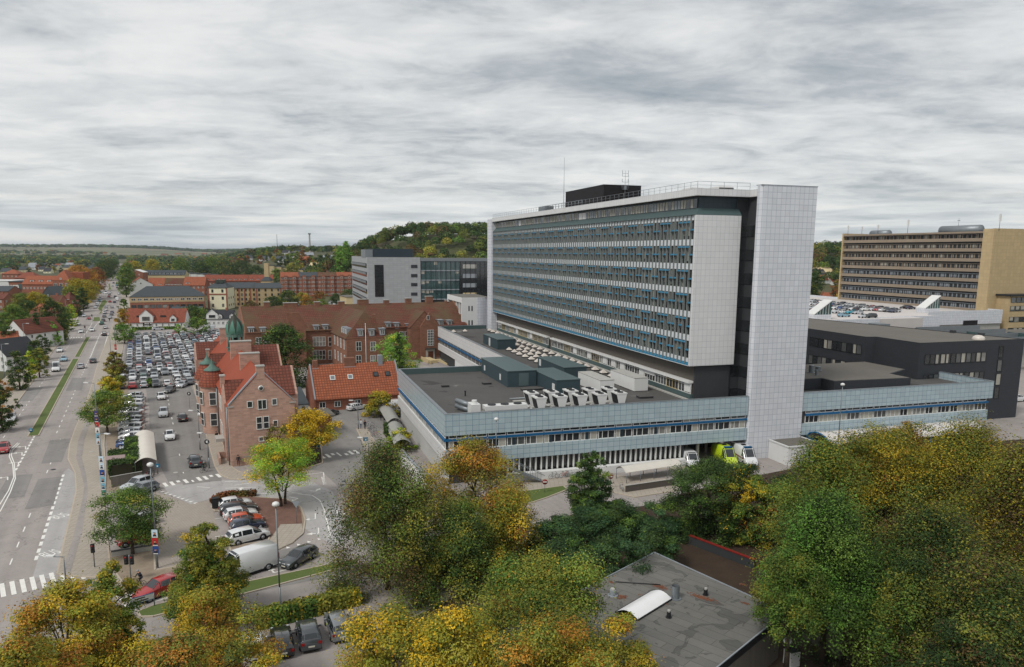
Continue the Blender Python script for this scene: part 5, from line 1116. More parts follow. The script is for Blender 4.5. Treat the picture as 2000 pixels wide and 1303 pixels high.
# black gabled house
t, fr, a0, a1, b0, ze, zr = house('black_roof_house', 'white house with steep black roof and dormers, right of the inn', (405,641), (458,640), 9, 623, 606, 'white_wall', 'roof_black', wins=1, wn=6, chim=(.7,))
L_ = a1-a0; fdormer(t, fr, a0+L_*.2, b0-.3, ze-.1, 4.6, 2.2, roofm='roof_black'); fdormer(t, fr, a0+L_*.48, b0-.1, ze-.1, 1.8, 1.5, roofm='roof_black'); fdormer(t, fr, a0+L_*.92, b0-.1, ze-.1, 1.8, 1.5, roofm='roof_black')
# long yellow and brown office
t, fr, a0, a1, b0, ze, zr = house('long_brick_office', 'long two tone brick building with a flat grey hipped roof behind the inn', (255,609), (400,606), 17, 580, 571.5, 'brick_red', 'roof_slate', hip=8, wins=0, cat='building')
part(t, 'upper_wall', M_['brick_cream'], (a0-.1,a1+.1,b0-.12,b0-.01,ze*.62,ze-.02))
L_ = a1-a0
for i in range(12):
    x = a0+L_*(i+.6)/12.2
    window(t, 'window', x-1.1, x+1.1, ze*.62+.9, ze*.62+2.1, b0-.12, 'a', fw=.12, mull=(.5,)); window(t, 'window', x-1.2, x+1.2, ze*.22, ze*.22+1.8, b0-.02, 'a', fw=.1, fm=M_['dark_metal'])
house('grey_shed', 'low dark roofed shed between the inn and the cream tower', (335,617), (395,616), 9, 607, 599, 'brick_red', 'roof_slate', wins=0, cat='shed')
# row behind
t, fr, a0, a1, b0, ze, zr = house('white_gable_terrace', 'terrace of red roofed brick houses with a blank white gable end', (253,578), (300,577), 12, 556, 543, 'white_wall', 'roof_orange', axis='b', wins=0)
t, fr, a0, a1, b0, ze, zr = house('brick_terrace_house', 'brick terrace house with bright orange roof beside the blank white gable', (288,577), (320,577), 11, 560, 543, 'brick_red', 'roof_orange', wins=2, wn=5, group=None)
fdormer(t, fr, a0+3, b0+1, ze, 3, 1.8, gable=False); fdormer(t, fr, a0+9, b0+1, ze, 2.2, 1.8, gable=False)
t, fr, a0, a1, b0, ze, zr = house('brick_terrace_house', 'brick terrace house with brown roof and a long white dormer', (320,577), (359,577), 11, 560, 543.5, 'brick_red', 'roof_brown', wins=2, wn=5)
fdormer(t, fr, (a0+a1)/2, b0+1, ze, 11.5, 1.8, gable=False, wn=5)
t, fr, a0, a1, b0, ze, zr = house('brick_terrace_house', 'brick terrace house with orange roof next to the cream tower', (359,577), (401,577), 11, 557, 541, 'brick_red', 'roof_orange', wins=2, wn=5); fdormer(t, fr, a0+3, b0+1, ze, 3, 1.8, gable=False)
for i, (x0, x1, w) in enumerate(((401,445,'left'),(446,486,'middle'),(487,535,'right'))):
    t, fr, a0, a1, b0, ze, zr = house('red_apartment_house', 'red roofed apartment house behind the yellow mill, '+w+' of three', (x0,575), (x1,574.5), 12, 549, 537, 'brick_red', 'roof_red', wins=2, wn=6, chim=(.2,.8), group='red roofed blocks behind the yellow mill')
    for k in range(4): fdormer(t, fr, a0+(k+.5)*(a1-a0)/4, b0+1, ze, 1.8, 1.5, gable=False)
t, fr, a0, a1, b0, ze, zr = house('cream_tower_house', 'tall cream rendered mill tower with brick corners and a dark roof', (407,604), (446,604), 13, 562, 551, 'cream', 'roof_slate', axis='a', hip=3.5, wins=3, wn=2, wsize=(1.1,1.7), winmat='dark_metal', cat='mill')
for x in (a0, a1-.9): part(t, 'brick_quoin', M_['brick_red'], (x,x+.9,b0-.14,b0-.01,0,ze))
part(t, 'brick_band', M_['brick_red'], (a0,a1,b0-.15,b0-.02,ze*.66,ze*.66+.8)); part(t, 'roof_lantern', M_['copper_dark'], (a0+3.2,a1-3.2,b0+4,b0+9,zr-.4,zr+1.3))
t, fr, a0, a1, b0, ze, zr = house('yellow_mill', 'yellow brick mill with red brick pilasters and a slate roof', (446,599), (501,598), 15, 563, 552, 'brick_cream', 'roof_slate', wins=4, wn=7, wsize=(1.0,1.5), winmat='dark_metal', cat='mill')
for i in range(6): x = a0+(a1-a0)*i/5; part(t, 'pilaster', M_['brick_red'], (x-.4,x+.4,b0-.16,b0-.01,0,ze))
t, fr, a0, a1, b0, ze, zr = house('yellow_warehouse', 'yellow brick warehouse with slate roof right of the yellow mill', (501,599), (551,598), 15, 563, 553, 'brick_cream', 'roof_slate', wins=4, wn=4, wsize=(1.0,1.5), winmat='dark_metal', cat='warehouse')
for x in (a0+.4, a1-.4): part(t, 'pilaster', M_['brick_red'], (x-.4,x+.4,b0-.16,b0-.01,0,ze))
t, fr, a0, a1, b0, ze, zr = house('mill_tower', 'square yellow chimney stack rising behind the yellow mill', (511,588), (530,588), 9, 548, 538, 'brick_cream', 'roof_slate', hip=3, wins=0, cat='mill'); m = MB(); m.box((a0+a1)/2-1.4,(a0+a1)/2+1.4,b0+3,b0+6,zr-3,zr+8); m.build('stack', M_['brick_cream'], t)
rmats = ('roof_orange','roof_slate','roof_brown','roof_orange')
for i, (x0, x1, w) in enumerate(((550,586,'leftmost, with an orange roof'),(586,623,'second, with a dark slate roof'),(623,660,'third, with a brown roof'),(660,692,'rightmost, with an orange roof'))):
    t, fr, a0, a1, b0, ze, zr = house('red_apartment_block', 'red brick apartment block, '+w, (x0,579), (x1,578.5), 12, 541-i*.6, 532, 'brick_red', rmats[i], wins=5, wn=7, wsize=(1.3,1.2), chim=(.5,), cat='apartment block', group='red brick apartment blocks left of the grey office')
    for k in (0.15,.62): part(t, 'bay', M_['brick_red'], (a0+(a1-a0)*k,a0+(a1-a0)*(k+.2),b0-1.2,b0,0,ze+1)); 
    for k in (0.15,.62):
        for q in range(5): window(t, 'window', a0+(a1-a0)*(k+.04), a0+(a1-a0)*(k+.16), q*ze/5+1.2, q*ze/5+2.4, b0-1.2, 'a', fw=.14)
# grey rows with dormers
t, fr, a0, a1, b0, ze, zr = house('grey_terrace', 'grey roofed row with many small dormers behind the orange roofs', (280,560), (362,560), 14, 537, 528, 'beige', 'roof_slate', wins=0, cat='apartment block')
for k in range(11): fdormer(t, fr, a0+(k+.5)*(a1-a0)/11, b0+.6, ze, 2.2, 1.9, gable=False, wallm='lead_trim', roofm='roof_slate')
house('white_framed_gable', 'brown gable end framed in white behind the white gable terrace', (252,562), (281,562), 12, 532, 527, 'brick_red', 'metal_white', axis='b', wins=3, wn=2, cat='apartment block')
for i in range(5):
    t, fr, a0, a1, b0, ze, zr = house('white_row_house', 'white fronted grey row house, '+ordn[i]+' from the left of the nearer stepped row', (361+i*12.5,558), (373+i*12.5,558), 12, 534+i*.8, 530+i*.8, 'metal_white', 'roof_slate', wins=1, wn=2, flat_h=.5, group='stepped white row houses')
for i in range(6):
    t, fr, a0, a1, b0, ze, zr = house('pale_row_house', 'pale grey row house, '+ordn[i]+' from the left of the farther stepped row', (523+i*14,549-i*.4), (536+i*14,549-i*.4), 12, 519+i*2.0, 516+i*2, 'beige', 'roof_slate', wins=2, wn=2, flat_h=.6, group='stepped pale row houses on the rise')
# yellow flats and dark sheds before the forest hill
t, fr, a0, a1, b0, ze, zr = house('yellow_flats', 'yellow apartment block with grey roof below the forest hill', (846,530), (908,530), 12, 492.5, 486, 'brick_yellow', 'roof_slate', wins=6, wn=9, wsize=(1.2,1.1), winmat='dark_metal', cat='apartment block')
house('grey_hall', 'long grey metal hall right of the yellow flats', (908,530), (957,530), 20, 495, 489, 'roof_slate', 'roof_slate', wins=0, cat='hall')
house('beige_low_house', 'low beige building with a dark flat roof beside the grey office', (677,600), (718,599), 20, 581, 578, 'beige', 'roof_grey', wins=0, flat_h=.3, cat='building')
# left of the main road
LB = (('yellow_house','small ochre house with an orange roof at the left edge',(-12,700),(39,697),11,674,648,'render_yellow','roof_orange','a',0),
      ('white_gable_house','white gabled house with a dark roof at the left edge',(-34,722),(15,726),10,692,665,'white_wall','roof_black','b',0),
      ('white_house_red_roof','white house with a red roof and brown gable beside the left pavement',(11,682),(52,684),15,650,626,'white_wall','roof_darkred','b',0),
      ('brown_house','red roofed house behind the tall dark conifer',(50,655),(80,655),10,628,609,'brick_red','roof_brown','a',0),
      ('orange_house','house with a long orange roof behind the dark trees',(56,640),(92,640),10,612,594,'brick_red','roof_orange','a',3),
      ('red_brick_house','red brick house with a dark brown roof by the left pavement',(92,622),(117,622),10,594,577,'brick_red','roof_brown','a',0),
      ('brown_villa','brown villa with a pale chimney, farther along the left pavement',(121,612),(139,612),10,585,571,'brick_red','roof_darkred','a',3),
      ('black_gable_house','black clad gabled house among the trees left of the road',(81,594),(110,595),10,579,560,'roof_slate','roof_slate','b',0),
      ('red_corner_house','small red house with a white porch left of the far road',(115,588),(131,589),9,571,561,'brick_red','roof_darkred','a',2),
      ('pale_villa','pale beige villa with grey roof beside the far road',(166,547),(195,547),18,527,516,'beige','roof_slate','a',6),
      ('brick_house','brick house at the left edge behind the garden trees',(-14,606),(9,606),10,584,574,'brick_red','roof_darkred','a',0),
      ('orange_roof_villa','villa with a bright orange hipped roof far left',(5,556),(37,556),14,535,527,'brick_red','roof_orange','a',6),
      ('long_red_hall','long hall with a faded red roof behind the school',(30,562),(72,562),16,543,532,'brick_red','roof_red','a',6),
      ('white_flat_hall','white flat roofed hall at the left edge',(-30,574),(26,574),20,549,547,'white_wall','metal_white','a',None))
for (nm, lb, p, q, dp, ye_, yr, wm_, rm_, ax, hp) in LB:
    house(nm, lb, p, q, dp, ye_, yr, wm_, rm_, axis=ax, hip=hp or 0, flat_h=.4 if hp is None else None, wins=0 if hp is None else (2 if dp > 9 else 1), chim=(.5,) if hp == 0 and ax == 'a' else ())
# the school
t, fr, a0, a1, b0, ze, zr = house('brick_school', 'long red brick school wing with an orange tiled roof left of the road', (46,588), (107,588), 14, 555, 539, 'brick_red', 'roof_orange', wins=2, wn=9, cat='school')
for k in (.27,.55,.82): fdormer(t, fr, a0+(a1-a0)*k, b0+2.0, ze+1.0, 2.2, 1.5, gable=False)
t, fr, a0, a1, b0, ze, zr = house('brick_school', 'tall red brick school house with a steep orange roof nearest the road', (106,590), (139,590), 14, 547, 528, 'brick_red', 'roof_orange', axis='b', hip=5, wins=2, wn=3, wsize=(1.8,2.4), cat='school')
part(t, 'side_roof', M_['roof_orange'], (a0-1,a1+3,b0+12,b0+22,ze,ze+4.5))
# brick box with the school's letters
t, fr, a0, a1, b0, ze, zr = house('sign_building', 'brick box building carrying white rounded school letters', (20,585), (57,585), 12, 551, 548, 'brick_red', 'roof_black', flat_h=.4, wins=0, cat='school')
m4 = Matrix.Translation(fr.w(a0+(a1-a0)*.25, b0-.12, ze-2.7)) @ Matrix.Rotation(radians(fr.deg), 4, 'Z') @ Matrix.Rotation(radians(90), 4, 'X')
bpy.context.view_layer.update(); put_text('lettering', 'ucn', 4.6, M_['trim'], m4, parent=t, bold=.16)
part(t, 'grey_panel', M_['lead'], (a0+(a1-a0)*.5,a0+(a1-a0)*.8,b0-.08,b0-.01,ze-5,ze-1.2))
house('slate_roof_hall', 'hall with a dark slate roof left of the lettered brick box', (-12,596), (19,596), 14, 569, 559, 'brick_red', 'roof_slate', wins=1)
# scattered houses: low white estate far left, hillside villas ahead, houses right of the tower
RH = random.Random(11)
hc = [0]
def small(px_, py_, wpx, roofm, wallm, lab, hpx=None, ax=None, dp=9):
    """py_ = foot row on the terrain"""
    lo, hi = 250.0, 6000.0
    for _ in range(50):
        md = (lo+hi)/2; q = WY(px_, py_, md)
        if q.z > gz(q.x, q.y): lo = md
        else: hi = md
    q = WY(px_, py_, lo); w = wpx/FPX*lo; g = gz(q.x, q.y); hc[0] += 1
    dg = RH.uniform(-25, 35) if ax is None else (17 if ax == 'a' else 60)
    t = thing('small_house', lab, 'house', (q.x, q.y, g), dg); w = max(7, min(w, 34)); h = 3.0+RH.random()*1.2; rr = h+min(4.2, dp*.42)
    m = MB(); m.box(-w/2,w/2,0,dp,-2,h); gable_wall(m,0,dp,-w/2,h,rr,.2,'b',h); gable_wall(m,0,dp,w/2-.2,h,rr,.2,'b',h); m.build('wall', M_[wallm], t); m = MB(); ridge_roof(m,-w/2-.3,w/2+.3,0,dp,h,rr,'a',.4,.2); m.build('roof', M_[roofm], t)
    for i in range(int(w//4)): x = -w/2+2+i*4; window(t, 'window', x-.7, x+.7, 1, 2.3, 0, 'a', fw=.14)
    m = MB(); m.box(w*.2,w*.2+.8,dp/2-.4,dp/2+.4,rr-.6,rr+.9); m.build('chimney', M_['brick_red'], t)
estate = [(12,527,'w'),(30,524,'g'),(62,519,'w'),(84,519,'g'),(97,513.5,'w'),(104,524,'b'),(115,515,'w'),(136,511.5,'w'),(150,511,'w'),(64,524,'w'),(80,527,'b'),(92,531,'b'),(110,521,'o'),(128,524,'g'),(134,519,'w'),(46,529,'g'),(10,533,'g'),(20,518,'w'),(178,509.5,'w'),(186,514,'g')]
for i, (x, y, c) in enumerate(estate):
    rm_, wm_ = {'w':('lead_trim','white_wall'),'g':('roof_slate','beige'),'b':('roof_black','cream'),'o':('roof_orange','white_wall')}[c]
    small(x, y+3, 13 if c != 'g' else 17, rm_, wm_, {'w':'pale roofed white house','g':'grey roofed beige house','b':'black roofed cream house','o':'orange roofed house'}[c]+' in the low estate left of the far road, '+ordn[i]+' from the near side' if False else {'w':'pale roofed white house','g':'grey roofed beige house','b':'black roofed cream house','o':'orange roofed house'}[c]+', '+('at the left edge of' if x < 30 else 'in the middle of' if x < 100 else 'by the road side of')+' the distant low estate', dp=10)
hill = [(466,500,'w'),(473,512,'o'),(488,505,'w'),(455,503,'r'),(401,514,'r'),(398,494,'o'),(413,503,'o'),(425,505,'b'),(374,522,'o'),(436,508,'w'),(443,502,'r'),(449,504,'o'),(416,516,'r'),(404,508,'r'),(348,494,'o'),(295,519,'o'),(310,518,'r'),(520,491,'o'),(530,487,'w'),(538,489,'o'),(515,493,'g'),(547,509,'w'),(556,495,'b'),(584,496,'w'),(597,510,'o'),(612,522,'y'),(604,500,'g'),(514,507,'w'),(571,500,'b'),(385,523,'b'),(630,523,'w'),(655,521,'g'),(640,507,'g'),(476,488,'w'),(452,517,'r'),(440,516,'o'),(325,525,'o'),(320,496,'r')]
for i, (x, y, c) in enumerate(hill):
    rm_, wm_, nm_ = {'w':('roof_slate','white_wall','white house with slate roof'),'o':('roof_orange','brick_red','brick house with orange roof'),'r':('roof_darkred','brick_red','brick house with dark red roof'),'b':('roof_black','white_wall','white house with black roof'),'g':('lead_trim','beige','beige house with pale grey roof'),'y':('beige','cream','cream house with a beige roof')}[c]
    near = ('above the grey dormered row' if x < 360 else 'above the white stepped row' if x < 430 else 'among trees above the red roofed blocks' if x < 500 else 'on the slope left of the forest hill' if x < 580 else 'at the foot of the forest hill')
    small(x, y+3, 17 if y > 498 else 13, rm_, wm_, nm_+' '+near, ax=None)
for (x, y, wpx, rm_, wm_, lb, dp) in ((1612,537,50,'beige','beige','big house with a straw coloured hipped roof right of the tower',22),(1603,541,26,'roof_black','white_wall','house with a black gable before the straw roof',10),(1612,551,18,'roof_orange','white_wall','orange roofed white house below the straw roof',9),(1632,553,16,'roof_orange','white_wall','orange roofed white house beside the yellow block',9),(1608,590,44,'roof_orange','white_wall','white house with a bright orange roof behind the parking deck',10)):
    small(x, y+4, wpx, rm_, wm_, lb, ax='a', dp=dp)
_g = {}
for o in [o for o in COL.objects if o.name.startswith('small_house')]: _g.setdefault(o['label'], []).append(o)
for lb, os_ in _g.items():
    if len(os_) > 1:
        bpy.context.view_layer.update(); os_.sort(key=lambda o: P(o.location)[0]); n = len(os_)
        for i, o in enumerate(os_): o['label'] = ('left' if i == 0 else 'right')+' '+lb if n == 2 else (('leftmost ' if i == 0 else 'rightmost ' if i == n-1 else ordn[i]+' from left, ')+lb)
# pylon-like chimney and radio mast on the horizon
for px_, y0_, y1_, Y, r, lb in ((605,478,458,1500,2.2,'slim chimney tower on the horizon left of the forest hill'),(542,492,458,1100,.35,'thin radio mast on the horizon above the hillside houses')):
    q = WY(px_, y0_, Y); z1 = WY(px_, y1_, Y).z; t = thing('horizon_mast' if r < 1 else 'chimney_tower', lb, 'tower', (q.x, q.y, gz(q.x, q.y))); m = MB(); m.cyl(0,0,0,z1-gz(q.x,q.y),r,r*.7,n=10); m.build('shaft', M_['dark_metal'] if r < 1 else M_['concrete'], t)
    if r > 1: m = MB(); m.cyl(0,0,z1-gz(q.x,q.y)-.1,z1-gz(q.x,q.y)+2.5,r*1.2,n=10); m.build('head', M_['metal'], t)
# ================================================================== flat roofed building in the foreground, garden walls
ZF = 4.0
A_, B_ = W(1278,1079,ZF), W(1536,1196,ZF); dr = Vector((cos(radians(-133.5)), sin(radians(-133.5)), 0)); C_, D_ = B_+dr*26, A_+dr*26
nrm_ = (B_-A_).normalized()
t = thing('flat_roof_building', 'low building with a stained grey felt roof and white edge in the foreground', 'building', (A_.x, A_.y, 0))
t['off'] = (A_.x, A_.y, 0)
def inset(p, k): c = (A_+C_)/2; d = (c-p).normalized(); return p+d*k
pl = [(p.x, p.y) for p in (A_, B_, C_, D_)]; m = MB(); m.prism([(q.x, q.y) for q in (inset(p, .5) for p in (A_,B_,C_,D_))], 0, ZF-.65); m.build('wall', mat('grey board wall', lin(118,112,104), .85, .15, streak=.6), t)
m = MB(); m.prism(pl, ZF-.6, ZF-.06); m.build('fascia', M_['dark_metal'], t)
fm_ = mat('stained roofing felt', lin(104,102,98), .92, .10, sc=.35, sc2=3); tt_ = fm_.node_tree; tc_ = tt_.nodes.new('ShaderNodeTexCoord')
mp = tt_.nodes.new('ShaderNodeMapping'); mp.inputs['Rotation'].default_value = (0,0,radians(43)); tt_.links.new(tc_.outputs['Object'], mp.inputs[0])
br_ = tt_.nodes.new('ShaderNodeTexBrick'); br_.inputs['Scale'].default_value = 1; br_.inputs['Brick Width'].default_value = 5; br_.inputs['Row Height'].default_value = 1.0; br_.inputs['Mortar Size'].default_value = .02
br_.inputs['Color1'].default_value = (*lin(100,99,95),1); br_.inputs['Color2'].default_value = (*lin(110,108,103),1); br_.inputs['Mortar'].default_value = (*lin(72,71,68),1); tt_.links.new(mp.outputs[0], br_.inputs['Vector'])
nz = noise(tc_.outputs['Object'], .42, 3, .5, 1.2, tt_); rp_ = ramp(nz, [(.0,(1,1,1)),(.56,(1,1,1)),(.575,(.55,.55,.56)),(.60,(.72,.73,.74)),(1,(.66,.67,.68))], tt_)
mu = nn('ShaderNodeMix', tt_, data_type='RGBA', blend_type='MULTIPLY'); mu.inputs[0].default_value = 1; tt_.links.new(br_.outputs[0], mu.inputs[6]); tt_.links.new(rp_, mu.inputs[7]); tt_.links.new(mu.outputs[2], tt_.nodes[fm_['hs']].inputs['Color'])
m = MB(); m.prism([(q.x, q.y) for q in (inset(p, .12) for p in (A_,B_,C_,D_))], ZF-.06, ZF); m.build('roof', fm_, t)
m = MB()
for p, q in ((A_,B_),(B_,C_),(C_,D_),(D_,A_)):
    d = (q-p).normalized(); n_ = Vector((-d.y, d.x, 0)); c = (A_+C_)/2
    if (c-p).dot(n_) < 0: n_ = -n_
    m.ext([p-d*.02, q+d*.02, q+d*.02+n_*.1, p-d*.02+n_*.1], (0,0,.07))
m.build('roof_edge', M_['lead_trim'], t)
for i in range(7):
    p = B_+dr*(1.0+i*1.9)-nrm_*.38; m = MB(); m.ext([p+Vector((0,0,-1.15)), p+dr*1.5+Vector((0,0,-1.15)), p+dr*1.5+Vector((0,0,-.68)), p+Vector((0,0,-.68))], nrm_*.06); m.build('window', M_['pane'] if i % 3 else M_['metal'], t)
sk_ = thing('barrel_rooflight', 'white curved rooflight on the stained felt roof', 'skylight', tuple(W(1262,1188,ZF)), -133.5+90)
u0, u1 = W(1225,1215,ZF), W(1268,1160,ZF); q0_, q1_ = W(1270,1158,ZF), W(1312,1172,ZF)
bpy.context.view_layer.update(); iv = sk_.matrix_world.inverted()
e1 = dr; e2 = (q1_-q0_).normalized(); ww = (q1_-q0_).length; st0 = W(1270,1158,ZF); v = []; f = []
for i in range(13):
    for j in range(9): p = st0+e1*i*.42+e2*ww*(j/8)+Vector((0,0,.12+.42*sin(pi*j/8))); v.append(iv@p)
for i in range(12):
    for j in range(8): k = i*9+j; f.append((k,k+1,k+10,k+9))
m = MB(); m.add(v, f, 0, True); m.build('glazing', mat('opal plastic', lin(226,226,226), .3, .03, spec=.6), sk_)
m = MB(); m.ext([iv@(st0-e2*.05+Vector((0,0,0))), iv@(st0+e2*(ww+.05)), iv@(st0+e2*(ww+.05)+e1*5.1), iv@(st0-e2*.05+e1*5.1)], (0,0,.14)); m.build('upstand', M_['dark_metal'], sk_)
for (X, Y, r, h, c, lb) in ((1319,1169,.33,1.15,'metal','tall open galvanised vent pipe beside the curved rooflight'),(1378,1162,.17,.5,'dark_metal','short black vent with a rusty cap, behind the galvanised one'),(1306,1206,.17,.5,'dark_metal','short black vent right of the white curved rooflight'),(1197,1163,.28,.5,'lead_trim','round grey ventilator at the left roof edge')):
    p = W(X, Y, ZF); v_ = thing('roof_vent', lb, 'vent', tuple(p)); m = MB(); m.cyl(0,0,0,h,r,n=16,cap=h<1); m.cyl(0,0,0,.06,r*1.5,n=16); m.build('pipe', M_[c], v_)
    if h < 1: MB().cyl(0,0,h,h+.14,r*.75,n=12).build('cap', M_['concrete'], v_)
RL = random.Random(9); lf = MB()
for (X, Y, a_, b_, n_) in ((1372,1167,1.2,.35,260),(1290,1146,.7,.4,150),(1215,1166,.4,.4,90),(1195,1137,.3,.2,40),(1450,1141,.3,.2,40),(1275,1170,1.4,.15,90),(1455,1178,.5,.2,50)):
    c = W(X, Y, ZF+.02)
    for i in range(n_):
        p = c+e2*RL.gauss(0,a_*.5)-e1*RL.gauss(0,b_*.5); an_ = RL.random()*6.3; u = Vector((cos(an_),sin(an_),.2))*.07; w_ = Vector((-sin(an_),cos(an_),.1))*.045; lf.add([p-u,p+w_,p+u,p-w_], [(0,1,2,3)])
o = lf.build('fallen_leaves', mat('fallen leaves', lin(116,74,54), .9, .3)); tag(o, 'rusty fallen leaves lying in patches on the felt roof', 'leaves', kind='stuff')
t = thing('roof_pipe', 'thin dark pipe lying on the felt roof behind the rooflight', 'pipe', tuple(W(1200,1136,ZF+.08))); m = MB(); m.tube((0,0,0), W(1290,1142,ZF+.08)-W(1200,1136,ZF+.08), .04, n=6); m.build('pipe', M_['dark_metal'], t); m = MB(); m.box(-.1,.1,-.1,.1,-.1,.02); m.build('bracket', M_['metal'], t)
for p, q, h, w, mt, nm, lb in (((1345,1063),(1472,1112),1.0,.25,'dark_wall','retaining_wall','low grey garden wall with a red top rail behind the flat roofed building'),((1543,1232),(1640,1290),2.2,.12,'fence','board_fence','weathered vertical board fence right of the flat roofed building'),((783,905),(870,1010),2.2,.3,'white_wall','white_garden_wall','white garden wall running beside the tiled podium')):
    a, b = W(*p), W(*q); d = (b-a).normalized(); n_ = Vector((-d.y, d.x, 0)); t = thing(nm, lb, 'fence' if 'fence' in nm else 'wall', tuple(a)); m = MB(); o_ = Vector((0,0,0)); m.ext([o_, b-a, b-a+n_*w, n_*w], (0,0,h))
    m.build('panel' if mt == 'fence' else 'wall', mat('weathered boards', lin(112,106,98), .9, .2, streak=.8) if mt == 'fence' else M_[mt], t); m = MB(); m.ext([-n_*.05+Vector((0,0,h)), b-a-n_*.05+Vector((0,0,h)), b-a+n_*(w+.05)+Vector((0,0,h)), n_*(w+.05)+Vector((0,0,h))], (0,0,.1)); m.build('top_rail', M_['red'] if nm[0] == 'r' else M_['lead_trim'], t)
# ================================================================== vehicles (nose along +x, origin on the ground at the middle)
def loft(st, profw):
    """st = stations (x, zbot, zbelt, ztop, wbelt, wtop); returns faces split into body and glass"""
    return st
def car_mesh(kind):
    """stations along the car: x, belt height, top height, half width at belt, half width at top; glass between belt and top where g"""
    S = {'hatch': [(-2.0,.50,.50,.70,.68,0),(-1.98,.86,.90,.78,.70,0),(-1.90,.92,1.02,.82,.66,1),(-1.55,.94,1.40,.85,.60,1),(-.7,.94,1.47,.87,.62,1),(.1,.92,1.45,.87,.62,1),(.95,.90,.98,.86,.70,0),(1.5,.84,.90,.84,.68,0),(1.9,.72,.78,.76,.62,0),(2.02,.50,.52,.66,.60,0)],
         'wagon': [(-2.3,.52,.52,.72,.70,0),(-2.27,.90,.94,.80,.72,0),(-2.18,.95,1.05,.84,.68,1),(-1.85,.96,1.40,.86,.62,1),(-.9,.96,1.50,.88,.64,1),(.15,.94,1.47,.88,.63,1),(1.05,.92,.99,.87,.70,0),(1.7,.85,.92,.85,.68,0),(2.2,.72,.78,.78,.62,0),(2.33,.50,.52,.68,.60,0)],
         'sedan': [(-2.3,.52,.52,.72,.68,0),(-2.26,.90,.98,.80,.70,0),(-1.7,.94,1.02,.84,.70,0),(-1.05,.95,1.38,.86,.60,1),(-.5,.95,1.44,.87,.61,1),(.15,.93,1.42,.87,.61,1),(1.0,.90,.96,.87,.70,0),(1.7,.84,.90,.85,.68,0),(2.2,.70,.76,.78,.62,0),(2.33,.50,.52,.68,.60,0)],
         'suv': [(-2.25,.58,.58,.76,.72,0),(-2.22,1.02,1.06,.84,.76,0),(-2.12,1.08,1.20,.88,.72,1),(-1.85,1.10,1.60,.90,.66,1),(-.8,1.10,1.70,.92,.68,1),(.2,1.08,1.67,.92,.68,1),(.98,1.04,1.12,.91,.74,0),(1.7,.98,1.05,.90,.74,0),(2.15,.84,.92,.84,.70,0),(2.28,.58,.60,.74,.66,0)],
         'mpv': [(-2.4,.56,.56,.76,.74,0),(-2.37,.98,1.02,.84,.76,0),(-2.28,1.02,1.14,.88,.72,1),(-2.0,1.04,1.55,.90,.66,1),(-.9,1.04,1.66,.92,.68,1),(.35,1.0,1.62,.92,.67,1),(1.45,.96,1.04,.90,.72,0),(1.9,.88,.95,.87,.70,0),(2.3,.74,.80,.80,.66,0),(2.42,.52,.54,.70,.62,0)],
         'van': [(-2.7,.62,.62,.92,.90,0),(-2.68,1.2,2.2,.98,.86,0),(-2.6,1.2,2.42,1.0,.86,0),(-.9,1.2,2.5,1.0,.86,0),(1.1,1.2,2.46,1.0,.85,0),(1.35,1.18,2.36,1.0,.84,1),(2.15,1.14,1.30,.98,.84,0),(2.5,1.0,1.12,.94,.80,0),(2.72,.80,.86,.88,.76,0),(2.8,.55,.58,.80,.74,0)]}[kind]
    zb = .28 if kind != 'van' else .34
    L = []
    for (x, zm, zt, wm, wt, g) in S:
        L.append([(x,-wm*.93,zb),(x,-wm,zb+.18),(x,-wm,max(zm-.08,zb+.2)),(x,-wm*.97,zm),(x,-wt,zt-.05),(x,-wt*.8,zt),(x,wt*.8,zt),(x,wt,zt-.05),(x,wm*.97,zm),(x,wm,max(zm-.08,zb+.2)),(x,wm,zb+.18),(x,wm*.93,zb)])
    body = MB(); gl = MB(); n = 12
    for mb in (body,): mb.v = [p for r in L for p in r]
    for i in range(len(L)-1):
        g = S[i][5] and (S[i+1][5] or S[i][2]-S[i+1][2] > .3)
        gs = g or (S[i][5]) or (S[i+1][5] and not S[i][5])
        for j in range(n-1):
            f = [i*n+j, i*n+j+1, (i+1)*n+j+1, (i+1)*n+j]; side = j in (3, 7); top = j in (4, 5, 6)
            steep = abs(S[i][2]-S[i+1][2]) > .25*abs(S[i][0]-S[i+1][0]) and max(S[i][2], S[i+1][2]) > S[i][1]+.25
            isg = (side and (S[i][5] or S[i+1][5])) or (top and steep and (S[i][5] or S[i+1][5]))
            if kind == 'van' and side and S[i][0] < .9: isg = False
            if isg:
                q = [Vector(body.v[k]) for k in f]; c = sum(q, Vector())/4; nr = (q[1]-q[0]).cross(q[3]-q[0]); nr = nr.normalized() if nr.length > 1e-6 else Vector((0,0,1))
                if nr.dot(c-Vector((c.x*.9, 0, .8))) < 0: nr = -nr
                gl.add([c+(p-c)*.9+nr*.012 for p in q], [(0,1,2,3)] if (q[1]-q[0]).cross(q[3]-q[0]).dot(nr) > 0 else [(3,2,1,0)])
            body.f.append(f); body.m.append(0); body.sm.append(True)
    for r in (0, len(L)-1): k = [r*n+j for j in range(n)]; body.f.append(k if r else k[::-1]); body.m.append(0); body.sm.append(False)
    body.f.append([i*n for i in range(len(L))][::-1]+[i*n+11 for i in range(len(L))]); body.m.append(0); body.sm.append(False)
    return body, gl, S
WB = {'hatch':(-1.25,1.3,.31,.84),'wagon':(-1.35,1.45,.33,.86),'sedan':(-1.35,1.45,.33,.86),'suv':(-1.3,1.4,.36,.90),'mpv':(-1.4,1.45,.34,.90),'van':(-1.6,1.75,.36,.98)}
def wheel_mb(x, y, r, s): m = MB(); m.tube((x, y-s*.10, r), (x, y+s*.03, r), r, n=16, sm=True); return m
PROTO = {}
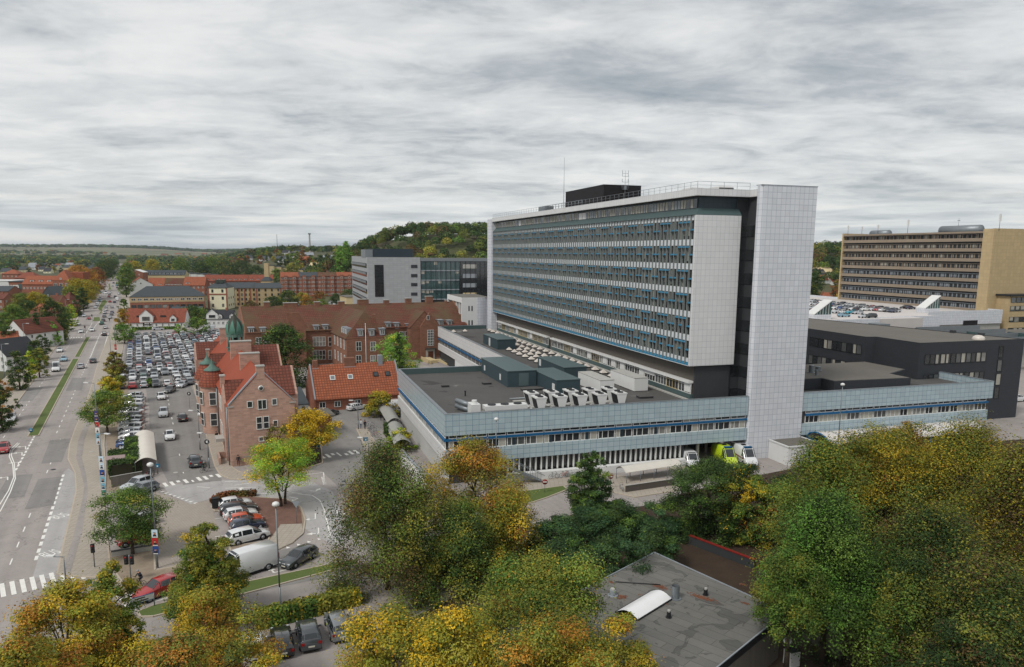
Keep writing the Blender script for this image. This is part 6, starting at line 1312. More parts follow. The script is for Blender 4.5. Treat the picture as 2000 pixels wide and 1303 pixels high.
def car_proto(kind):
    t = thing('car' if kind != 'van' else 'van', 'x', 'car' if kind != 'van' else 'van', (0,0,-200))
    body, gl, S = car_mesh(kind); body.build('body', M_['paint_car'], t); gl.build('windows', M_['carglass'], t)
    xr, xf, r, w = WB[kind]
    for x in (xr, xf):
        for s in (-1, 1):
            o = wheel_mb(x, s*w, r, s).build('wheel', M_['tyre'], t); m = MB(); m.tube((x, s*(w+.02), r), (x, s*(w+.05), r), r*.6, n=10); m.build('rim', M_['rim'], o)
            a = MB(); a.tube((x, s*(w-.25), r+.03), (x, s*(w+.012), r+.03), r*1.22, n=14); a.build('wheel_arch', M_['plastic'], t)
    x0, x1 = S[0][0], S[-1][0]; zt = S[1][1]; w0 = S[1][3]
    for s in (-1, 1):
        m = MB(); m.box(x1-.42, x1-.08, s*w0*.55, s*w0*.93, .58 if kind != 'suv' else .7, .74 if kind != 'suv' else .86); m.build('headlight', M_['clearlamp'], t)
        m = MB(); m.box(x0-.01, x0+.2, s*w0*.66, s*w0*1.01, zt-.24, zt-.02) if kind != 'van' else m.box(x0-.02, x0+.1, s*.9, s*.995, .9, 1.5); m.build('tail_light', M_['redlamp'], t)
        m = MB(); xm = S[-5][0]-.05 if kind != 'van' else 1.5; m.box(xm-.02, xm+.16, s*(w+.02), s*(w+.22), zt+.02, zt+.17); m.build('mirror', M_['paint_car'], t)
    m = MB(); m.box(x1-.04, x1+.03, -w0*.55, w0*.55, .36, .56); m.build('grille', M_['plastic'], t)
    m = MB(); m.box(x0-.03, x0+.03, -.26, .26, .55, .67); m.box(x1+.0, x1+.045, -.26, .26, .42, .52); m.build('number_plate', M_['yellowplate'], t)
    m = MB(); m.box(x0+.0, x1-.05, -w0*1.01, w0*1.01, .26, .34); m.build('sill', M_['plastic'], t)
    return t
for k in WB: PROTO[k] = car_proto(k)
# light one-piece cars for those only a few pixels long
def simple_proto(kind):
    body, gl, S = car_mesh(kind); mb = MB(); mb.add(body.v, body.f, 0, True); mb.add(gl.v, gl.f, 1); xr, xf, r, w = WB[kind]
    for x in (xr, xf):
        for s in (-1, 1): q = wheel_mb(x, s*w, r, s); mb.add(q.v, q.f, 2)
    x0, x1 = S[0][0], S[-1][0]; zt = S[1][1]; w0 = S[1][3]
    for s in (-1, 1):
        b = box(x1-.42, x1-.06, s*w0*.55, s*w0*.93, .58, .76); mb.add(b.v, b.f, 4); b = box(x0-.02, x0+.2, s*w0*.66, s*w0*1.01, zt-.24, zt-.02); mb.add(b.v, b.f, 3)
    b = box(x1-.04, x1+.03, -w0*.6, w0*.6, .32, .54); mb.add(b.v, b.f, 2); b = box(x0-.03, x0+.03, -w0*.8, w0*.8, .3, .5); mb.add(b.v, b.f, 2)
    return mb.mesh('car', [M_['paint_car'], M_['carglass'], M_['tyre'], M_['redlamp'], M_['clearlamp']])
SIMPLE = {k: simple_proto(k) for k in WB}
CC = {'white':(212,213,214),'silver':(172,176,180),'grey':(112,116,120),'black':(30,31,34),'dark grey':(62,66,70),'blue':(42,78,132),'dark blue':(32,42,68),'red':(158,26,28),'pale blue':(128,168,186),'green':(40,96,80),'turquoise':(20,140,160),'beige':(170,160,140),'lime':(186,210,40),'orange':(190,70,30)}
LC = {k: (*lin(*v), 1) for k, v in CC.items()}
RC = random.Random(5)
KN = {'hatch':'hatchback','wagon':'estate','sedan':'saloon','suv':'SUV','mpv':'people carrier','van':'van'}
def scar(x, y, deg, kind, color, label, group, z=0.0, name=None):
    o = bpy.data.objects.new(name or ('van' if kind == 'van' else 'car'), SIMPLE[kind]); COL.objects.link(o)
    o.location = (x, y, z); o.rotation_euler = (0, 0, radians(deg)); o.color = LC[color]; return tag(o, label, 'van' if kind == 'van' else 'car', group)
def ncar(p, nose, kind, color, label, group=None, z=0.02, sc=1.0, cat=None):
    """p = middle of the car's footprint in the photograph; nose = direction its front points to (photograph point) or degrees"""
    a = W(*p, z)
    if isinstance(nose, tuple): b = W(*nose, z); dg = math.degrees(atan2(b.y-a.y, b.x-a.x))
    else: dg = nose
    c = copy_thing(PROTO[kind], label, a, dg, sc, LC[color], group)
    if cat: c['category'] = cat
    return c
RD = 26.6
def lotcol(): return RC.choices(('white','silver','grey','black','dark grey','blue','dark blue','red','pale blue','green','beige'), (38,26,13,9,9,3,3,4,2,1,1))[0]
def lotkind(): return RC.choices(('hatch','wagon','suv','sedan','mpv','van'), (46,20,16,8,8,2))[0]
# big car park: rows across, measured in road grid
pA = FR.z(240, 742); pB = FR.z(386, 742)
aL = pA.x; b_front = FR.z(300, 756).y; b_back = FR.z(330, 656).y
rowsb = []; b = b_front+1
while b < b_back: rowsb.append(b); rowsb.append(b+5.3); b += 12.6
col_n = ('leftmost','second','third','fourth','fifth','sixth','seventh','eighth','ninth','tenth','eleventh','twelfth','thirteenth','fourteenth','fifteenth','sixteenth','seventeenth','eighteenth')
row_n = ('nearest','second nearest','third nearest','fourth nearest','fifth nearest','sixth nearest','middle','seventh farthest','sixth farthest','fifth farthest','fourth farthest','third farthest','second farthest','farthest','farthest')
NR = len(rowsb); lots = 0; row0 = rowsb[0]
for r, b in enumerate(rowsb):
    wid = 8 + int(9*r/NR) + (1 if r > 5 else 0)
    for c in range(wid):
        a = aL+1.3+c*2.55 - (1.6 if r < 4 else 0)
        if RC.random() < .05 and r > 0: continue
        k, col = lotkind(), lotcol(); dg = RD+90+(180 if RC.random() < .5 else 0)+RC.uniform(-2, 2); w_ = FR.w(a, b+RC.uniform(-.4, .4))
        rn = ordn[r]+' row from front' if r < NR/2 else (ordn[NR-1-r]+' row from back' if NR-1-r > 0 else 'backmost row')
        rn = 'frontmost row' if r == 0 else rn
        cn_ = col_n[c]+' car from road' if c else 'car nearest the road'
        scar(w_.x, w_.y, dg, k, col, f'{col} {KN[k]} in big car park, {rn}, {cn_}', 'cars parked in rows in the big car park', .02).scale = (1.05,1.08,1.05); lots += 1
# row of slanting cars beside the lane (seen from the side)
slant = ('silver','silver','white','grey','white','black','grey','silver','white','silver','white','dark blue','blue','silver')
for i, col in enumerate(slant):
    y_ = 783+i*8.1 if i < 12 else 880+(i-12)*9; x_ = 258-(i < 4)*0
    p = W(257 if i > 3 else 261, 778+i*8.0, 0); k = ('hatch','wagon','suv','hatch','sedan','hatch','wagon','hatch','suv','hatch')[i % 10]
    c = copy_thing(PROTO[k], f'{col} {KN[k]} in side row by the lane, '+(ordn[13-i]+' from near end' if i > 6 else ordn[i]+' from far end'), p, 180+8, None, LC[col], 'cars parked side by side along the lane')
near = [((268,955),(240,965),'suv','silver','silver SUV parked beside the clipped hedge and bin shelter'),((276,963),(246,972),'wagon','grey','grey estate behind the green roadside tree, next to the silver SUV'),
 ((268,1044),(232,1050),'hatch','red','red hatchback parked behind the nearer dark red one'),((266,1060),(232,1068),'hatch','red','dark red hatchback parked nearest the tree trunk by the brick edge'),((274,1026),(240,1034),'hatch','white','white hatchback seen through the crown of the roadside tree'),
 ((460,991),(490,986),'hatch','white','white hatchback at the far end of the island row'),((466,1002),(500,997),'wagon','black','black estate between white cars by the russet planting'),((470,1012),(505,1006),'hatch','white','white hatchback next to the orange red car'),((480,1023),(515,1017),'hatch','orange','orange red hatchback in the island row'),((484,1034),(515,1028),'hatch','dark blue','dark blue hatchback next to the large white people carrier'),((484,1056),(520,1047),'mpv','white','large white people carrier nearest in the island row'),
 ((584,1098),(556,1113),'wagon','dark grey','dark grey estate turning on the side street by the lamp post'),((311,1162),(280,1174),'suv','red','red car waiting behind the stop line at the junction'),
 ((497,1272),(484,1230),'hatch','white','white hatchback under orange leaves, leftmost of four by the hedge'),((551,1263),(545,1228),'wagon','black','black car second from left beside the beech hedge'),((603,1251),(594,1215),'suv','dark grey','dark car with a pale sunroof, third by the beech hedge'),((660,1232),(646,1196),'mpv','grey','grey blue car with a glass roof, rightmost by the beech hedge'),
 ((320,812),(318,826),'suv','silver','silver car coming toward the camera in the lane, behind the others'),((357,821),(352,806),'hatch','black','black hatchback driving away on the right of the lane'),((332,856),(334,870),'sedan','white','pale silver saloon coming down the middle of the lane'),((381,908),(376,890),'suv','dark grey','dark SUV driving away close to the pavement'),
 ((315,779),(320,792),'hatch','white','white car at the corner of the car park exit'),((332,766),(322,772),'wagon','black','dark estate turning out of the car park'),((356,756),(346,761),'hatch','silver','silver hatchback in front of the red one near the turrets'),((368,749),(358,754),'hatch','red','bright red hatchback beside the turrets'),
 ((22,821),(17,832),'sedan','white','white saloon in the left lane, nearest on the main road'),((8,882),(3,893),'hatch','red','red hatchback cut by the left edge of the picture'),((110,724),(106,736),'van','white','white van in the left carriageway'),((125,705),(121,714),'hatch','pale blue','pale blue car right of the white van'),((117,687),(113,696),'sedan','white','white saloon beyond the pale blue car'),((158,719),(161,708),'hatch','silver','silver hatchback driving away beside the median'),((182,708),(184,698),'wagon','dark grey','dark estate driving away in the outer lane'),
 ((645,812),(670,803),'sedan','black','black taxi with a green stripe by the orange roofed house'),((698,800),(722,796),'wagon','white','white estate taxi by the orange roofed house'),((622,842),(612,860),'hatch','black','black car half hidden behind the yellow tree'),((768,803),(795,800),'van','white','white van parked by the podium corner behind a small orange tree'),((782,812),(802,806),'sedan','black','black car beside the van at the podium corner')]
for a in near: ncar(*a)
for (x_, lb, col) in ((1345,'white van under the tiled podium, leftmost of three','white'),(1414,'bright lime ambulance with a blue roof light bar','lime'),(1452,'white ambulance with a red stripe right of the lime one','white')):
    yb = 905 if x_ < 1400 else 903; c = ncar((x_, yb), -108+17.65+8, 'van', col, lb, z=.03, sc=(1.12 if x_ > 1400 else .95, 1.06, 1.12 if x_ > 1400 else .85), cat='ambulance' if x_ > 1400 else 'van')
    if x_ > 1400:
        c.name = 'ambulance'; 
        for (nm, bx, mt) in (('light_bar', (.9,1.2,-.6,.6,2.46,2.62), 'blue'), ('roof_hatch', (-.6,0,-.3,.3,2.5,2.58), 'black'), ('side_stripe', (-2.6,2.0,-1.015,1.015,1.02,1.16), 'red' if x_ > 1430 else 'paint_car')):
            m = MB(); m.box(*bx); o = m.build(nm, M_[mt]); o.parent = c; o.color = LC['lime']
c = ncar((484,1118), (430,1135), 'van', 'white', 'long white delivery van on the side street behind the pointed tree', sc=(1.12,1.05,1.05))
# main road traffic: x, y, direction (u = away, d = toward the camera), kind, colour
rdx = FR.V; road_cars = [(152,635,'d','sedan','white'),(158,650,'d','hatch','white'),(164,619,'d','wagon','silver'),(173.5,624,'d','hatch','red'),(180,647,'d','sedan','white'),(204,656,'u','suv','black'),(206,642,'u','hatch','white'),(199,634,'u','mpv','green'),(202,628,'u','hatch','dark grey'),(215,622,'u','sedan','silver'),(204,620,'u','hatch','grey'),(205,613,'u','suv','silver'),(207,602,'u','hatch','silver'),(207,607,'u','hatch','white'),(219,602,'u','hatch','silver'),(219,612,'u','sedan','dark blue'),(218,616,'u','hatch','grey'),(186,602,'d','sedan','white'),(189,597,'d','hatch','white'),(190.5,594,'d','hatch','white'),(194,589,'d','hatch','turquoise'),(196,584.5,'d','wagon','silver'),(215,591,'u','hatch','red'),(224,592,'u','hatch','dark blue'),(213,581,'u','hatch','red'),(225,581,'u','sedan','dark blue'),(229,588,'u','van','white'),(214,577,'u','hatch','grey'),(216,573,'d','hatch','silver'),(207,574,'d','van','white'),(200,569,'d','hatch','white'),(202,566,'d','wagon','grey'),(192,566,'d','hatch','white'),(195,560,'d','hatch','silver'),(197,557,'d','hatch','white'),(199,554,'d','hatch','white'),(201,551,'d','hatch','silver'),(204,545,'d','van','red'),(203,541,'d','hatch','dark grey'),(222,554,'u','suv','dark blue'),(228,554.5,'u','hatch','black'),(220,560,'u','hatch','silver'),(228,558.5,'u','hatch','turquoise'),(229,563,'u','hatch','dark blue'),(232,566,'u','wagon','black'),(225,546,'u','hatch','grey'),(226,540,'u','hatch','pale blue'),(231,542,'u','hatch','dark grey'),(203,534,'d','hatch','white'),(205,531.5,'d','hatch','white'),(230,529,'u','hatch','dark blue'),(231.5,526,'u','wagon','black'),(234,536,'u','hatch','dark grey'),(238,523,'u','hatch','grey'),(240,519,'u','hatch','black'),(228,518,'d','hatch','white'),(232,575,'u','sedan','white')]
for i, (x, y, d_, k, col) in enumerate(road_cars):
    p = W(x, y, 0); q = W(x, y-1 if d_ == 'u' else y+1, 0)
    dg = RD+90 if d_ == 'u' else RD-90
    pos = 'just before the crossing' if y > 640 else 'at the big junction' if y > 618 else 'by the bent grass island' if y > 588 else 'by the turquoise van' if y > 565 else 'far up the main road' if y > 535 else 'near the bend on the horizon'
    side = 'coming this way' if d_ == 'd' else 'driving away'
    same = [c_ for c_ in road_cars[:i] if c_[2:] == (d_, k, col)]
    ex = '' if not same else ', '+ordn[len(same)]+' such'
    scar(p.x, p.y, dg, k, col, f'{col} {KN[k]} {side} {pos}{ex}', 'traffic on the main road', .02)
p = W(191, 573); scar(p.x, p.y, 20, 'van', 'turquoise', 'turquoise delivery van crossing the far junction', None, .02).scale = (1.15,1,1)
# cars on the parking deck
dcol = [('white','silver','black','white','blue','grey','white','black','white','silver','white','grey','silver','red','white','black','dark blue','white','silver')[i % 19] for i in range(60)]
n_ = 0
for r, (b_, w_) in enumerate(((206,12),(211.5,12),(229,14),(234.5,14),(262,9),(290,7))):
    pass
deck = [(1578+i*9.5, 589.5+i*1.05, 'f') for i in range(19)]+[(1584+i*10, 596+i*.9, 'm') for i in range(17)]+[(1578+i*9, 604+i*.9, 'n') for i in range(5)]+[(1634+i*11, 604+i*.6, 'r') for i in range(6)]+[(1636+i*13,612+i*.5,'s') for i in range(4)]+[(1580,611,'x'),(1590,609,'x'),(1768,603,'y'),(1778,604,'y'),(1736,609,'z'),(1749,610,'z'),(1648,619,'q'),(1687,621,'q'),(1700,621,'q')]
dcn = {'f':'far row','m':'second far row','n':'group left of the left stair head','r':'middle row','s':'row before the middle one','x':'front left corner','y':'place beside the right stair head','z':'front row behind the silver duct','q':'front row at the parapet'}; cnt = {}
for i, (x, y, g_) in enumerate(deck):
    p = W(x, y, DZ); col = dcol[i]; cnt[g_] = cnt.get(g_, 0)+1; k = ('hatch','wagon','hatch','suv')[i % 4]
    if g_ == 'q' and cnt[g_] == 1: col = 'pale blue'
    if g_ == 's' and cnt[g_] == 3: col = 'turquoise'
    if FH.l(p).x > 260: continue
    scar(p.x, p.y, 17.65+(180 if i % 3 else 0)+(20 if g_ in 'fm' else 0), k, col, f'{col} {KN[k]} on parking deck, {ordn[cnt[g_]-1]} from left, {dcn[g_]}', 'cars on the parking deck', DZ+.01)
# cars before the red apartment blocks and behind the inn
for i in range(26):
    x = 575+(i % 13)*8.6; y = 593+(i//13)*5-(i % 13)*.12; p = W(x, y, 0); col = lotcol(); k = lotkind() if i % 5 else 'hatch'
    if 672 < x: y += 0
    scar(p.x, p.y, 20+90*(i//13), k, col, f'{col} {KN[k]} {ordn[i % 13]} from left, {"back" if i < 13 else "front"} row below red apartment blocks', 'cars parked below the red apartment blocks', .03)
for (x, y, k, col, lb) in ((373,626,'sedan','white','white car parked at the hedge right of the inn'),(368,638,'hatch','silver','silver car in the yard beside the inn'),(380,638,'hatch','white','white car in the yard between the inn and the black roofed house'),(402,646,'van','white','white van at the back right of the car park'),(416,646,'van','silver','pale van rightmost at the back of the car park'),(309,645,'wagon','silver','silver car seen sideways before the inn'),(1985,784,'suv','white','white car parked behind the black building at the right edge')):
    p = W(x, y, 0); scar(p.x, p.y, 20 if col != 'silver' or k == 'wagon' else 110, k, col, lb, None, .03)
# keep the 300 nearest cars as objects of their own, the far rest as one mass
allc = sorted([o for o in COL.objects if o.get('category') == 'car' and o.location.z > -100], key=lambda o: (o.location-Vector((0,0,H))).length-(90 if 'people' in o['label'] else 0))
far_ = [o for o in allc[296:] if o.type == 'MESH']; far_ = [o for o in far_ if o.get('group') in ('cars parked in rows in the big car park','cars on the parking deck','cars parked below the red apartment blocks')]
fm_ = MB(); cs = []; 
for o in far_:
    key = tuple(o.color[:3])
    if key not in cs: cs.append(key)
    bpy.context.view_layer.update() if o is far_[0] else None
    mw = Matrix.LocRotScale(o.location, o.rotation_euler, o.scale); me = o.data; k = len(fm_.v); fm_.v += [tuple(mw @ v.co) for v in me.vertices]
    for p in me.polygons: fm_.f.append([i+k for i in p.vertices]); fm_.m.append(p.material_index-1 if p.material_index else 4+cs.index(key)); fm_.sm.append(p.use_smooth)
    bpy.data.objects.remove(o)
if far_:
    o = fm_.build('distant_parked_cars', [M_['carglass'],M_['tyre'],M_['redlamp'],M_['clearlamp']]+[mat('far paint %d' % i, c, .3, .02, spec=.6, coat=1.0) for i, c in enumerate(cs)]); tag(o, 'the farthest parked cars at the back of the car parks', 'cars', kind='stuff')
print('lot cars', lots, len(far_))
for k in PROTO:
    for c in list(kids(PROTO[k])):
        for d in list(kids(c)): bpy.data.objects.remove(d)
        bpy.data.objects.remove(c)
    bpy.data.objects.remove(PROTO[k])
KIDS.clear()
# ================================================================== trees
def leafmat():
    m = bpy.data.materials.new('leaves'); m.use_nodes = True; t = m.node_tree; b = t.nodes['Principled BSDF']
    at = t.nodes.new('ShaderNodeAttribute'); at.attribute_name = 'tint'
    b.inputs['Roughness'].default_value = .7; b.inputs['Specular IOR Level'].default_value = .15
    oi = t.nodes.new('ShaderNodeObjectInfo'); mx = nn('ShaderNodeMix', t, data_type='RGBA', blend_type='MULTIPLY'); mx.inputs[0].default_value = 1
    t.links.new(at.outputs['Color'], mx.inputs[6]); t.links.new(oi.outputs['Color'], mx.inputs[7])
    t.links.new(mx.outputs[2], b.inputs['Base Color'])
    tr = t.nodes.new('ShaderNodeBsdfTranslucent'); t.links.new(mx.outputs[2], tr.inputs['Color'])
    ms = t.nodes.new('ShaderNodeMixShader'); ms.inputs[0].default_value = .16; o = t.nodes['Material Output']
    t.links.new(b.outputs[0], ms.inputs[1]); t.links.new(tr.outputs[0], ms.inputs[2]); t.links.new(ms.outputs[0], o.inputs['Surface'])
    return m
LEAF = leafmat()
def cards_mesh(name, pos, nrm, size, col, rng, elong=1.5, mt=None):
    """leaf cards: one rhombus per leaf, free in space"""
    n = len(pos); r = rng.normal(size=(n, 3)); r -= (r*nrm).sum(1, keepdims=True)*nrm; r /= np.linalg.norm(r, axis=1, keepdims=True)+1e-9
    q = np.cross(nrm, r); s = size[:, None]
    v = np.stack([pos-r*s*elong*.5, pos+q*s*.42, pos+r*s*elong*.5, pos-q*s*.42], 1).reshape(-1, 3).astype(np.float32)
    me = bpy.data.meshes.new(name); me.vertices.add(4*n); me.vertices.foreach_set('co', v.ravel())
    me.loops.add(4*n); me.loops.foreach_set('vertex_index', np.arange(4*n, dtype=np.int32)); me.polygons.add(n)
    me.polygons.foreach_set('loop_start', np.arange(0, 4*n, 4, dtype=np.int32)); me.polygons.foreach_set('loop_total', np.full(n, 4, dtype=np.int32))
    a = me.attributes.new('tint', 'FLOAT_COLOR', 'POINT'); c4 = np.ones((n, 4), np.float32); c4[:, :3] = col; a.data.foreach_set('color', np.repeat(c4, 4, 0).ravel())
    me.update(calc_edges=True); me.materials.append(mt or LEAF); return me
PAL = {'olive':((108,118,50),(124,126,52),(90,104,46),(146,138,54)), 'green':((82,112,48),(98,124,52),(70,96,44),(118,138,58)), 'dark':((52,72,36),(62,84,42),(46,62,34),(72,92,46)),
       'bluegreen':((56,84,54),(66,98,62),(48,70,46),(80,108,66)), 'yellow':((208,170,40),(190,160,44),(222,184,52),(150,150,50)), 'gold':((172,152,46),(150,144,48),(192,162,50),(128,136,50)),
       'orange':((180,124,54),(192,138,56),(164,112,52),(146,126,54)), 'rust':((142,84,52),(160,96,54),(120,76,48),(110,96,48)), 'lime':((142,172,48),(160,184,56),(120,156,46),(196,184,60)), 'brown':((98,76,50),(112,88,54),(84,68,46),(92,90,48)), 'fresh':((104,148,56),(122,164,66),(88,130,52),(136,172,80))}
PALL = {k: np.array([lin(*c) for c in v])*(1.0 if k in ('gold','orange','yellow') else 1.12) for k, v in PAL.items()}
def crown_pts(rng, h, r, cb, shape, nb, nl, spread=.16, droop=0.0, flat_=.6, lop=.25):
    """boughs placed through the crown's volume, leaves gathered round each bough"""
    t = rng.random(nb); t = {'cone': 1-np.sqrt(1-t*.98), 'round': t, 'weep': t, 'oval': t, 'column': t, 'vase': t**.7}[shape]
    prof = {'cone': lambda t: (1-t)**.75*(0.35+.65*np.minimum(1, t/.10+.55)), 'round': lambda t: np.sqrt(np.clip(1-(2*t-.82)**2/1.4, .02, 1)), 'weep': lambda t: np.sqrt(np.clip(1-t**2.2, 0.02, 1))*(.82+.18*(1-t)), 'oval': lambda t: np.sin(np.pi*np.clip(t*.93+.07, 0, 1))**.6, 'column': lambda t: .9*np.sin(np.pi*np.clip(t*.9+.08, 0, 1))**.45, 'vase': lambda t: .35+.65*np.sin(np.pi*np.clip(t*.72+.12, 0, 1))}[shape](t)
    az = rng.random(nb)*2*np.pi; ph = rng.random(4)*2*np.pi
    lob = 1+lop*(np.sin(az*2+ph[0]+t*4)*.5+np.sin(az*3+ph[1]-t*7)*.5+np.sin(az*5+ph[2]+t*11)*.35)
    rad = r*prof*lob*(rng.random(nb)**.38)
    z = h*cb+t*(h*(1-cb))+rng.normal(size=nb)*h*.012
    bc = np.stack([rad*np.cos(az), rad*np.sin(az), z-droop*rad**2/max(r, 1)*.35], 1)
    bs = r*spread*(.55+.9*rng.random(nb))*(1-.45*(t if shape == 'cone' else 0))
    per = rng.multinomial(nl, bs**1.6/np.sum(bs**1.6)); bi = np.repeat(np.arange(nb), per); n = len(bi)
    d = rng.normal(size=(n, 3)); d /= np.linalg.norm(d, axis=1, keepdims=True); k = rng.random(n)**.38*(1+.6*(rng.random(n) < .18))
    up_ = rng.random(n) < .35; d[up_, 2] = np.abs(d[up_, 2])
    off = d*(k*bs[bi])[:, None]*np.array([1.3, 1.3, flat_])
    if droop: off[:, 2] -= np.abs(rng.normal(size=n))*bs[bi]*droop*1.4
    nrm = d*1.0+rng.normal(size=(n, 3))*.45+np.array([0, 0, .6]); nrm /= np.linalg.norm(nrm, axis=1, keepdims=True)
    pos = bc[bi]+off; pos[:, 2] = np.maximum(pos[:, 2], .1)
    return pos, nrm, bi, bc, bs
def tints(rng, bi, nb, pals, wts, leafmix=.3):
    """each bough leans to one leaf colour, single leaves stray from it"""
    wts = np.array(wts, float)/sum(wts); pb = rng.choice(len(pals), nb, p=wts); n = len(bi); pick = np.where(rng.random(n) < leafmix, rng.choice(len(pals), n, p=wts), pb[bi])
    A = np.stack([PALL[p] for p in pals]); sub = rng.integers(0, 4, nb)[bi]; sub = np.where(rng.random(n) < .2, rng.integers(0, 4, n), sub)
    return A[pick, sub]*(.74+.5*rng.random((nb, 1)))[bi]*(.92+.16*rng.random((n, 1)))
TS = [100]
def tree_parts(t, rng, h, r, cb, shape, pals, wts, nb, nl, ls, spread=.19, droop=0., trunk_r=None, limbs=22, lop=.25, stems=1, flat_=.82):
    pos, nrm, bi, bc, bs = crown_pts(rng, h, r, cb, shape, nb, nl, spread, droop, flat_, lop)
    me = cards_mesh('crown', pos, nrm, ls*(.6+.8*rng.random(len(pos))), tints(rng, bi, nb, pals, wts), rng)
    o = bpy.data.objects.new('crown', me); COL.objects.link(o); o.parent = t
    tr = trunk_r or h*.018+.06; m = MB(); top = h*(.86 if shape in ('cone', 'column') else .62)
    for s in range(stems):
        bx, by = (0, 0) if stems == 1 else ((-.5, .5)[s % 2], (s-.5)*.3); p0 = Vector((bx, by, -.1)); n = 5
        for i in range(n):
            p1 = Vector((bx*(1+i*.7)+rng.normal()*.06*i, by*(1+i*.5)+rng.normal()*.06*i, top*(i+1)/n)); m.tube(p0, p1, tr*(1-i/n*.75), tr*(1-(i+1)/n*.75), n=8); p0 = p1
    ids = rng.choice(nb, min(limbs, nb), replace=False)
    for i in ids:
        c = Vector(bc[i]); z0 = min(top*.95, max(h*cb*.6, c.z-(c.xy.length)*(.55 if not droop else -.1))); a = Vector((0, 0, z0)); md = a.lerp(c, .5)+Vector((0, 0, .06*c.xy.length if not droop else .2*c.xy.length))
        m.tube(a, md, tr*.32, tr*.2, n=5); m.tube(md, c, tr*.2, .02, n=4)
    m.build('trunk', M_['bark'], t)
def tree(name, label, px_, pytop, Y, r, shape='round', pals=('green',), wts=(1,), cb=.22, dens=1.0, ls=.26, group=None, cat='tree', **kw):
    """px_, pytop = where the top shows in the photograph, Y = how far off it stands"""
    q = WY(px_, pytop, Y); g = gz(q.x, q.y); h = q.z-g
    if h < 5: g = q.z-8; h = 8.0
    TS[0] += 1; rng = np.random.default_rng(TS[0])
    t = thing(name, label, cat, (q.x, q.y, g), rng.random()*360, group)
    ls *= (.47 if Y < 100 else .6); nl = int(min(95000, dens*(r*h*2.2)*(.26/ls)**2*84)); nb = int(48+r*h*1.35)
    if shape == 'cone': nl = int(nl*1.9); nb = int(nb*2.4); kw.setdefault('spread', .15)
    if shape == 'weep': kw.setdefault('flat_', 1.35)
    tree_parts(t, rng, h, r, cb, shape, pals, wts, nb, nl, ls, **kw); return t
T = tree
# --- bottom left corner and junction
T('autumn_tree','wide golden tree overhanging the junction in the bottom left corner',118,1160,46,4.6,'round',('gold','orange','olive'),(6,1.5,3),cb=.1,lop=.45,ls=.24,spread=.15)
T('autumn_tree','low golden tree filling the very bottom left corner',45,1262,38,3.4,'round',('gold','orange','olive'),(4,3,3),cb=.1,lop=.4,ls=.22)
T('conical_tree','green pointed tree left of the red waiting car',200,1068,52.5,3.0,'cone',('green','olive','gold'),(5,4,2),cb=.08,lop=.4,ls=.22,limbs=30)
T('conical_tree','tall pointed green tree in front of the white delivery van',395,988,62,3.5,'cone',('olive','gold','green'),(5,2,3),cb=.1,lop=.35,ls=.22,limbs=30)
T('autumn_tree','orange tinted tree under the pointed tree at the bottom',412,1165,49,3.6,'oval',('gold','orange','olive'),(4,3,4),cb=.05,lop=.4,ls=.22)
T('autumn_tree','brown and green tree at the bottom edge left of the parked cars',335,1262,42,3.2,'round',('olive','orange','brown'),(4,3,2),cb=.05,lop=.4,ls=.22)
T('autumn_tree','small golden tree top at the bottom beside the white hatchback',528,1285,40,1.6,'round',('gold','olive','orange'),(4,4,2),cb=.05,lop=.4,ls=.2)
T('maple_tree','round yellow and green tree at the bottom middle, left one',756,1204,42,4.3,'round',('gold','olive','orange','yellow'),(5,6,1,1),cb=.05,lop=.3,ls=.22)
T('maple_tree','yellow green tree at the bottom middle, between two rounder crowns',880,1202,41,3.6,'round',('gold','olive','yellow'),(4,5,2),cb=.05,lop=.35,ls=.22)
T('maple_tree','large round green and gold tree left of the flat roofed building',1062,1108,47,5.6,'round',('olive','green','gold','orange'),(5,5,3,.5),cb=.02,lop=.28,ls=.23,dens=1.15)
T('maple_tree','golden tree at the bottom edge below the large round one',1085,1215,38.5,4.2,'round',('gold','olive','orange'),(4,4,2),cb=.02,lop=.3,ls=.2)
T('maple_tree','golden crown against the flat roof at its lower left',1215,1215,42.5,2.6,'round',('gold','olive','orange'),(4,5,2),cb=.02,lop=.35,ls=.2)
T('hornbeam_tree','great drooping green tree in the middle, left of the orange one',752,884,69,6.1,'weep',('olive','brown','green','dark'),(5,3,3,3),cb=.02,lop=.22,ls=.25,droop=.3,dens=1.75)
T('hornbeam_tree','orange topped tree right of the great drooping one',925,872,78,5.5,'oval',('orange','gold','olive','brown'),(4,4,4,2),cb=.02,lop=.35,ls=.26,dens=1.4)
T('hornbeam_tree','green crown below the orange topped tree',900,985,70,4.2,'weep',('dark','olive','green'),(4,4,2),cb=.02,lop=.3,ls=.25,droop=.3,dens=1.5)
T('hornbeam_tree','golden drooping tree right of the orange topped one',990,960,73,4.3,'weep',('gold','olive','orange'),(4,4,2),cb=.02,lop=.35,ls=.25,droop=.3)
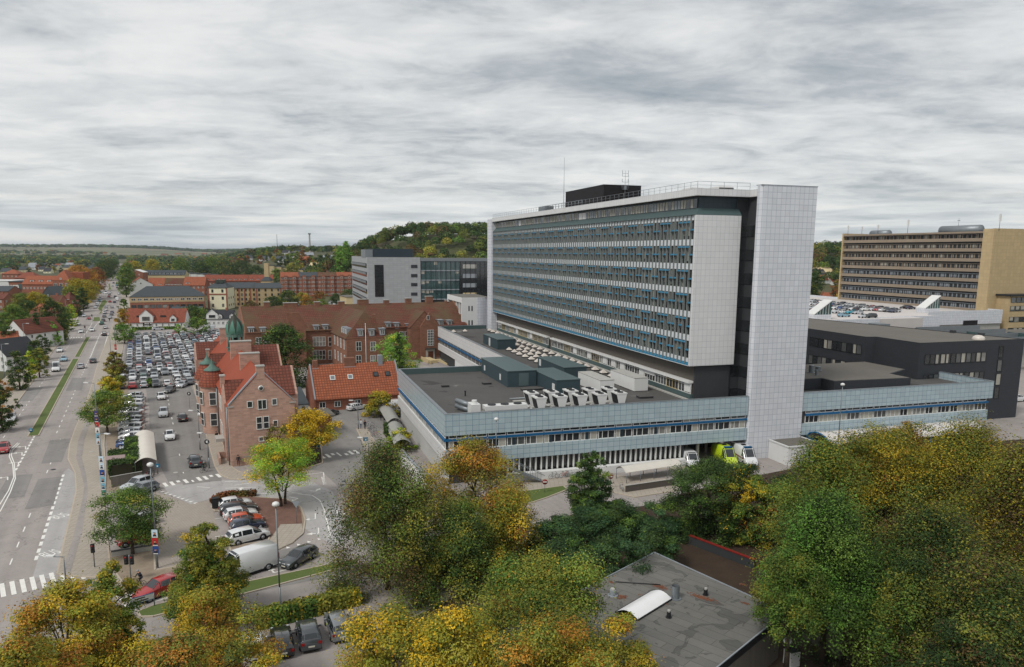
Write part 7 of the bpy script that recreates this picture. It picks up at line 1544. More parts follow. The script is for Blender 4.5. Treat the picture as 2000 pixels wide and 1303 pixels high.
# --- middle right
T('conical_tree','slim green pointed tree in front of the tiled podium',1158,862,88,3.2,'cone',('green','dark','bluegreen'),(4,4,2),cb=.06,lop=.5,ls=.26,limbs=34)
for i, (x, y, Y, r, lb) in enumerate(((1085,1012,76,3.4,'leftmost of the dark green bushes below the slim tree'),(1150,1000,80,3.4,'dark green bush at the foot of the slim tree'),(1215,985,82,3.4,'dark green bush right of the slim tree'),(1275,985,82,3.0,'dark bush against the tall round dark tree'),(1120,1062,66,3.6,'large bluish green bush in front of the others'),(1205,1050,68,3.4,'bluish green bush nearest the flat roofed building'),(1285,1030,74,3.0,'dark bush by the leaf strewn path'))):
    T('green_bush',lb,x,y,Y,r,'round',('bluegreen','dark','green'),(5,3,1),cb=.0,ls=.26,cat='bush',group='dark green bushes behind the flat roofed building',lop=.3,limbs=6,dens=1.4)
T('maple_tree','dark round green tree left of the lime ambulance',1386,903,84,4.7,'round',('dark','green'),(5,2),cb=.02,lop=.18,ls=.26,dens=1.7)
T('maple_tree','dark green tree with bright yellow clumps below the ambulances',1462,914,82,3.5,'oval',('dark','green','yellow'),(5,2,3),cb=.02,lop=.3,ls=.26,dens=1.5)
T('maple_tree','green and rust tree right of the yellow clumped one',1530,935,80,3.4,'round',('green','rust','dark'),(4,2,3),cb=.02,lop=.35,ls=.26)
T('beech_tree','large spreading beech in front of the white kiosk',1612,872,70,5.4,'weep',('olive','green','gold'),(5,5,2),cb=.02,lop=.35,ls=.27,droop=.35,dens=1.1)
T('beech_tree','drooping green beech nearest the flat roofed building',1628,982,56,4.9,'weep',('green','fresh','dark'),(6,2,2),cb=.36,lop=.3,ls=.24,droop=.4,dens=1.15)
T('beech_tree','lower drooping beech right of the flat roofed building',1552,1070,53,2.4,'weep',('green','olive'),(5,4),cb=.52,lop=.4,ls=.22,droop=.45)
T('beech_tree','tall thinning orange tree in front of the entrance canopy',1785,790,82,5.8,'cone',('gold','orange','olive'),(5,4,2),cb=.1,lop=.5,ls=.27,dens=.75,limbs=60)
T('beech_tree','golden green tree right of the thinning orange one',1722,848,74,6.2,'round',('gold','olive','orange'),(5,5,2),cb=.02,lop=.35,ls=.27)
T('beech_tree','broad golden tree at the right edge below the black building',1893,838,72,6.8,'weep',('gold','olive','orange'),(5,5,2),cb=.02,lop=.35,ls=.27,droop=.25,dens=1.05)
T('beech_tree','broad tree cut by the right edge',2005,880,62,6.5,'weep',('olive','gold','brown'),(4,4,3),cb=.02,lop=.3,ls=.27,droop=.3)
T('beech_tree','deep green shaded tree low at the right',1830,1000,56,6.4,'weep',('olive','dark','brown'),(4,4,2),cb=.02,lop=.3,ls=.25,droop=.35,dens=1.1)
T('beech_tree','shaded tree in the bottom right corner',1945,1110,46,6.2,'weep',('olive','dark','brown'),(4,4,2),cb=.0,lop=.3,ls=.24,droop=.35)
T('beech_tree','dark drooping tree above the board fence',1795,1100,49,3.8,'weep',('dark','olive','green'),(4,4,2),cb=.0,lop=.3,ls=.24,droop=.4)
T('beech_tree','dark low tree behind the board fence at the bottom',1880,1230,42,3.2,'round',('dark','brown','olive'),(5,2,2),cb=.0,lop=.3,ls=.24)
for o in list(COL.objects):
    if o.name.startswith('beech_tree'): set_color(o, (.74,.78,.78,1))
# --- street trees
T('street_tree','broad green tree over the red cars on the forecourt',250,964,77,4.0,'round',('green','dark','olive'),(5,2,1),cb=.32,lop=.35,ls=.24,trunk_r=.2)
T('street_tree','two stemmed yellow green tree on the planted island',548,868,93,4.1,'vase',('lime','yellow','fresh'),(5,2,3),cb=.34,lop=.35,ls=.26,dens=.8,stems=2,trunk_r=.2)
T('street_tree','bright yellow tree at the corner of the pink brick house',605,806,115,3.7,'round',('yellow',),(1,),cb=.3,lop=.3,ls=.3,trunk_r=.2)
T('street_tree','thin brownish tree against the pink brick gable',540,832,108,1.9,'vase',('brown','olive'),(4,2),cb=.12,lop=.3,ls=.24,dens=.5)
T('street_tree','small orange yellow tree by the taxi rank',742,766,147,2.9,'round',('gold','olive','yellow'),(4,3,1),cb=.35,lop=.3,ls=.3)
T('green_bush','yellow green shrub against the podium side',784,832,122,2.3,'oval',('lime','olive','gold'),(4,4,2),cb=.02,ls=.28,cat='bush')
T('maple_tree','big dark round tree in the courtyard of the brick hospital',554,640,180,6.4,'round',('dark','green'),(6,1),cb=.02,lop=.2,ls=.42,dens=1.2)
T('maple_tree','fresh light green tree before the brown brick hospital',772,655,182,4.9,'round',('fresh','lime'),(5,1),cb=.05,lop=.3,ls=.4)
T('conifer_tree','slim dark conifer in front of the light green tree',779,654,176,1.1,'column',('dark',),(1,),cb=.0,ls=.3,lop=.1,spread=.3)
T('street_tree','large green tree beside the poster lamp post',204,768,131,4.2,'round',('green','olive'),(5,2),cb=.3,lop=.4,ls=.3,trunk_r=.22)
T('street_tree','yellow top tree behind the green roadside tree',212,738,141,2.3,'oval',('yellow','gold','lime'),(4,3,3),cb=.25,lop=.3,ls=.3)
T('street_tree','small olive roadside tree, nearer of two by the car park corner',224,712,157,2.3,'round',('olive','brown'),(4,2),cb=.4,lop=.3,ls=.32)
T('street_tree','small brownish roadside tree, farther of two by the car park corner',223,689,176,2.2,'round',('brown','olive','gold'),(4,3,1),cb=.4,lop=.3,ls=.32)
T('street_tree','green tree at the far corner of the big car park',241,635,262,3.9,'round',('green','fresh'),(4,2),cb=.2,lop=.2,ls=.5)
T('street_tree','small orange tree left of the white inn',238,604,300,2.8,'round',('orange','gold'),(4,2),cb=.2,lop=.2,ls=.5)
T('street_tree','small green tree in the car park near the lane',292,740,178,1.6,'round',('green',),(1,),cb=.35,lop=.2,ls=.32)
T('street_tree','slim green tree on the pavement left of the long brick office',241,585,350,2.4,'oval',('green','dark'),(4,2),cb=.1,lop=.2,ls=.5)
T('green_bush','round ochre green shrub at the brick corner',603,884,114,1.6,'round',('olive','gold'),(4,1),cb=0,ls=.26,cat='bush')
T('green_bush','low dark bush at the foot of the pink brick gable',486,903,113,1.5,'round',('dark','green'),(4,1),cb=0,ls=.24,cat='bush')
# --- gardens left of the road
GD = ((32,690,172,3.2,'round','dark','dark round shrub at the pavement before the white gabled house'),(55,688,184,1.8,'round','lime','yellow green shrub by the left pavement'),(66,668,205,3.2,'round','dark','dark garden bush below the white house with the red roof'),(72,680,190,2.6,'round','olive','olive bush beside the poster lamp post on the left'),(80,655,222,2.6,'round','dark','dark bush right of the white house'),(95,618,255,4.8,'cone','fresh','light green pointed tree beside the left pavement'),(68,610,250,1.7,'column','dark','slim dark conifer left of the road'),(100,588,262,6.5,'round','dark','tall dark pine crown in the gardens left of the road'),(118,622,270,3.4,'round','dark','dark shrub mass by the pavement'),(128,600,300,3.0,'round','green','green shrub by the far left pavement'),(138,595,320,3.0,'round','lime','bright garden shrub beside the far left pavement'),(25,598,270,6.5,'round','green','wide green garden tree at the left edge'),(8,612,260,5.0,'round','green','green tree at the far left edge'),(55,590,300,6.0,'round','dark','dark garden tree behind the orange roof'),(40,575,330,7.0,'round','olive','large olive tree before the lettered box building'),(68,572,330,6.5,'round','gold','golden olive tree before the school'),(86,578,340,5.0,'round','olive','olive tree between the school and the black gable'),(14,640,230,3.4,'round','dark','dark hedge tree above the white house'),(-14,735,140,3.2,'round','orange','orange green tree cut by the left edge'),(-4,755,132,3.2,'round','dark','dark green tree cut by the left edge lower down'),(150,519,520,9,'round','orange','great orange brown tree beside the school'),(165,527,500,9,'round','orange','orange brown tree between the school and the pale villa'),(150,546,430,7.5,'round','gold','golden street tree left of the far road, nearest one'),(168,548,470,7,'round','gold','golden street tree left of the far road, middle one'),(135,560,410,6,'round','olive','olive street tree before the school'),(188,524,600,7,'round','rust','dark rust tree right of the pale villa'),(200,512,800,11,'round','dark','dark trees where the far road bends, near clump'),(215,508,900,12,'round','dark','dark trees where the far road bends, far clump'),(243,524,520,5.5,'oval','green','tall green trees right of the far road, near one'),(247,514,640,7,'round','green','tall green trees right of the far road, far one'),(160,562,400,3.5,'round','dark','dark shrub beside the golden street trees'),(150,578,370,3.2,'round','dark','dark shrub at the far left pavement edge'))
for (x, y, Y, r, shp, pal, lb) in GD:
    T('garden_bush' if r < 3.3 else 'garden_tree', lb, x, y, Y, r*(.78 if Y < 420 else 1), shp, (pal, 'olive' if pal != 'olive' else 'green'), (6,1), cb=.02 if Y < 400 else .1, ls=.32 if Y < 240 else (.5 if Y < 400 else .8), lop=.28, cat='bush' if r < 3.3 else 'tree', limbs=8)
MD = ((373,600,330,6.5,'dark','dark bush clump between the inn and the black roofed house'),(384,622,290,4.5,'green','round green bush in the yard right of the inn'),(390,604,330,5,'green','green tree before the cream tower'),(348,632,290,1.6,'fresh','small bright bush at the right end of the inn'),(532,580,420,5,'dark','dark round tree before the yellow warehouse'),(545,583,415,4.6,'dark','second dark round tree before the yellow warehouse'),(562,568,440,6,'dark','dark tree at the left end of the red apartment blocks'),(489,588,400,4,'brown','brownish bare tree before the yellow mill'),(598,577,440,3.6,'orange','small orange tree below the red apartment blocks'),(622,570,450,5,'rust','russet tree below the red apartment blocks'),(588,572,450,5,'gold','golden tree before the red apartment blocks'),(628,586,420,4.4,'green','green tree in the car park below the red apartment blocks'),(683,566,470,6.5,'dark','dark tree between the red blocks and the grey office'),(655,575,470,4,'dark','dark hedge below the red apartment blocks'),(412,505,800,12,'green','broad green tree behind the white stepped row'),(440,510,760,13,'dark','broad dark tree behind the red roofed blocks'),(470,510,750,13,'dark','second broad dark tree behind the red roofed blocks'),(392,511,780,10,'dark','dark tree left of the broad green tree'),(352,505,900,10,'green','round green tree above the grey dormered row'),(296,508,850,9,'gold','golden round tree above the grey dormered row'),(262,512,800,8,'gold','golden green tree right of the road bend'),(540,527,640,6,'green','light green tree by the pale stepped row'),(570,515,700,8,'olive','olive tree above the pale stepped row'),(500,520,700,9,'dark','dark tree left of the pale stepped row'),(676,472,640,5,'fresh','light green conical trees before the forest hill, right one'),(664,482,620,4.5,'fresh','light green trees before the forest hill, left one'),(1594,532,420,4.5,'dark','dark trees right of the tower below the straw roofed house'),(1634,548,410,3.2,'rust','russet tree beside the yellow block'),(1588,556,400,3.4,'dark','dark tree directly right of the tower'),(1641,575,400,3.5,'gold','golden tree between the orange roof and the yellow block'),(845,502,520,7,'dark','dark trees left of the yellow flats, near one'),(820,497,520,6,'olive','olive tree behind the grey office roof'))
for (x, y, Y, r, pal, lb) in MD: T('town_tree' if r > 3.9 else 'town_bush', lb, x, y, Y, r, 'round' if pal != 'fresh' else 'oval', (pal, 'olive'), (6,1), cb=.04, ls=.6 if Y < 500 else 1.0, lop=.25, limbs=6)
T('willow_clump','green climbing plants on the podium corner',822,800,130,1.4,'round',('dark','green'),(3,1),cb=0,ls=.26,cat='bush')
# --- trees of the town and the slopes: copies of a few kinds
protos = []
for i, (shp, pal) in enumerate((('round','dark'),('round','olive'),('oval','green'),('round','gold'),('round','dark'),('round','rust'),('cone','dark'),('round','green'),('oval','dark'))):
    t = thing('slope_tree', 'x', 'tree', (0,0,-300)); rng = np.random.default_rng(900+i); tree_parts(t, rng, 11, 4.6 if shp != 'cone' else 2.6, .08, shp, (pal,'olive'), (6,1), 26, 1500, .9, limbs=4, spread=.24); protos.append((t, pal, shp))
def foot(px_, py_):
    lo, hi = 200.0, 9000.0
    for _ in range(50):
        md = (lo+hi)/2; q = WY(px_, py_, md)
        if q.z > gz(q.x, q.y): lo = md
        else: hi = md
    return WY(px_, py_, lo)
RT = random.Random(21)
def blocked(x, y):
    # keep the far road and its bend free of trees
    for (yy, xa, xb) in ((515,226,252),(520,222,252),(530,212,250),(545,200,250),(560,186,252)):
        if abs(y-yy) < 6 and xa-3 < x < xb: return True
    return False
ZN = (('on the slope among the hillside houses', 395, 600, 491, 522, 80), ('between the grey dormered row and the horizon', 252, 400, 497, 526, 62), ('in the distant low estate left of the far road', 0, 190, 512, 534, 60), ('at the foot of the forest hill', 560, 690, 505, 527, 34))
for (zn, xa, xb, ya, yb_, cnt_) in ZN:
    for i in range(cnt_):
        x, y = RT.uniform(xa, xb), RT.uniform(ya, yb_)
        if blocked(x, y): continue
        q = foot(x, y); t, pal, shp = RT.choice(protos); s = RT.uniform(.5, 1.05); nm = {'dark':'dark green','olive':'olive green','green':'green','gold':'golden','rust':'russet'}[pal]
        c = copy_thing(t, f'{nm} {"pointed" if shp == "cone" else "round"} tree {zn}', (q.x, q.y, gz(q.x, q.y)-.3), RT.uniform(0, 360), s, None, 'trees '+zn)
for t, _, _ in protos:
    for c in kids(t): bpy.data.objects.remove(c)
    bpy.data.objects.remove(t)
KIDS.clear()
# --- woods that read as one mass
def wood(name, label, pts, cards, size, pals, wts, seed, hh=(9,15), rr=(4,7)):
    rng = np.random.default_rng(seed); n = len(pts); P_ = np.array(pts, float); H_ = rng.uniform(*hh, n); R_ = rng.uniform(*rr, n)
    idx = np.repeat(np.arange(n), cards); d = rng.normal(size=(len(idx), 3)); d[:, 2] = np.abs(d[:, 2])*.9-.1; d /= np.linalg.norm(d, axis=1, keepdims=True)
    k = .8+.22*rng.random(len(idx)); pos = P_[idx].copy(); pos[:, :2] += d[:, :2]*(R_[idx]*k)[:, None]; pos[:, 2] += H_[idx]*.45+d[:, 2]*(H_[idx]*.55*k)
    nrm = d+rng.normal(size=d.shape)*.35; nrm /= np.linalg.norm(nrm, axis=1, keepdims=True)
    sz = size if np.ndim(size) == 0 else np.array(size)[idx]
    me = cards_mesh(name, pos, nrm, sz*(.7+.6*rng.random(len(idx))), tints(rng, idx, n, pals, wts, .12), rng, 1.2)
    o = bpy.data.objects.new(name, me); COL.objects.link(o); return tag(o, label, 'wood', kind='stuff')
rw_ = random.Random(3); pts = []
while len(pts) < 1500:
    x, y = rw_.uniform(-230, 620), rw_.uniform(585, 800)
    if gz(x, y) < 7: continue
    if x < -90 and y < 600: continue
    pts.append((x, y, gz(x, y)-1))
wood('forest', 'dense autumn forest covering the hill behind the hospital', pts, 300, 1.15, ('olive','dark','brown','green'), (4,10,2,1.2), 5)
pts = []; sz = []
while len(pts) < 3400:
    az = rw_.uniform(-.78, .0); y = 1050*(4.6**rw_.random()); x = az*y; X, Y_ = P((x, y, gz(x, y)))
    if -.66 < az < -.5 and y < 1500: continue
    if abs(X-240) < 14 and Y_ > 508: continue
    if y > 2700 and sin(x*.004+y*.003)+sin(y*.0045-x*.0013) < .55 and X < 520: continue
    if X > 420 and y < 1250: continue
    pts.append((x, y, gz(x, y)-1)); sz.append(1.6+y/1500)
wood('distant_woods', 'belts of woodland stretching to the horizon beyond the town', pts, 90, sz, ('dark','olive','bluegreen','rust','brown'), (8,4,4,.3,1), 8, hh=(9,16), rr=(6,12))
pts = [(x, 4900+260*sin(x*.002), gz(x, 4900)-2) for x in np.linspace(-4200, -1300, 240)]+[(x, 5200, gz(x, 5200)-2) for x in np.linspace(-4600, -1500, 240)]
wood('ridge_woods', 'dark line of woods on the far left ridge', pts, 60, 9.0, ('dark','bluegreen'), (5,3), 9, hh=(14,24), rr=(12,20))
# far blue hills on the horizon
m = MB(); n = 60
for i in range(n+1):
    x = -8500+i*190; zt_ = 40+34*math.exp(-((x+4500)/1900)**2)+6*sin(i*.6); m.v += [(x,15000,-5),(x,15600,max(20, zt_)),(x,16600,10)]
for i in range(n):
    for j in range(2): a = i*3+j; m.f.append([a,a+3,a+4,a+1]); m.m.append(0); m.sm.append(True)
struct('hills', m, mat('far woodland hills', lin(52,66,50), .95, .1, sc=.002, sc2=.02), 'faint blue hills on the horizon', 'hills')
# --- hedges
def hedge(label, pts, w, h, pal, ls=.2, name='hedge'):
    """clipped hedge along surveyed points"""
    A = [W(*p) for p in pts]; TS[0] += 1; rng = np.random.default_rng(TS[0]); P_, N_l = [], []
    t = thing(name, label, 'hedge', tuple(A[0])); core = MB()
    for a, b in zip(A[:-1], A[1:]):
        d = (b-a); L_ = d.length; d = d.normalized(); n_ = Vector((-d.y, d.x, 0)); area = L_*(2*h+w); k = int(area*95*(.2/ls)**2)
        u = rng.random(k)*L_; c = rng.random(k)*(2*h+w); lat = np.where(c < h, -w/2, np.where(c < h+w, c-h-w/2, w/2)); z = np.where(c < h, c, np.where(c < h+w, h, 2*h+w-c))
        nx = np.where(c < h, -1., np.where(c < h+w, 0., 1.)); nz_ = np.where((c >= h) & (c < h+w), 1., .3)
        pos = np.array(a-A[0])[None, :]+u[:, None]*np.array(d)+lat[:, None]*np.array(n_)+z[:, None]*np.array((0,0,1))+rng.normal(size=(k, 3))*.09; P_.append(pos); N_l.append(nx[:, None]*np.array(n_)+nz_[:, None]*np.array((0,0,1))+rng.normal(size=(k, 3))*.5)
        core.ext([a-A[0]-n_*(w/2-.12), b-A[0]-n_*(w/2-.12), b-A[0]+n_*(w/2-.12), a-A[0]+n_*(w/2-.12)], (0,0,h-.12))
    pos = np.concatenate(P_); nr = np.concatenate(N_l); nr /= np.linalg.norm(nr, axis=1, keepdims=True); bi = (np.floor(pos[:, 0]*.8)+np.floor(pos[:, 1]*.8)*7).astype(int) % 40
    me = cards_mesh('foliage', pos, nr, ls*(.7+.6*rng.random(len(pos))), tints(rng, bi, 40, pal, [5]+[2]*(len(pal)-1)), rng); o = bpy.data.objects.new('foliage', me); COL.objects.link(o); o.parent = t
    core.build('twigs', mat('hedge twigs', lin(48,46,30), .95, .2), t); return t
hedge('beech hedge behind the four cars parked at the bottom', ((500,1226),(560,1212),(640,1193),(700,1177)), 1.3, 1.5, ('olive','gold','green'))
hedge('clipped dark hedge growing over the bin shelter', ((236,905),(240,936)), 3.0, 2.3, ('dark','green'))
hedge('clipped dark hedge beside the white arched bike shelter', ((258,880),(262,930)), 1.8, 2.4, ('dark','green'))
hedge('low hedge at the podium corner by the taxis', ((788,808),(806,816)), 2.2, 1.6, ('dark','green')); hedge('clipped hedge block behind the dark bike shelters', ((760,846),(776,868)), 1.8, 2.0, ('dark','green'))
hedge('low hedge in front of the white inn', ((258,645),(345,643)), .9, 1.1, ('green','dark'), .35)
hedge('russet shrubs round the island car row', ((416,984),(440,971),(500,969)), .9, .7, ('rust','brown'))
# ================================================================== street furniture
def bump_z(p, z=0.12): return Vector((p.x, p.y, z))
def lamp(label, bx, by, ytop, kind='globe', arm=None, posters=(), group=None, name='street_lamp', z=0.1):
    b = W(bx, by, z); top = zat(b.x, b.y, ytop); t = thing(name, label, 'lamp', tuple(b), 0, group); h = top-z
    m = MB(); m.tube((0,0,0),(0,0,h*.3),.11,.09,n=8); m.tube((0,0,h*.3),(0,0,h),.075,.05,n=8); m.build('pole', M_['metal'], t)
    if kind == 'globe':
        m = MB(); m.lathe(0,0,[(.05,h),(.26,h+.08),(.34,h+.22),(.28,h+.38),(.1,h+.47),(0,h+.48)],12); m.build('lamp_head', M_['metal_white'], t)
    else:
        e = W(*arm, z) if arm is not None and not isinstance(arm, float) else None
        d = Vector((cos(radians(arm)), sin(radians(arm)), 0)) if isinstance(arm, float) else Vector((-1,0,0))
        m = MB(); m.tube((0,0,h-.05), Vector((0,0,h))+d*1.1, .05, n=6); m.build('arm', M_['metal'], t)
        m = MB(); a = Vector((0,0,h-.03))+d*.9; s = Vector((-d.y,d.x,0))*.16; m.ext([a-s, a+s, a+s+d*.8, a-s+d*.8], (0,0,.12)); m.build('lamp_head', M_['metal_white'], t)
    return t, b, h
RP = random.Random(4)
PC = [(196,214,226),(40,74,140),(182,40,44),(120,170,190),(226,226,222),(58,120,110),(70,62,110)]
def posters(label, b, z0, n, tilt=0.0, w=.62, hh=.86):
    """a stack of portrait boards tied to a pole: a thing of its own each would be too small to tell, one stack per pole"""
    for i in range(n):
        t = thing('poster_board', f'{label}, {ordn[i]} from the bottom', 'poster', (b.x, b.y, z0+i*(hh+.05)), 0, 'portrait boards tied to the lamp posts'); c = PC[RP.randrange(len(PC))]
        part(t, 'board', mat('board %d %d %d' % c, lin(*c), .6, .03), (-w/2,w/2,-.16,-.13,0,hh)); m = MB(); m.tube((0,-.165,hh*.52),(0,-.175,hh*.52),.12,n=10); m.build('head', M_['skin'], t)
        m = MB(); m.ext([(-w*.36,-.162,.08),(w*.36,-.162,.08),(w*.22,-.162,hh*.4),(-w*.22,-.162,hh*.4)],(0,-.008,0)); m.build('shoulders', M_['dark_metal'], t); part(t, 'hair', M_['bark'], (-.12,.12,-.182,-.176,hh*.6,hh*.68))
        part(t, 'caption', M_['trim'], (-w*.4,w*.4,-.175,-.168,.03,.12))
lamp('tall lamp post with a white globe head rising from the beech hedge', 549, 1212, 990, z=0)
t, b, h = lamp('tall globe lamp post beside the forecourt with red posters low down', 308, 1108, 912); posters('poster on the globe lamp post by the forecourt', b, 1.6, 3)
t, b, h = lamp('lamp post with a stack of portrait posters near the small shelter', 206, 985, 846, 'arm', -20.0); posters('poster on the lamp post beside the bin shelter', b, 1.2, 6)
t, b, h = lamp('lamp post with posters beside the large roadside tree', 196, 895, 748, 'arm', 175.0); posters('poster on the lamp post under the large roadside tree', b, 2.4, 6)
lamp('lamp post with a flat head at the bottom left crossing', 131, 1160, 1087, 'arm', 180.0)
for i, (x, y, yt) in enumerate(((227,744,650),(234,702,620),(241,664,600),(243,630,575))): 
    t, b, h = lamp('lamp post on the right pavement, '+('nearest of four beside the car park','second of four beside the car park','third of four beside the car park','farthest of four beside the car park')[i], x-6, y, yt, 'arm', 170.0, group='lamp posts along the right pavement')
    if i in (0, 1): posters('poster on the '+('nearest','second')[i]+' car park lamp post', b, 2.0, 3)
for i, (x, y, yt) in enumerate(((9,738,672),(51,700,632),(78,672,620),(100,664,606),(131,628,585),(148,600,566),(160,585,552),(171,570,540))):
    t, b, h = lamp('lamp post on the left pavement, '+ordn[i]+' from the near end', x, y, yt, 'arm', 10.0, group='lamp posts along the left pavement')
    if i in (2, 3, 5): posters('poster on the '+ordn[i]+' left lamp post', b, 2.2, 3)
for x, y, yt, lb in ((391,878,803,'slim lamp post with an arm, farther of two by the pink brick house'),(409,914,847,'slim lamp post with an arm, nearer of two by the pink brick house'),(700,838,783,'lamp post with a long arm beside the walking couple'),(720,906,856,'lamp post beside the dark bike shelters'),(481,745,640,'lamp x')): 
    if lb[-1] != 'x': lamp(lb, x, y, yt, 'arm', 168.0)
lamp('globe lamp post in front of the tiled podium', 969, 955, 822); lamp('tall globe lamp post before the entrance canopy', 1634, 905, 754)
lamp('small globe post at the right of the flat roofed building', 1533, 1330, 1258, z=0)
# flagpole
q = FB.w(48.3, 190); zt_ = zat(q.x, q.y, 633); t = thing('flagpole', 'tall white flagpole in front of the brown brick hospital', 'flagpole', tuple(q)); m = MB(); m.tube((0,0,0),(0,0,zt_),.13,.06,n=8); m.build('pole', M_['metal_white'], t); MB().cyl(0,0,zt_,zt_+.25,.14,.02,n=8).build('finial', M_['metal_white'], t)
# signs
def sign(name, label, bx, by, ytop, shape, face, w=.6, z=.1, ang=0.0, mark=None):
    b = W(bx, by, z); top = zat(b.x, b.y, ytop); h = max(1.6, top-z); t = thing(name, label, 'sign', tuple(b), ang); m = MB(); m.tube((0,0,0),(0,0,h),.035,n=6); m.build('post', M_['metal'], t); m = MB()
    if shape == 'round': m.tube((0,-.05,h-w/2),(0,-.08,h-w/2),w/2,n=16)
    elif shape == 'tri': m.ext([(-w/2,-.05,h),(w/2,-.05,h),(0,-.05,h-w*.87)],(0,-.03,0))
    else: m.box(-w/2,w/2,-.08,-.05,h-w*(.8 if shape == 'rect' else .35),h)
    o = m.build('sign_face', M_[face], t)
    if mark: m = MB(); m.box(-w*mark[0]/2,w*mark[0]/2,-.095,-.081,h-w/2-w*mark[1]/2,h-w/2+w*mark[1]/2); m.build('symbol', M_['trim'], t)
    return t, h, b
sign('road_sign','red round no entry sign on the grass patch by the podium',1064,962,936,'round','red',.75,mark=(.7,.2)); sign('road_sign','second no entry sign seen through the slim pointed tree',1192,955,926,'round','red',.7,mark=(.7,.2))
sign('road_sign','blue parking sign beside the waste container',473,905,891,'rect','sky_blue',.8,mark=(.3,.3)); sign('road_sign','blue parking sign in the planting bed by the crossing',620,888,868,'rect','sky_blue',.8,mark=(.3,.3)); sign('road_sign','blue parking sign on the pavement by the bike shelters',715,885,854,'rect','sky_blue',.8,mark=(.3,.3)); sign('road_sign','small blue sign on the white arched shelter',309,926,907,'rect','sky_blue',.7,mark=(.3,.3))
sign('road_sign','blue round keep right arrow sign on the tip of the long median',62,853,838,'round','sky_blue',.8,mark=(.5,.14)); sign('road_sign','grey triangular give way sign seen from behind on the island',580,1022,979,'tri','lead_trim',1.0); sign('road_sign','round black speed sign nearer the brick porch',407,908,858,'round','dark_metal',.8,mark=(.3,.4)); sign('road_sign','round black speed sign farther along the lane',371,798,765,'round','dark_metal',.8,mark=(.3,.4)); sign('road_sign','round red sign beside the poster stack',200,830,812,'round','redlamp',.8)
# direction board at the corner
a, b = W(258,1196,.1), W(302,1183,.1); d = b-a; t = thing('direction_board','low white and blue street name board at the junction','sign',tuple(a),math.degrees(atan2(d.y,d.x))); L_ = d.length
m = MB(); m.tube((0,0,0),(0,0,1.3),.05,n=6); m.build('post', M_['metal'], t); m = MB(); m.tube((L_,0,0),(L_,0,1.3),.05,n=6); m.build('post', M_['metal'], t)
part(t,'board',M_['metal_white'],(0,L_,-.03,.03,.75,1.28)); part(t,'border',M_['blue'],(-.04,L_+.04,-.035,.035,1.28,1.33),(-.04,L_+.04,-.035,.035,.70,.75)); part(t,'lettering_line',M_['dark_metal'],(.3,L_*.6,-.042,-.031,1.08,1.18),(.3,L_*.75,-.042,-.031,.84,.94))
# traffic lights
def tlight(label, bx, by, ytop, heads=1, lit=None, z=.1, ang=0):
    b = W(bx, by, z); h = max(2.6, zat(b.x, b.y, ytop)-z); t = thing('traffic_light', label, 'traffic light', tuple(b), ang, 'traffic lights of the two junctions'); m = MB(); m.tube((0,0,0),(0,0,h),.06,n=8); m.build('pole', M_['metal'], t)
    for k in range(heads):
        x = .28*(1 if k else -1) if heads > 1 else 0; m = MB(); m.box(x-.17,x+.17,-.2,.02,h-.95,h); o = m.build('signal_head', M_['dark_metal'], t)
        for j, c in enumerate(('redlamp','plastic','plastic')): m = MB(); m.tube((x,-.2,h-.2-j*.28),(x,-.24,h-.2-j*.28),.1,n=10); m.build('lens', M_[c], o, t)
tlight('traffic light at the near crossing by the cobbled corner', 185, 1108, 1063); tlight('double headed traffic light showing red above the cyclist', 256, 1134, 1084, 2); tlight('traffic light with a yellow sign at the far crossing in the median', 168, 662, 636); tlight('traffic light on the right kerb of the far crossing', 228, 663, 634); tlight('traffic light by the small square of grass', 181, 632, 614); tlight('traffic light on the left kerb of the far crossing', 126, 660, 640)
# bins, cabinets, containers
def bin_(label, x, y, w=.6, h=1.1, c='dark_metal', z=.12): b = W(x, y, z); t = thing('litter_bin', label, 'bin', tuple(b), 20); part(t,'body',M_[c],(-w/2,w/2,-w/2,w/2,.1,h)); part(t,'lid',M_['plastic'],(-w/2-.04,w/2+.04,-w/2-.04,w/2+.04,h,h+.08)); part(t,'foot',M_['plastic'],(-w/3,w/3,-w/3,w/3,0,.1))
bin_('black litter bin at the corner of the planted island',421,992,.8,1.3); bin_('black litter bin by the podium corner',754,820,.9,1.3,z=.02); bin_('white bin beside the board fence',1545,1300,.9,1.4,'metal_white',0)
t = thing('waste_container','green grey waste container at the corner of the pink brick house','container',tuple(W(487,905,.1)),25); part(t,'body',M_['lead'],(-1.0,1.0,-.5,.5,.1,1.2)); part(t,'lid',M_['lead_trim'],(-1.05,1.05,-.55,.55,1.2,1.3)); part(t,'wheels',M_['tyre'],(-.9,-.7,-.5,.5,0,.1),(.7,.9,-.5,.5,0,.1))
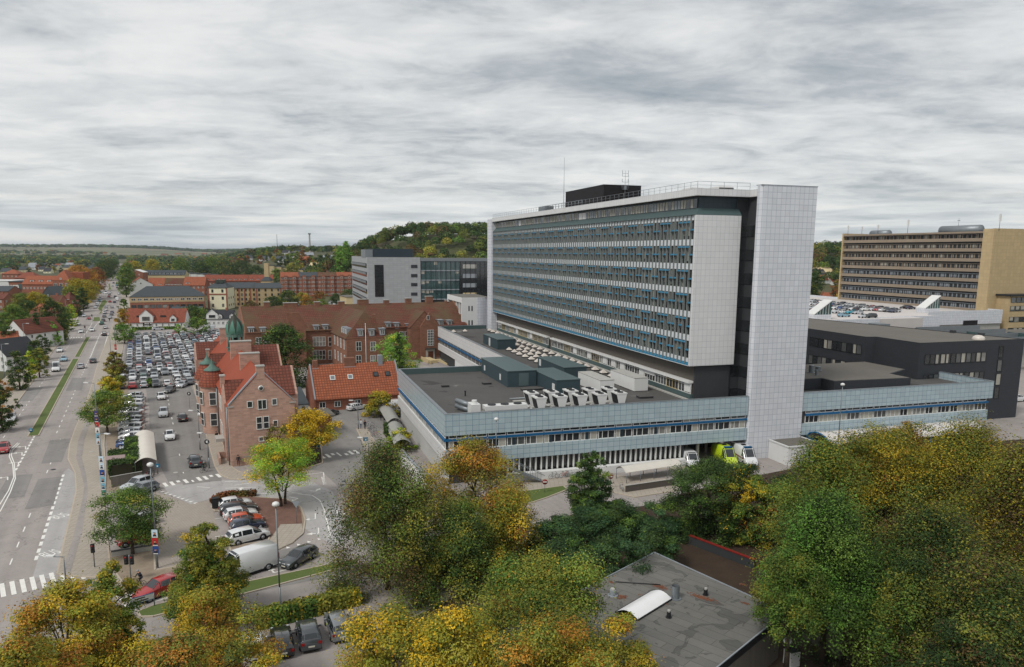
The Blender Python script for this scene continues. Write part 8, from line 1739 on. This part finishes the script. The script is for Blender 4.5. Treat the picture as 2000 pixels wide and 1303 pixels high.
# shelters
def barrel(name, label, p0, p1, w, h0, rise, roofm, ang_m='metal', posts=4, wallm=None, back=False):
    """barrel roofed shelter along p0-p1 (foot points of its left edge)"""
    a, b = W(*p0), W(*p1); d = b-a; L_ = d.length; t = thing(name, label, 'bike shelter', tuple(a), math.degrees(atan2(d.y, d.x))); s = -1; m = MB(); v = []; f = []; n = 10; k = max(2, int(L_/.5))
    for i in range(k+1):
        for j in range(n+1): v.append((L_*i/k, s*w*j/n, h0+rise*sin(pi*j/n)))
    for i in range(k):
        for j in range(n): q = i*(n+1)+j; f.append((q,q+1,q+n+2,q+n+1))
    m.add(v, f, 0, True); m.add([(x,y,z-.06) for x,y,z in v], [g[::-1] for g in f], 0, True); m.build('roof', roofm, t)
    for i in range(posts):
        x = .15+(L_-.3)*i/(posts-1); m = MB(); m.path([(x, s*w*j/8, h0-.07+rise*sin(pi*j/8)) for j in range(9)], .05, n=5); m.build('rib', M_[ang_m], t)
        for y in (0, s*w): m = MB(); m.tube((x,y,0),(x,y,h0),.05,n=6); m.build('post', M_[ang_m], t)
    if wallm: part(t, 'side_wall', wallm, (0, L_, -.0, .08, 0, 1.0)); part(t, 'side_wall', wallm, (0,L_,s*w-.08,s*w,0,1.0))
    return t
grey_sheet = mat('grey corrugated sheet', lin(150,150,144), .6, .12, streak=.4); cream_sheet = mat('cream corrugated sheet', lin(206,200,190), .6, .07)
barrel('bike_shelter','long white arched bike shelter at the right of the clipped hedge',(308,926),(302,868),-2.9,2.1,.6,cream_sheet)
barrel('bike_shelter','farther dark grey barrel roofed bike shelter near the podium corner',(757,845),(738,811),2.6,1.9,.75,grey_sheet,'dark_metal')
barrel('bike_shelter','nearer dark grey barrel roofed bike shelter beside the yellow green shrub',(770,890),(755,851),2.8,1.9,.75,grey_sheet,'dark_metal')
barrel('bike_shelter','low white barrel roofed shelter in front of the podium',(1222,946),(1330,929),-2.6,1.7,.6,cream_sheet,'metal',5)
t = thing('low_wall','dark board wall in front of the white podium shelter','wall',tuple(W(1222,962,.08)),math.degrees(atan2((W(1330,946)-W(1222,962)).y,(W(1330,946)-W(1222,962)).x))); part(t,'boards',M_['brown_base'],(0,8.2,0,.12,0,.95)); part(t,'capping',M_['concrete'],(-.05,8.25,-.05,.17,.95,1.02))
t = thing('bus_shelter','small brown roofed shelter between the poster post and the hedge','shelter',tuple(W(228,922,.1)),26.6); part(t,'frame',M_['dark_metal'],(-1.1,-1.0,-.9,.9,0,2.2),(1.0,1.1,-.9,.9,0,2.2)); part(t,'glass_wall',M_['pane'],(-1.0,1.0,.8,.85,.2,2.1)); m = MB(); m.ext([(-1.3,-1.1,2.2),(1.3,-1.1,2.2),(1.3,-.4,2.6),(-1.3,-.4,2.6)],(0,0,.08)); m.ext([(-1.3,-.4,2.6),(1.3,-.4,2.6),(1.3,1.1,2.2),(-1.3,1.1,2.2)],(0,0,.08)); m.build('roof', mat('brownish tin roof', lin(150,132,130), .6, .1), t); part(t,'bench',M_['bark'],(-.8,.8,.3,.7,.42,.48))
t = thing('bin_shelter_wall','grey board screen below the clipped hedge','wall',tuple(W(218,952,.05)),math.degrees(atan2((W(278,941)-W(218,952)).y,(W(278,941)-W(218,952)).x))); part(t,'boards',mat('weathered boards', (0,0,0)),(0,(W(278,941)-W(218,952)).length,0,.1,0,1.5)); part(t,'cap',M_['concrete'],(-.05,(W(278,941)-W(218,952)).length+.05,-.04,.14,1.5,1.56))
a, b = W(218,1088,.1), W(303,1074,.1); t = thing('low_wall','low dark brick edge in front of the red parked cars','wall',tuple(a),math.degrees(atan2((b-a).y,(b-a).x))); part(t,'wall',M_['concrete'],(0,(b-a).length,0,.3,0,.55)); part(t,'cap',M_['dark_wall'],(-.02,(b-a).length+.02,-.03,.33,.55,.62))
# bicycles
def bike_proto():
    t = thing('bicycle','x','bicycle',(0,0,-50))
    for x in (-.53,.53):
        m = MB(); m.path([(x+.33*cos(2*pi*i/14),0,.34+.33*sin(2*pi*i/14)) for i in range(15)], .022, n=4); o = m.build('wheel', M_['tyre'], t); m = MB(); [m.tube((x+.32*cos(pi*i/4),0,.34+.32*sin(pi*i/4)),(x-.32*cos(pi*i/4),0,.34-.32*sin(pi*i/4)),.006,n=3) for i in range(4)]; m.build('spokes', M_['metal'], o)
    m = MB(); m.path([(-.53,0,.34),(-.12,0,.30),(.36,0,.72),(-.22,0,.72),(-.53,0,.34)], .02, n=5); m.path([(-.12,0,.30),(-.26,0,.88)], .018, n=5); m.path([(.53,0,.34),(.34,0,.95)], .018, n=5); m.build('frame', M_['paint_car'], t)
    m = MB(); m.box(-.38,-.14,-.07,.07,.88,.93); m.build('saddle', M_['plastic'], t); m = MB(); m.path([(.26,-.27,.98),(.36,0,1.0),(.26,.27,.98)], .016, n=5); m.build('handlebar', M_['plastic'], t); return t
bp_ = bike_proto()
def bike(label, x, y, ang, col='black', z=.1, group='bicycles parked by the podium', off=(0,0)): p = W(x, y, z)+Vector((*off, 0)); return copy_thing(bp_, label, p, ang, None, LC[col], group)
bk_l = ('leftmost bicycle against the white plinth wall','bicycle with an orange crate, second from left at the plinth','silver bicycle third from left at the plinth','blue bicycle right of the slim pointed tree','grey bicycle at the plinth, next to the blue one','black bicycle at the plinth, middle of the right group','silver bicycle at the plinth, second from the right end','dark bicycle at the right end of the white plinth')
for i, (x, c) in enumerate(((1082,'dark blue'),(1102,'orange'),(1112,'silver'),(1188,'blue'),(1208,'grey'),(1224,'black'),(1240,'silver'),(1254,'dark grey'))): bike(bk_l[i], x, 935-(x-1082)*.108, 17.65+RP.uniform(-6,6), c, .08)
for i, (x, y) in enumerate(((1266,912),(1273,911),(1280,910),(1288,908))): bike('dark bicycle in the shade under the podium, '+ordn[i]+' from left', x, y, 60+i*4, 'black', .03)
bike('bicycle at the end of the low white podium shelter', 1214, 958, 100, 'silver', .08)
for i, (x, y) in enumerate(((722,832),(727,842),(733,852),(741,868),(746,878))): bike('bicycle under the dark barrel roofed shelters, '+ordn[i]+' from the far end', x, y, 5, ('silver','black','red','dark blue','black')[i], .12, 'bicycles under the dark shelters')
for i, (x, y) in enumerate(((281,935),(286,933),(291,932),(296,930),(301,929))): bike('bicycle under the white arched shelter, '+ordn[i]+' from left', x, y, 112, ('black','red','black','grey','dark blue')[i], .03, 'bicycles under the white arched shelter')
for i, (x, y) in enumerate(((812,705),(822,708),(838,712),(872,706),(884,702),(892,700))): bike('bicycle in the brick hospital forecourt, '+ordn[i]+' from left', x, y, 30+i*20, 'black', .02, 'bicycles before the brown brick hospital')
# people: one skinned body each
def body_mesh(pose, shirt, trousers, rads=None):
    J = {'pelvis':(0,0,.95),'chest':(0,0,1.28),'neck':(0,0,1.48),'head':(0,.02,1.62),'top':(0,.02,1.74),
         'sl':(-.19,0,1.42),'el':(-.25,.02,1.14),'wl':(-.26,.08,.9),'hl':(-.26,.1,.82),'sr':(.19,0,1.42),'er':(.25,-.02,1.14),'wr':(.26,.04,.9),'hr':(.26,.06,.82),
         'pl':(-.1,0,.92),'kl':(-.11,.05,.5),'al':(-.11,-.02,.08),'tl':(-.11,.15,.04),'pr':(.1,0,.92),'kr':(.11,-.02,.5),'ar':(.11,-.14,.1),'tr':(.11,.02,.04)}
    if pose == 'ride': J.update({'pelvis':(0,-.28,.98),'chest':(0,-.05,1.28),'neck':(0,.06,1.44),'head':(0,.13,1.56),'top':(0,.15,1.69),'sl':(-.19,.03,1.38),'el':(-.25,.16,1.14),'wl':(-.26,.34,1.04),'hl':(-.26,.4,1.0),'sr':(.19,.03,1.38),'er':(.25,.16,1.14),'wr':(.26,.34,1.04),'hr':(.26,.4,1.0),'pl':(-.1,-.26,.95),'kl':(-.12,.14,.78),'al':(-.12,-.08,.42),'tl':(-.12,.08,.38),'pr':(.1,-.26,.95),'kr':(.12,.1,.6),'ar':(.12,-.1,.2),'tr':(.12,.06,.17)})
    if pose == 'sit': J.update({k: (x, y, z-.45) for k, (x, y, z) in J.items() if k not in ('kl','al','tl','kr','ar','tr')}); J.update({'kl':(-.12,.42,.5),'al':(-.12,.45,.08),'tl':(-.12,.6,.04),'kr':(.12,.42,.5),'ar':(.12,.45,.08),'tr':(.12,.6,.04)})
    Rr = {'pelvis':.15,'chest':.17,'neck':.06,'head':.1,'top':.07,'s':.075,'e':.05,'w':.036,'h':.042,'p':.1,'k':.065,'a':.045,'t':.045}
    names = list(J); E_ = [('pelvis','chest'),('chest','neck'),('neck','head'),('head','top'),('chest','sl'),('sl','el'),('el','wl'),('wl','hl'),('chest','sr'),('sr','er'),('er','wr'),('wr','hr'),('pelvis','pl'),('pl','kl'),('kl','al'),('al','tl'),('pelvis','pr'),('pr','kr'),('kr','ar'),('ar','tr')]
    me = bpy.data.meshes.new('b'); me.from_pydata([J[n] for n in names], [(names.index(a), names.index(b)) for a, b in E_], []); o = bpy.data.objects.new('b', me); COL.objects.link(o)
    md = o.modifiers.new('s', 'SKIN'); sv = me.skin_vertices[0].data
    for i, n in enumerate(names): r = Rr.get(n) or Rr[n[0]]; sv[i].radius = (r, r*(.75 if n in ('pelvis','chest') else 1)); sv[i].use_root = (n == 'pelvis')
    o.modifiers.new('u', 'SUBSURF').levels = 1
    bpy.context.view_layer.update(); out_ = bpy.data.meshes.new_from_object(o.evaluated_get(bpy.context.evaluated_depsgraph_get())); bpy.data.objects.remove(o)
    for mt in (M_['skin'], mat('shirt %d %d %d' % shirt, lin(*shirt), .9, .06), mat('trousers %d %d %d' % trousers, lin(*trousers), .9, .06), M_['plastic']): out_.materials.append(mt)
    hip = J['pelvis'][2]
    for p in out_.polygons:
        c = p.center; near_hand = min((c-Vector(J['hl'])).length, (c-Vector(J['hr'])).length) < .1
        p.material_index = 0 if (c.z > J['neck'][2]-.01 or near_hand) else (1 if (c-Vector(J['pelvis'])).z > -.02 or (abs(c.x) > .2 and c.z > hip-.2) else (3 if min((c-Vector(J['tl'])).length, (c-Vector(J['tr'])).length) < .12 else 2)); p.use_smooth = True
    return out_, J
def person(label, x, y, ang, shirt, trousers, hairc=(60,44,34), pose='walk', z=.12, helmet=False, bag=None):
    p = W(x, y, z); t = thing('person', label, 'person', tuple(p), ang); me, J = body_mesh(pose, shirt, trousers); me.name = 'body'; o = bpy.data.objects.new('body', me); COL.objects.link(o); o.parent = t
    hx, hy, hz = J['head']; m = MB(); m.lathe(hx, hy-.02, [(.108,hz+.0),(.118,hz+.06),(.10,hz+.13),(.05,hz+.17),(0,hz+.18)], 12); m.build('helmet' if helmet else 'hair', M_['lead_trim'] if helmet else mat('hair %d' % hairc[0], lin(*hairc), .8, .1), t)
    m = MB(); m.box(-.012,.012,hy+.085,hy+.115,hz-.03,hz+.01); m.build('nose', M_['skin'], t); m = MB(); m.box(-.045,-.02,hy+.083,hy+.1,hz+.015,hz+.03); m.box(.02,.045,hy+.083,hy+.1,hz+.015,hz+.03); m.build('eyes', M_['plastic'], t)
    if bag: m = MB(); m.box(-.15,.15,-.3,-.14,1.0 if pose != 'ride' else 1.1,1.42); m.build('backpack', M_[bag], t)
    return t
def cyclist(label, lb2, x, y, ang, shirt, trousers, **k): person(label, x, y, ang, shirt, trousers, pose='ride', helmet=True, z=.06, **k); p = W(x, y, .03); copy_thing(bp_, lb2, p, ang+90, None, LC['black'], None)
cyclist('cyclist in a dark jacket and pale helmet waiting at the stop line','black bicycle ridden by the cyclist in the dark jacket',273,1145,75,(44,46,52),(34,36,44)); cyclist('cyclist in a green jacket riding past the dark SUV','bicycle under the cyclist in the green jacket',399,922,-20,(52,78,66),(40,42,48),bag='plastic')
PL_ = (('pedestrian in dark clothes passing the corner of the pink brick house',466,910,200,(58,56,58),(90,48,48),'walk','plastic'),('woman with long reddish hair in a white top, left of the walking couple',705,837,-10,(214,214,216),(96,110,140),'walk',None),('man in a dark red jacket, right of the walking couple',713,838,-8,(96,44,42),(40,40,44),'walk','plastic'),('person in a red top by the podium corner',765,812,40,(190,40,36),(36,36,40),'walk',None),('person in black beside the litter bin at the podium corner',760,815,20,(36,34,36),(30,30,34),'walk','plastic'),('person in dark clothes at the steps of the brick porch',423,862,160,(40,38,36),(52,48,30),'walk','plastic'),('pedestrian in dark clothes cut by the left edge',3,790,-30,(44,38,40),(36,36,40),'walk',None),('pedestrian with a red brown coat on the left pavement edge',10,786,-30,(92,50,46),(36,36,40),'walk','plastic'),('pedestrian in black on the left pavement before the crossing',141,635,-30,(34,34,38),(34,34,38),'walk',None),('pedestrian at the left end of the far crossing',126,655,-30,(36,38,44),(60,70,90),'walk',None),('person in dark clothes walking between the parked cars, left of two',343,749,10,(46,46,50),(40,44,60),'walk',None),('person in dark clothes walking between the parked cars, right of two',352,749,15,(50,50,56),(60,60,66),'walk',None),('pedestrian by the far junction beside the turquoise van',181,576,0,(30,32,40),(30,32,40),'walk',None),('pedestrian crossing near the green van',214,628,0,(34,34,38),(30,30,34),'walk',None),('person in a yellow vest at the back of the car park',412,653,20,(46,46,50),(34,34,38),'walk',None))
for i, (lb, x, y, an, sh_, tr_, po, bg) in enumerate(PL_): person(lb, x, y, an, sh_, tr_, (118,66,40) if 'reddish' in lb else (50,40,34), po, bag=bg, z=.12 if i not in (10,11,12,13,14) else .03)
for c in kids(bp_):
    for d in kids(c): bpy.data.objects.remove(d)
    bpy.data.objects.remove(c)
bpy.data.objects.remove(bp_); KIDS.clear()
# manhole covers and repaired patches in the asphalt
for i, (x, y, lb) in enumerate(((179,882,'pavement left of the small shelter'),(343,923,'lane before the zebra crossing'),(359,952,'loop by the zebra crossing'),(104,917,'main road beside the bus lane'),(672,940,'lane below the far zebra, left'),(668,947,'lane below the far zebra, right'),(610,870,'planting bed edge'))):
    p = W(x, y, .14 if i in (0,) else .034); t = MB(); t.cyl(0,0,0,.012,.36,n=16); o = t.build('manhole_cover', M_['concrete'] if i < 3 else M_['dark_wall']); o.location = p; tag(o, 'round manhole cover in the '+lb, 'manhole cover', 'manhole covers')
pm = MB(); RQ = random.Random(12)
for (x, y, w, l) in ((325,800,3,9),(350,842,3.2,12),(345,870,2.6,8),(365,905,3.4,10),(395,938,5,2.4),(300,820,1.6,16),(640,880,2.4,9),(665,860,2,12),(600,1130,12,1.6),(90,960,3,14),(150,750,3.2,20),(60,770,3,18),(30,950,3,12),(110,880,3,16),(560,1080,7,1.8),(420,1155,9,2)):
    p = FR.l(W(x, y)); c = [FR.w(p.x+sx_*w/2+RQ.uniform(-.2,.2), p.y+sy_*l/2+RQ.uniform(-.3,.3), .0245) for sx_, sy_ in ((-1,-1),(1,-1),(1,1),(-1,1))]; pm.add(c, [(0,1,2,3)])
struct('asphalt_patches', pm, M_['asphalt_dark'], 'darker repaired patches in the asphalt', 'road')
# ================================================================== the air between here and the hills
hz = MB(); hz.box(-14500, 14500, -400, 18500, -8, 135); hm = bpy.data.materials.new('haze'); hm.use_nodes = True; t = hm.node_tree
for n_ in list(t.nodes):
    if n_.type != 'OUTPUT_MATERIAL': t.nodes.remove(n_)
pv = t.nodes.new('ShaderNodeVolumePrincipled'); pv.inputs['Color'].default_value = (.80, .87, .95, 1); pv.inputs['Density'].default_value = 0.00005; pv.inputs['Anisotropy'].default_value = 0.2
t.links.new(pv.outputs[0], t.nodes['Material Output'].inputs['Volume'])
o = hz.build('haze', hm); tag(o, 'thin bluish haze over the town and the far hills', 'haze', kind='stuff'); o.display_type = 'WIRE'
SC.cycles.volume_step_rate = 5
print('objects', len(bpy.data.objects), 'polys', sum(len(m.polygons) for m in bpy.data.meshes))
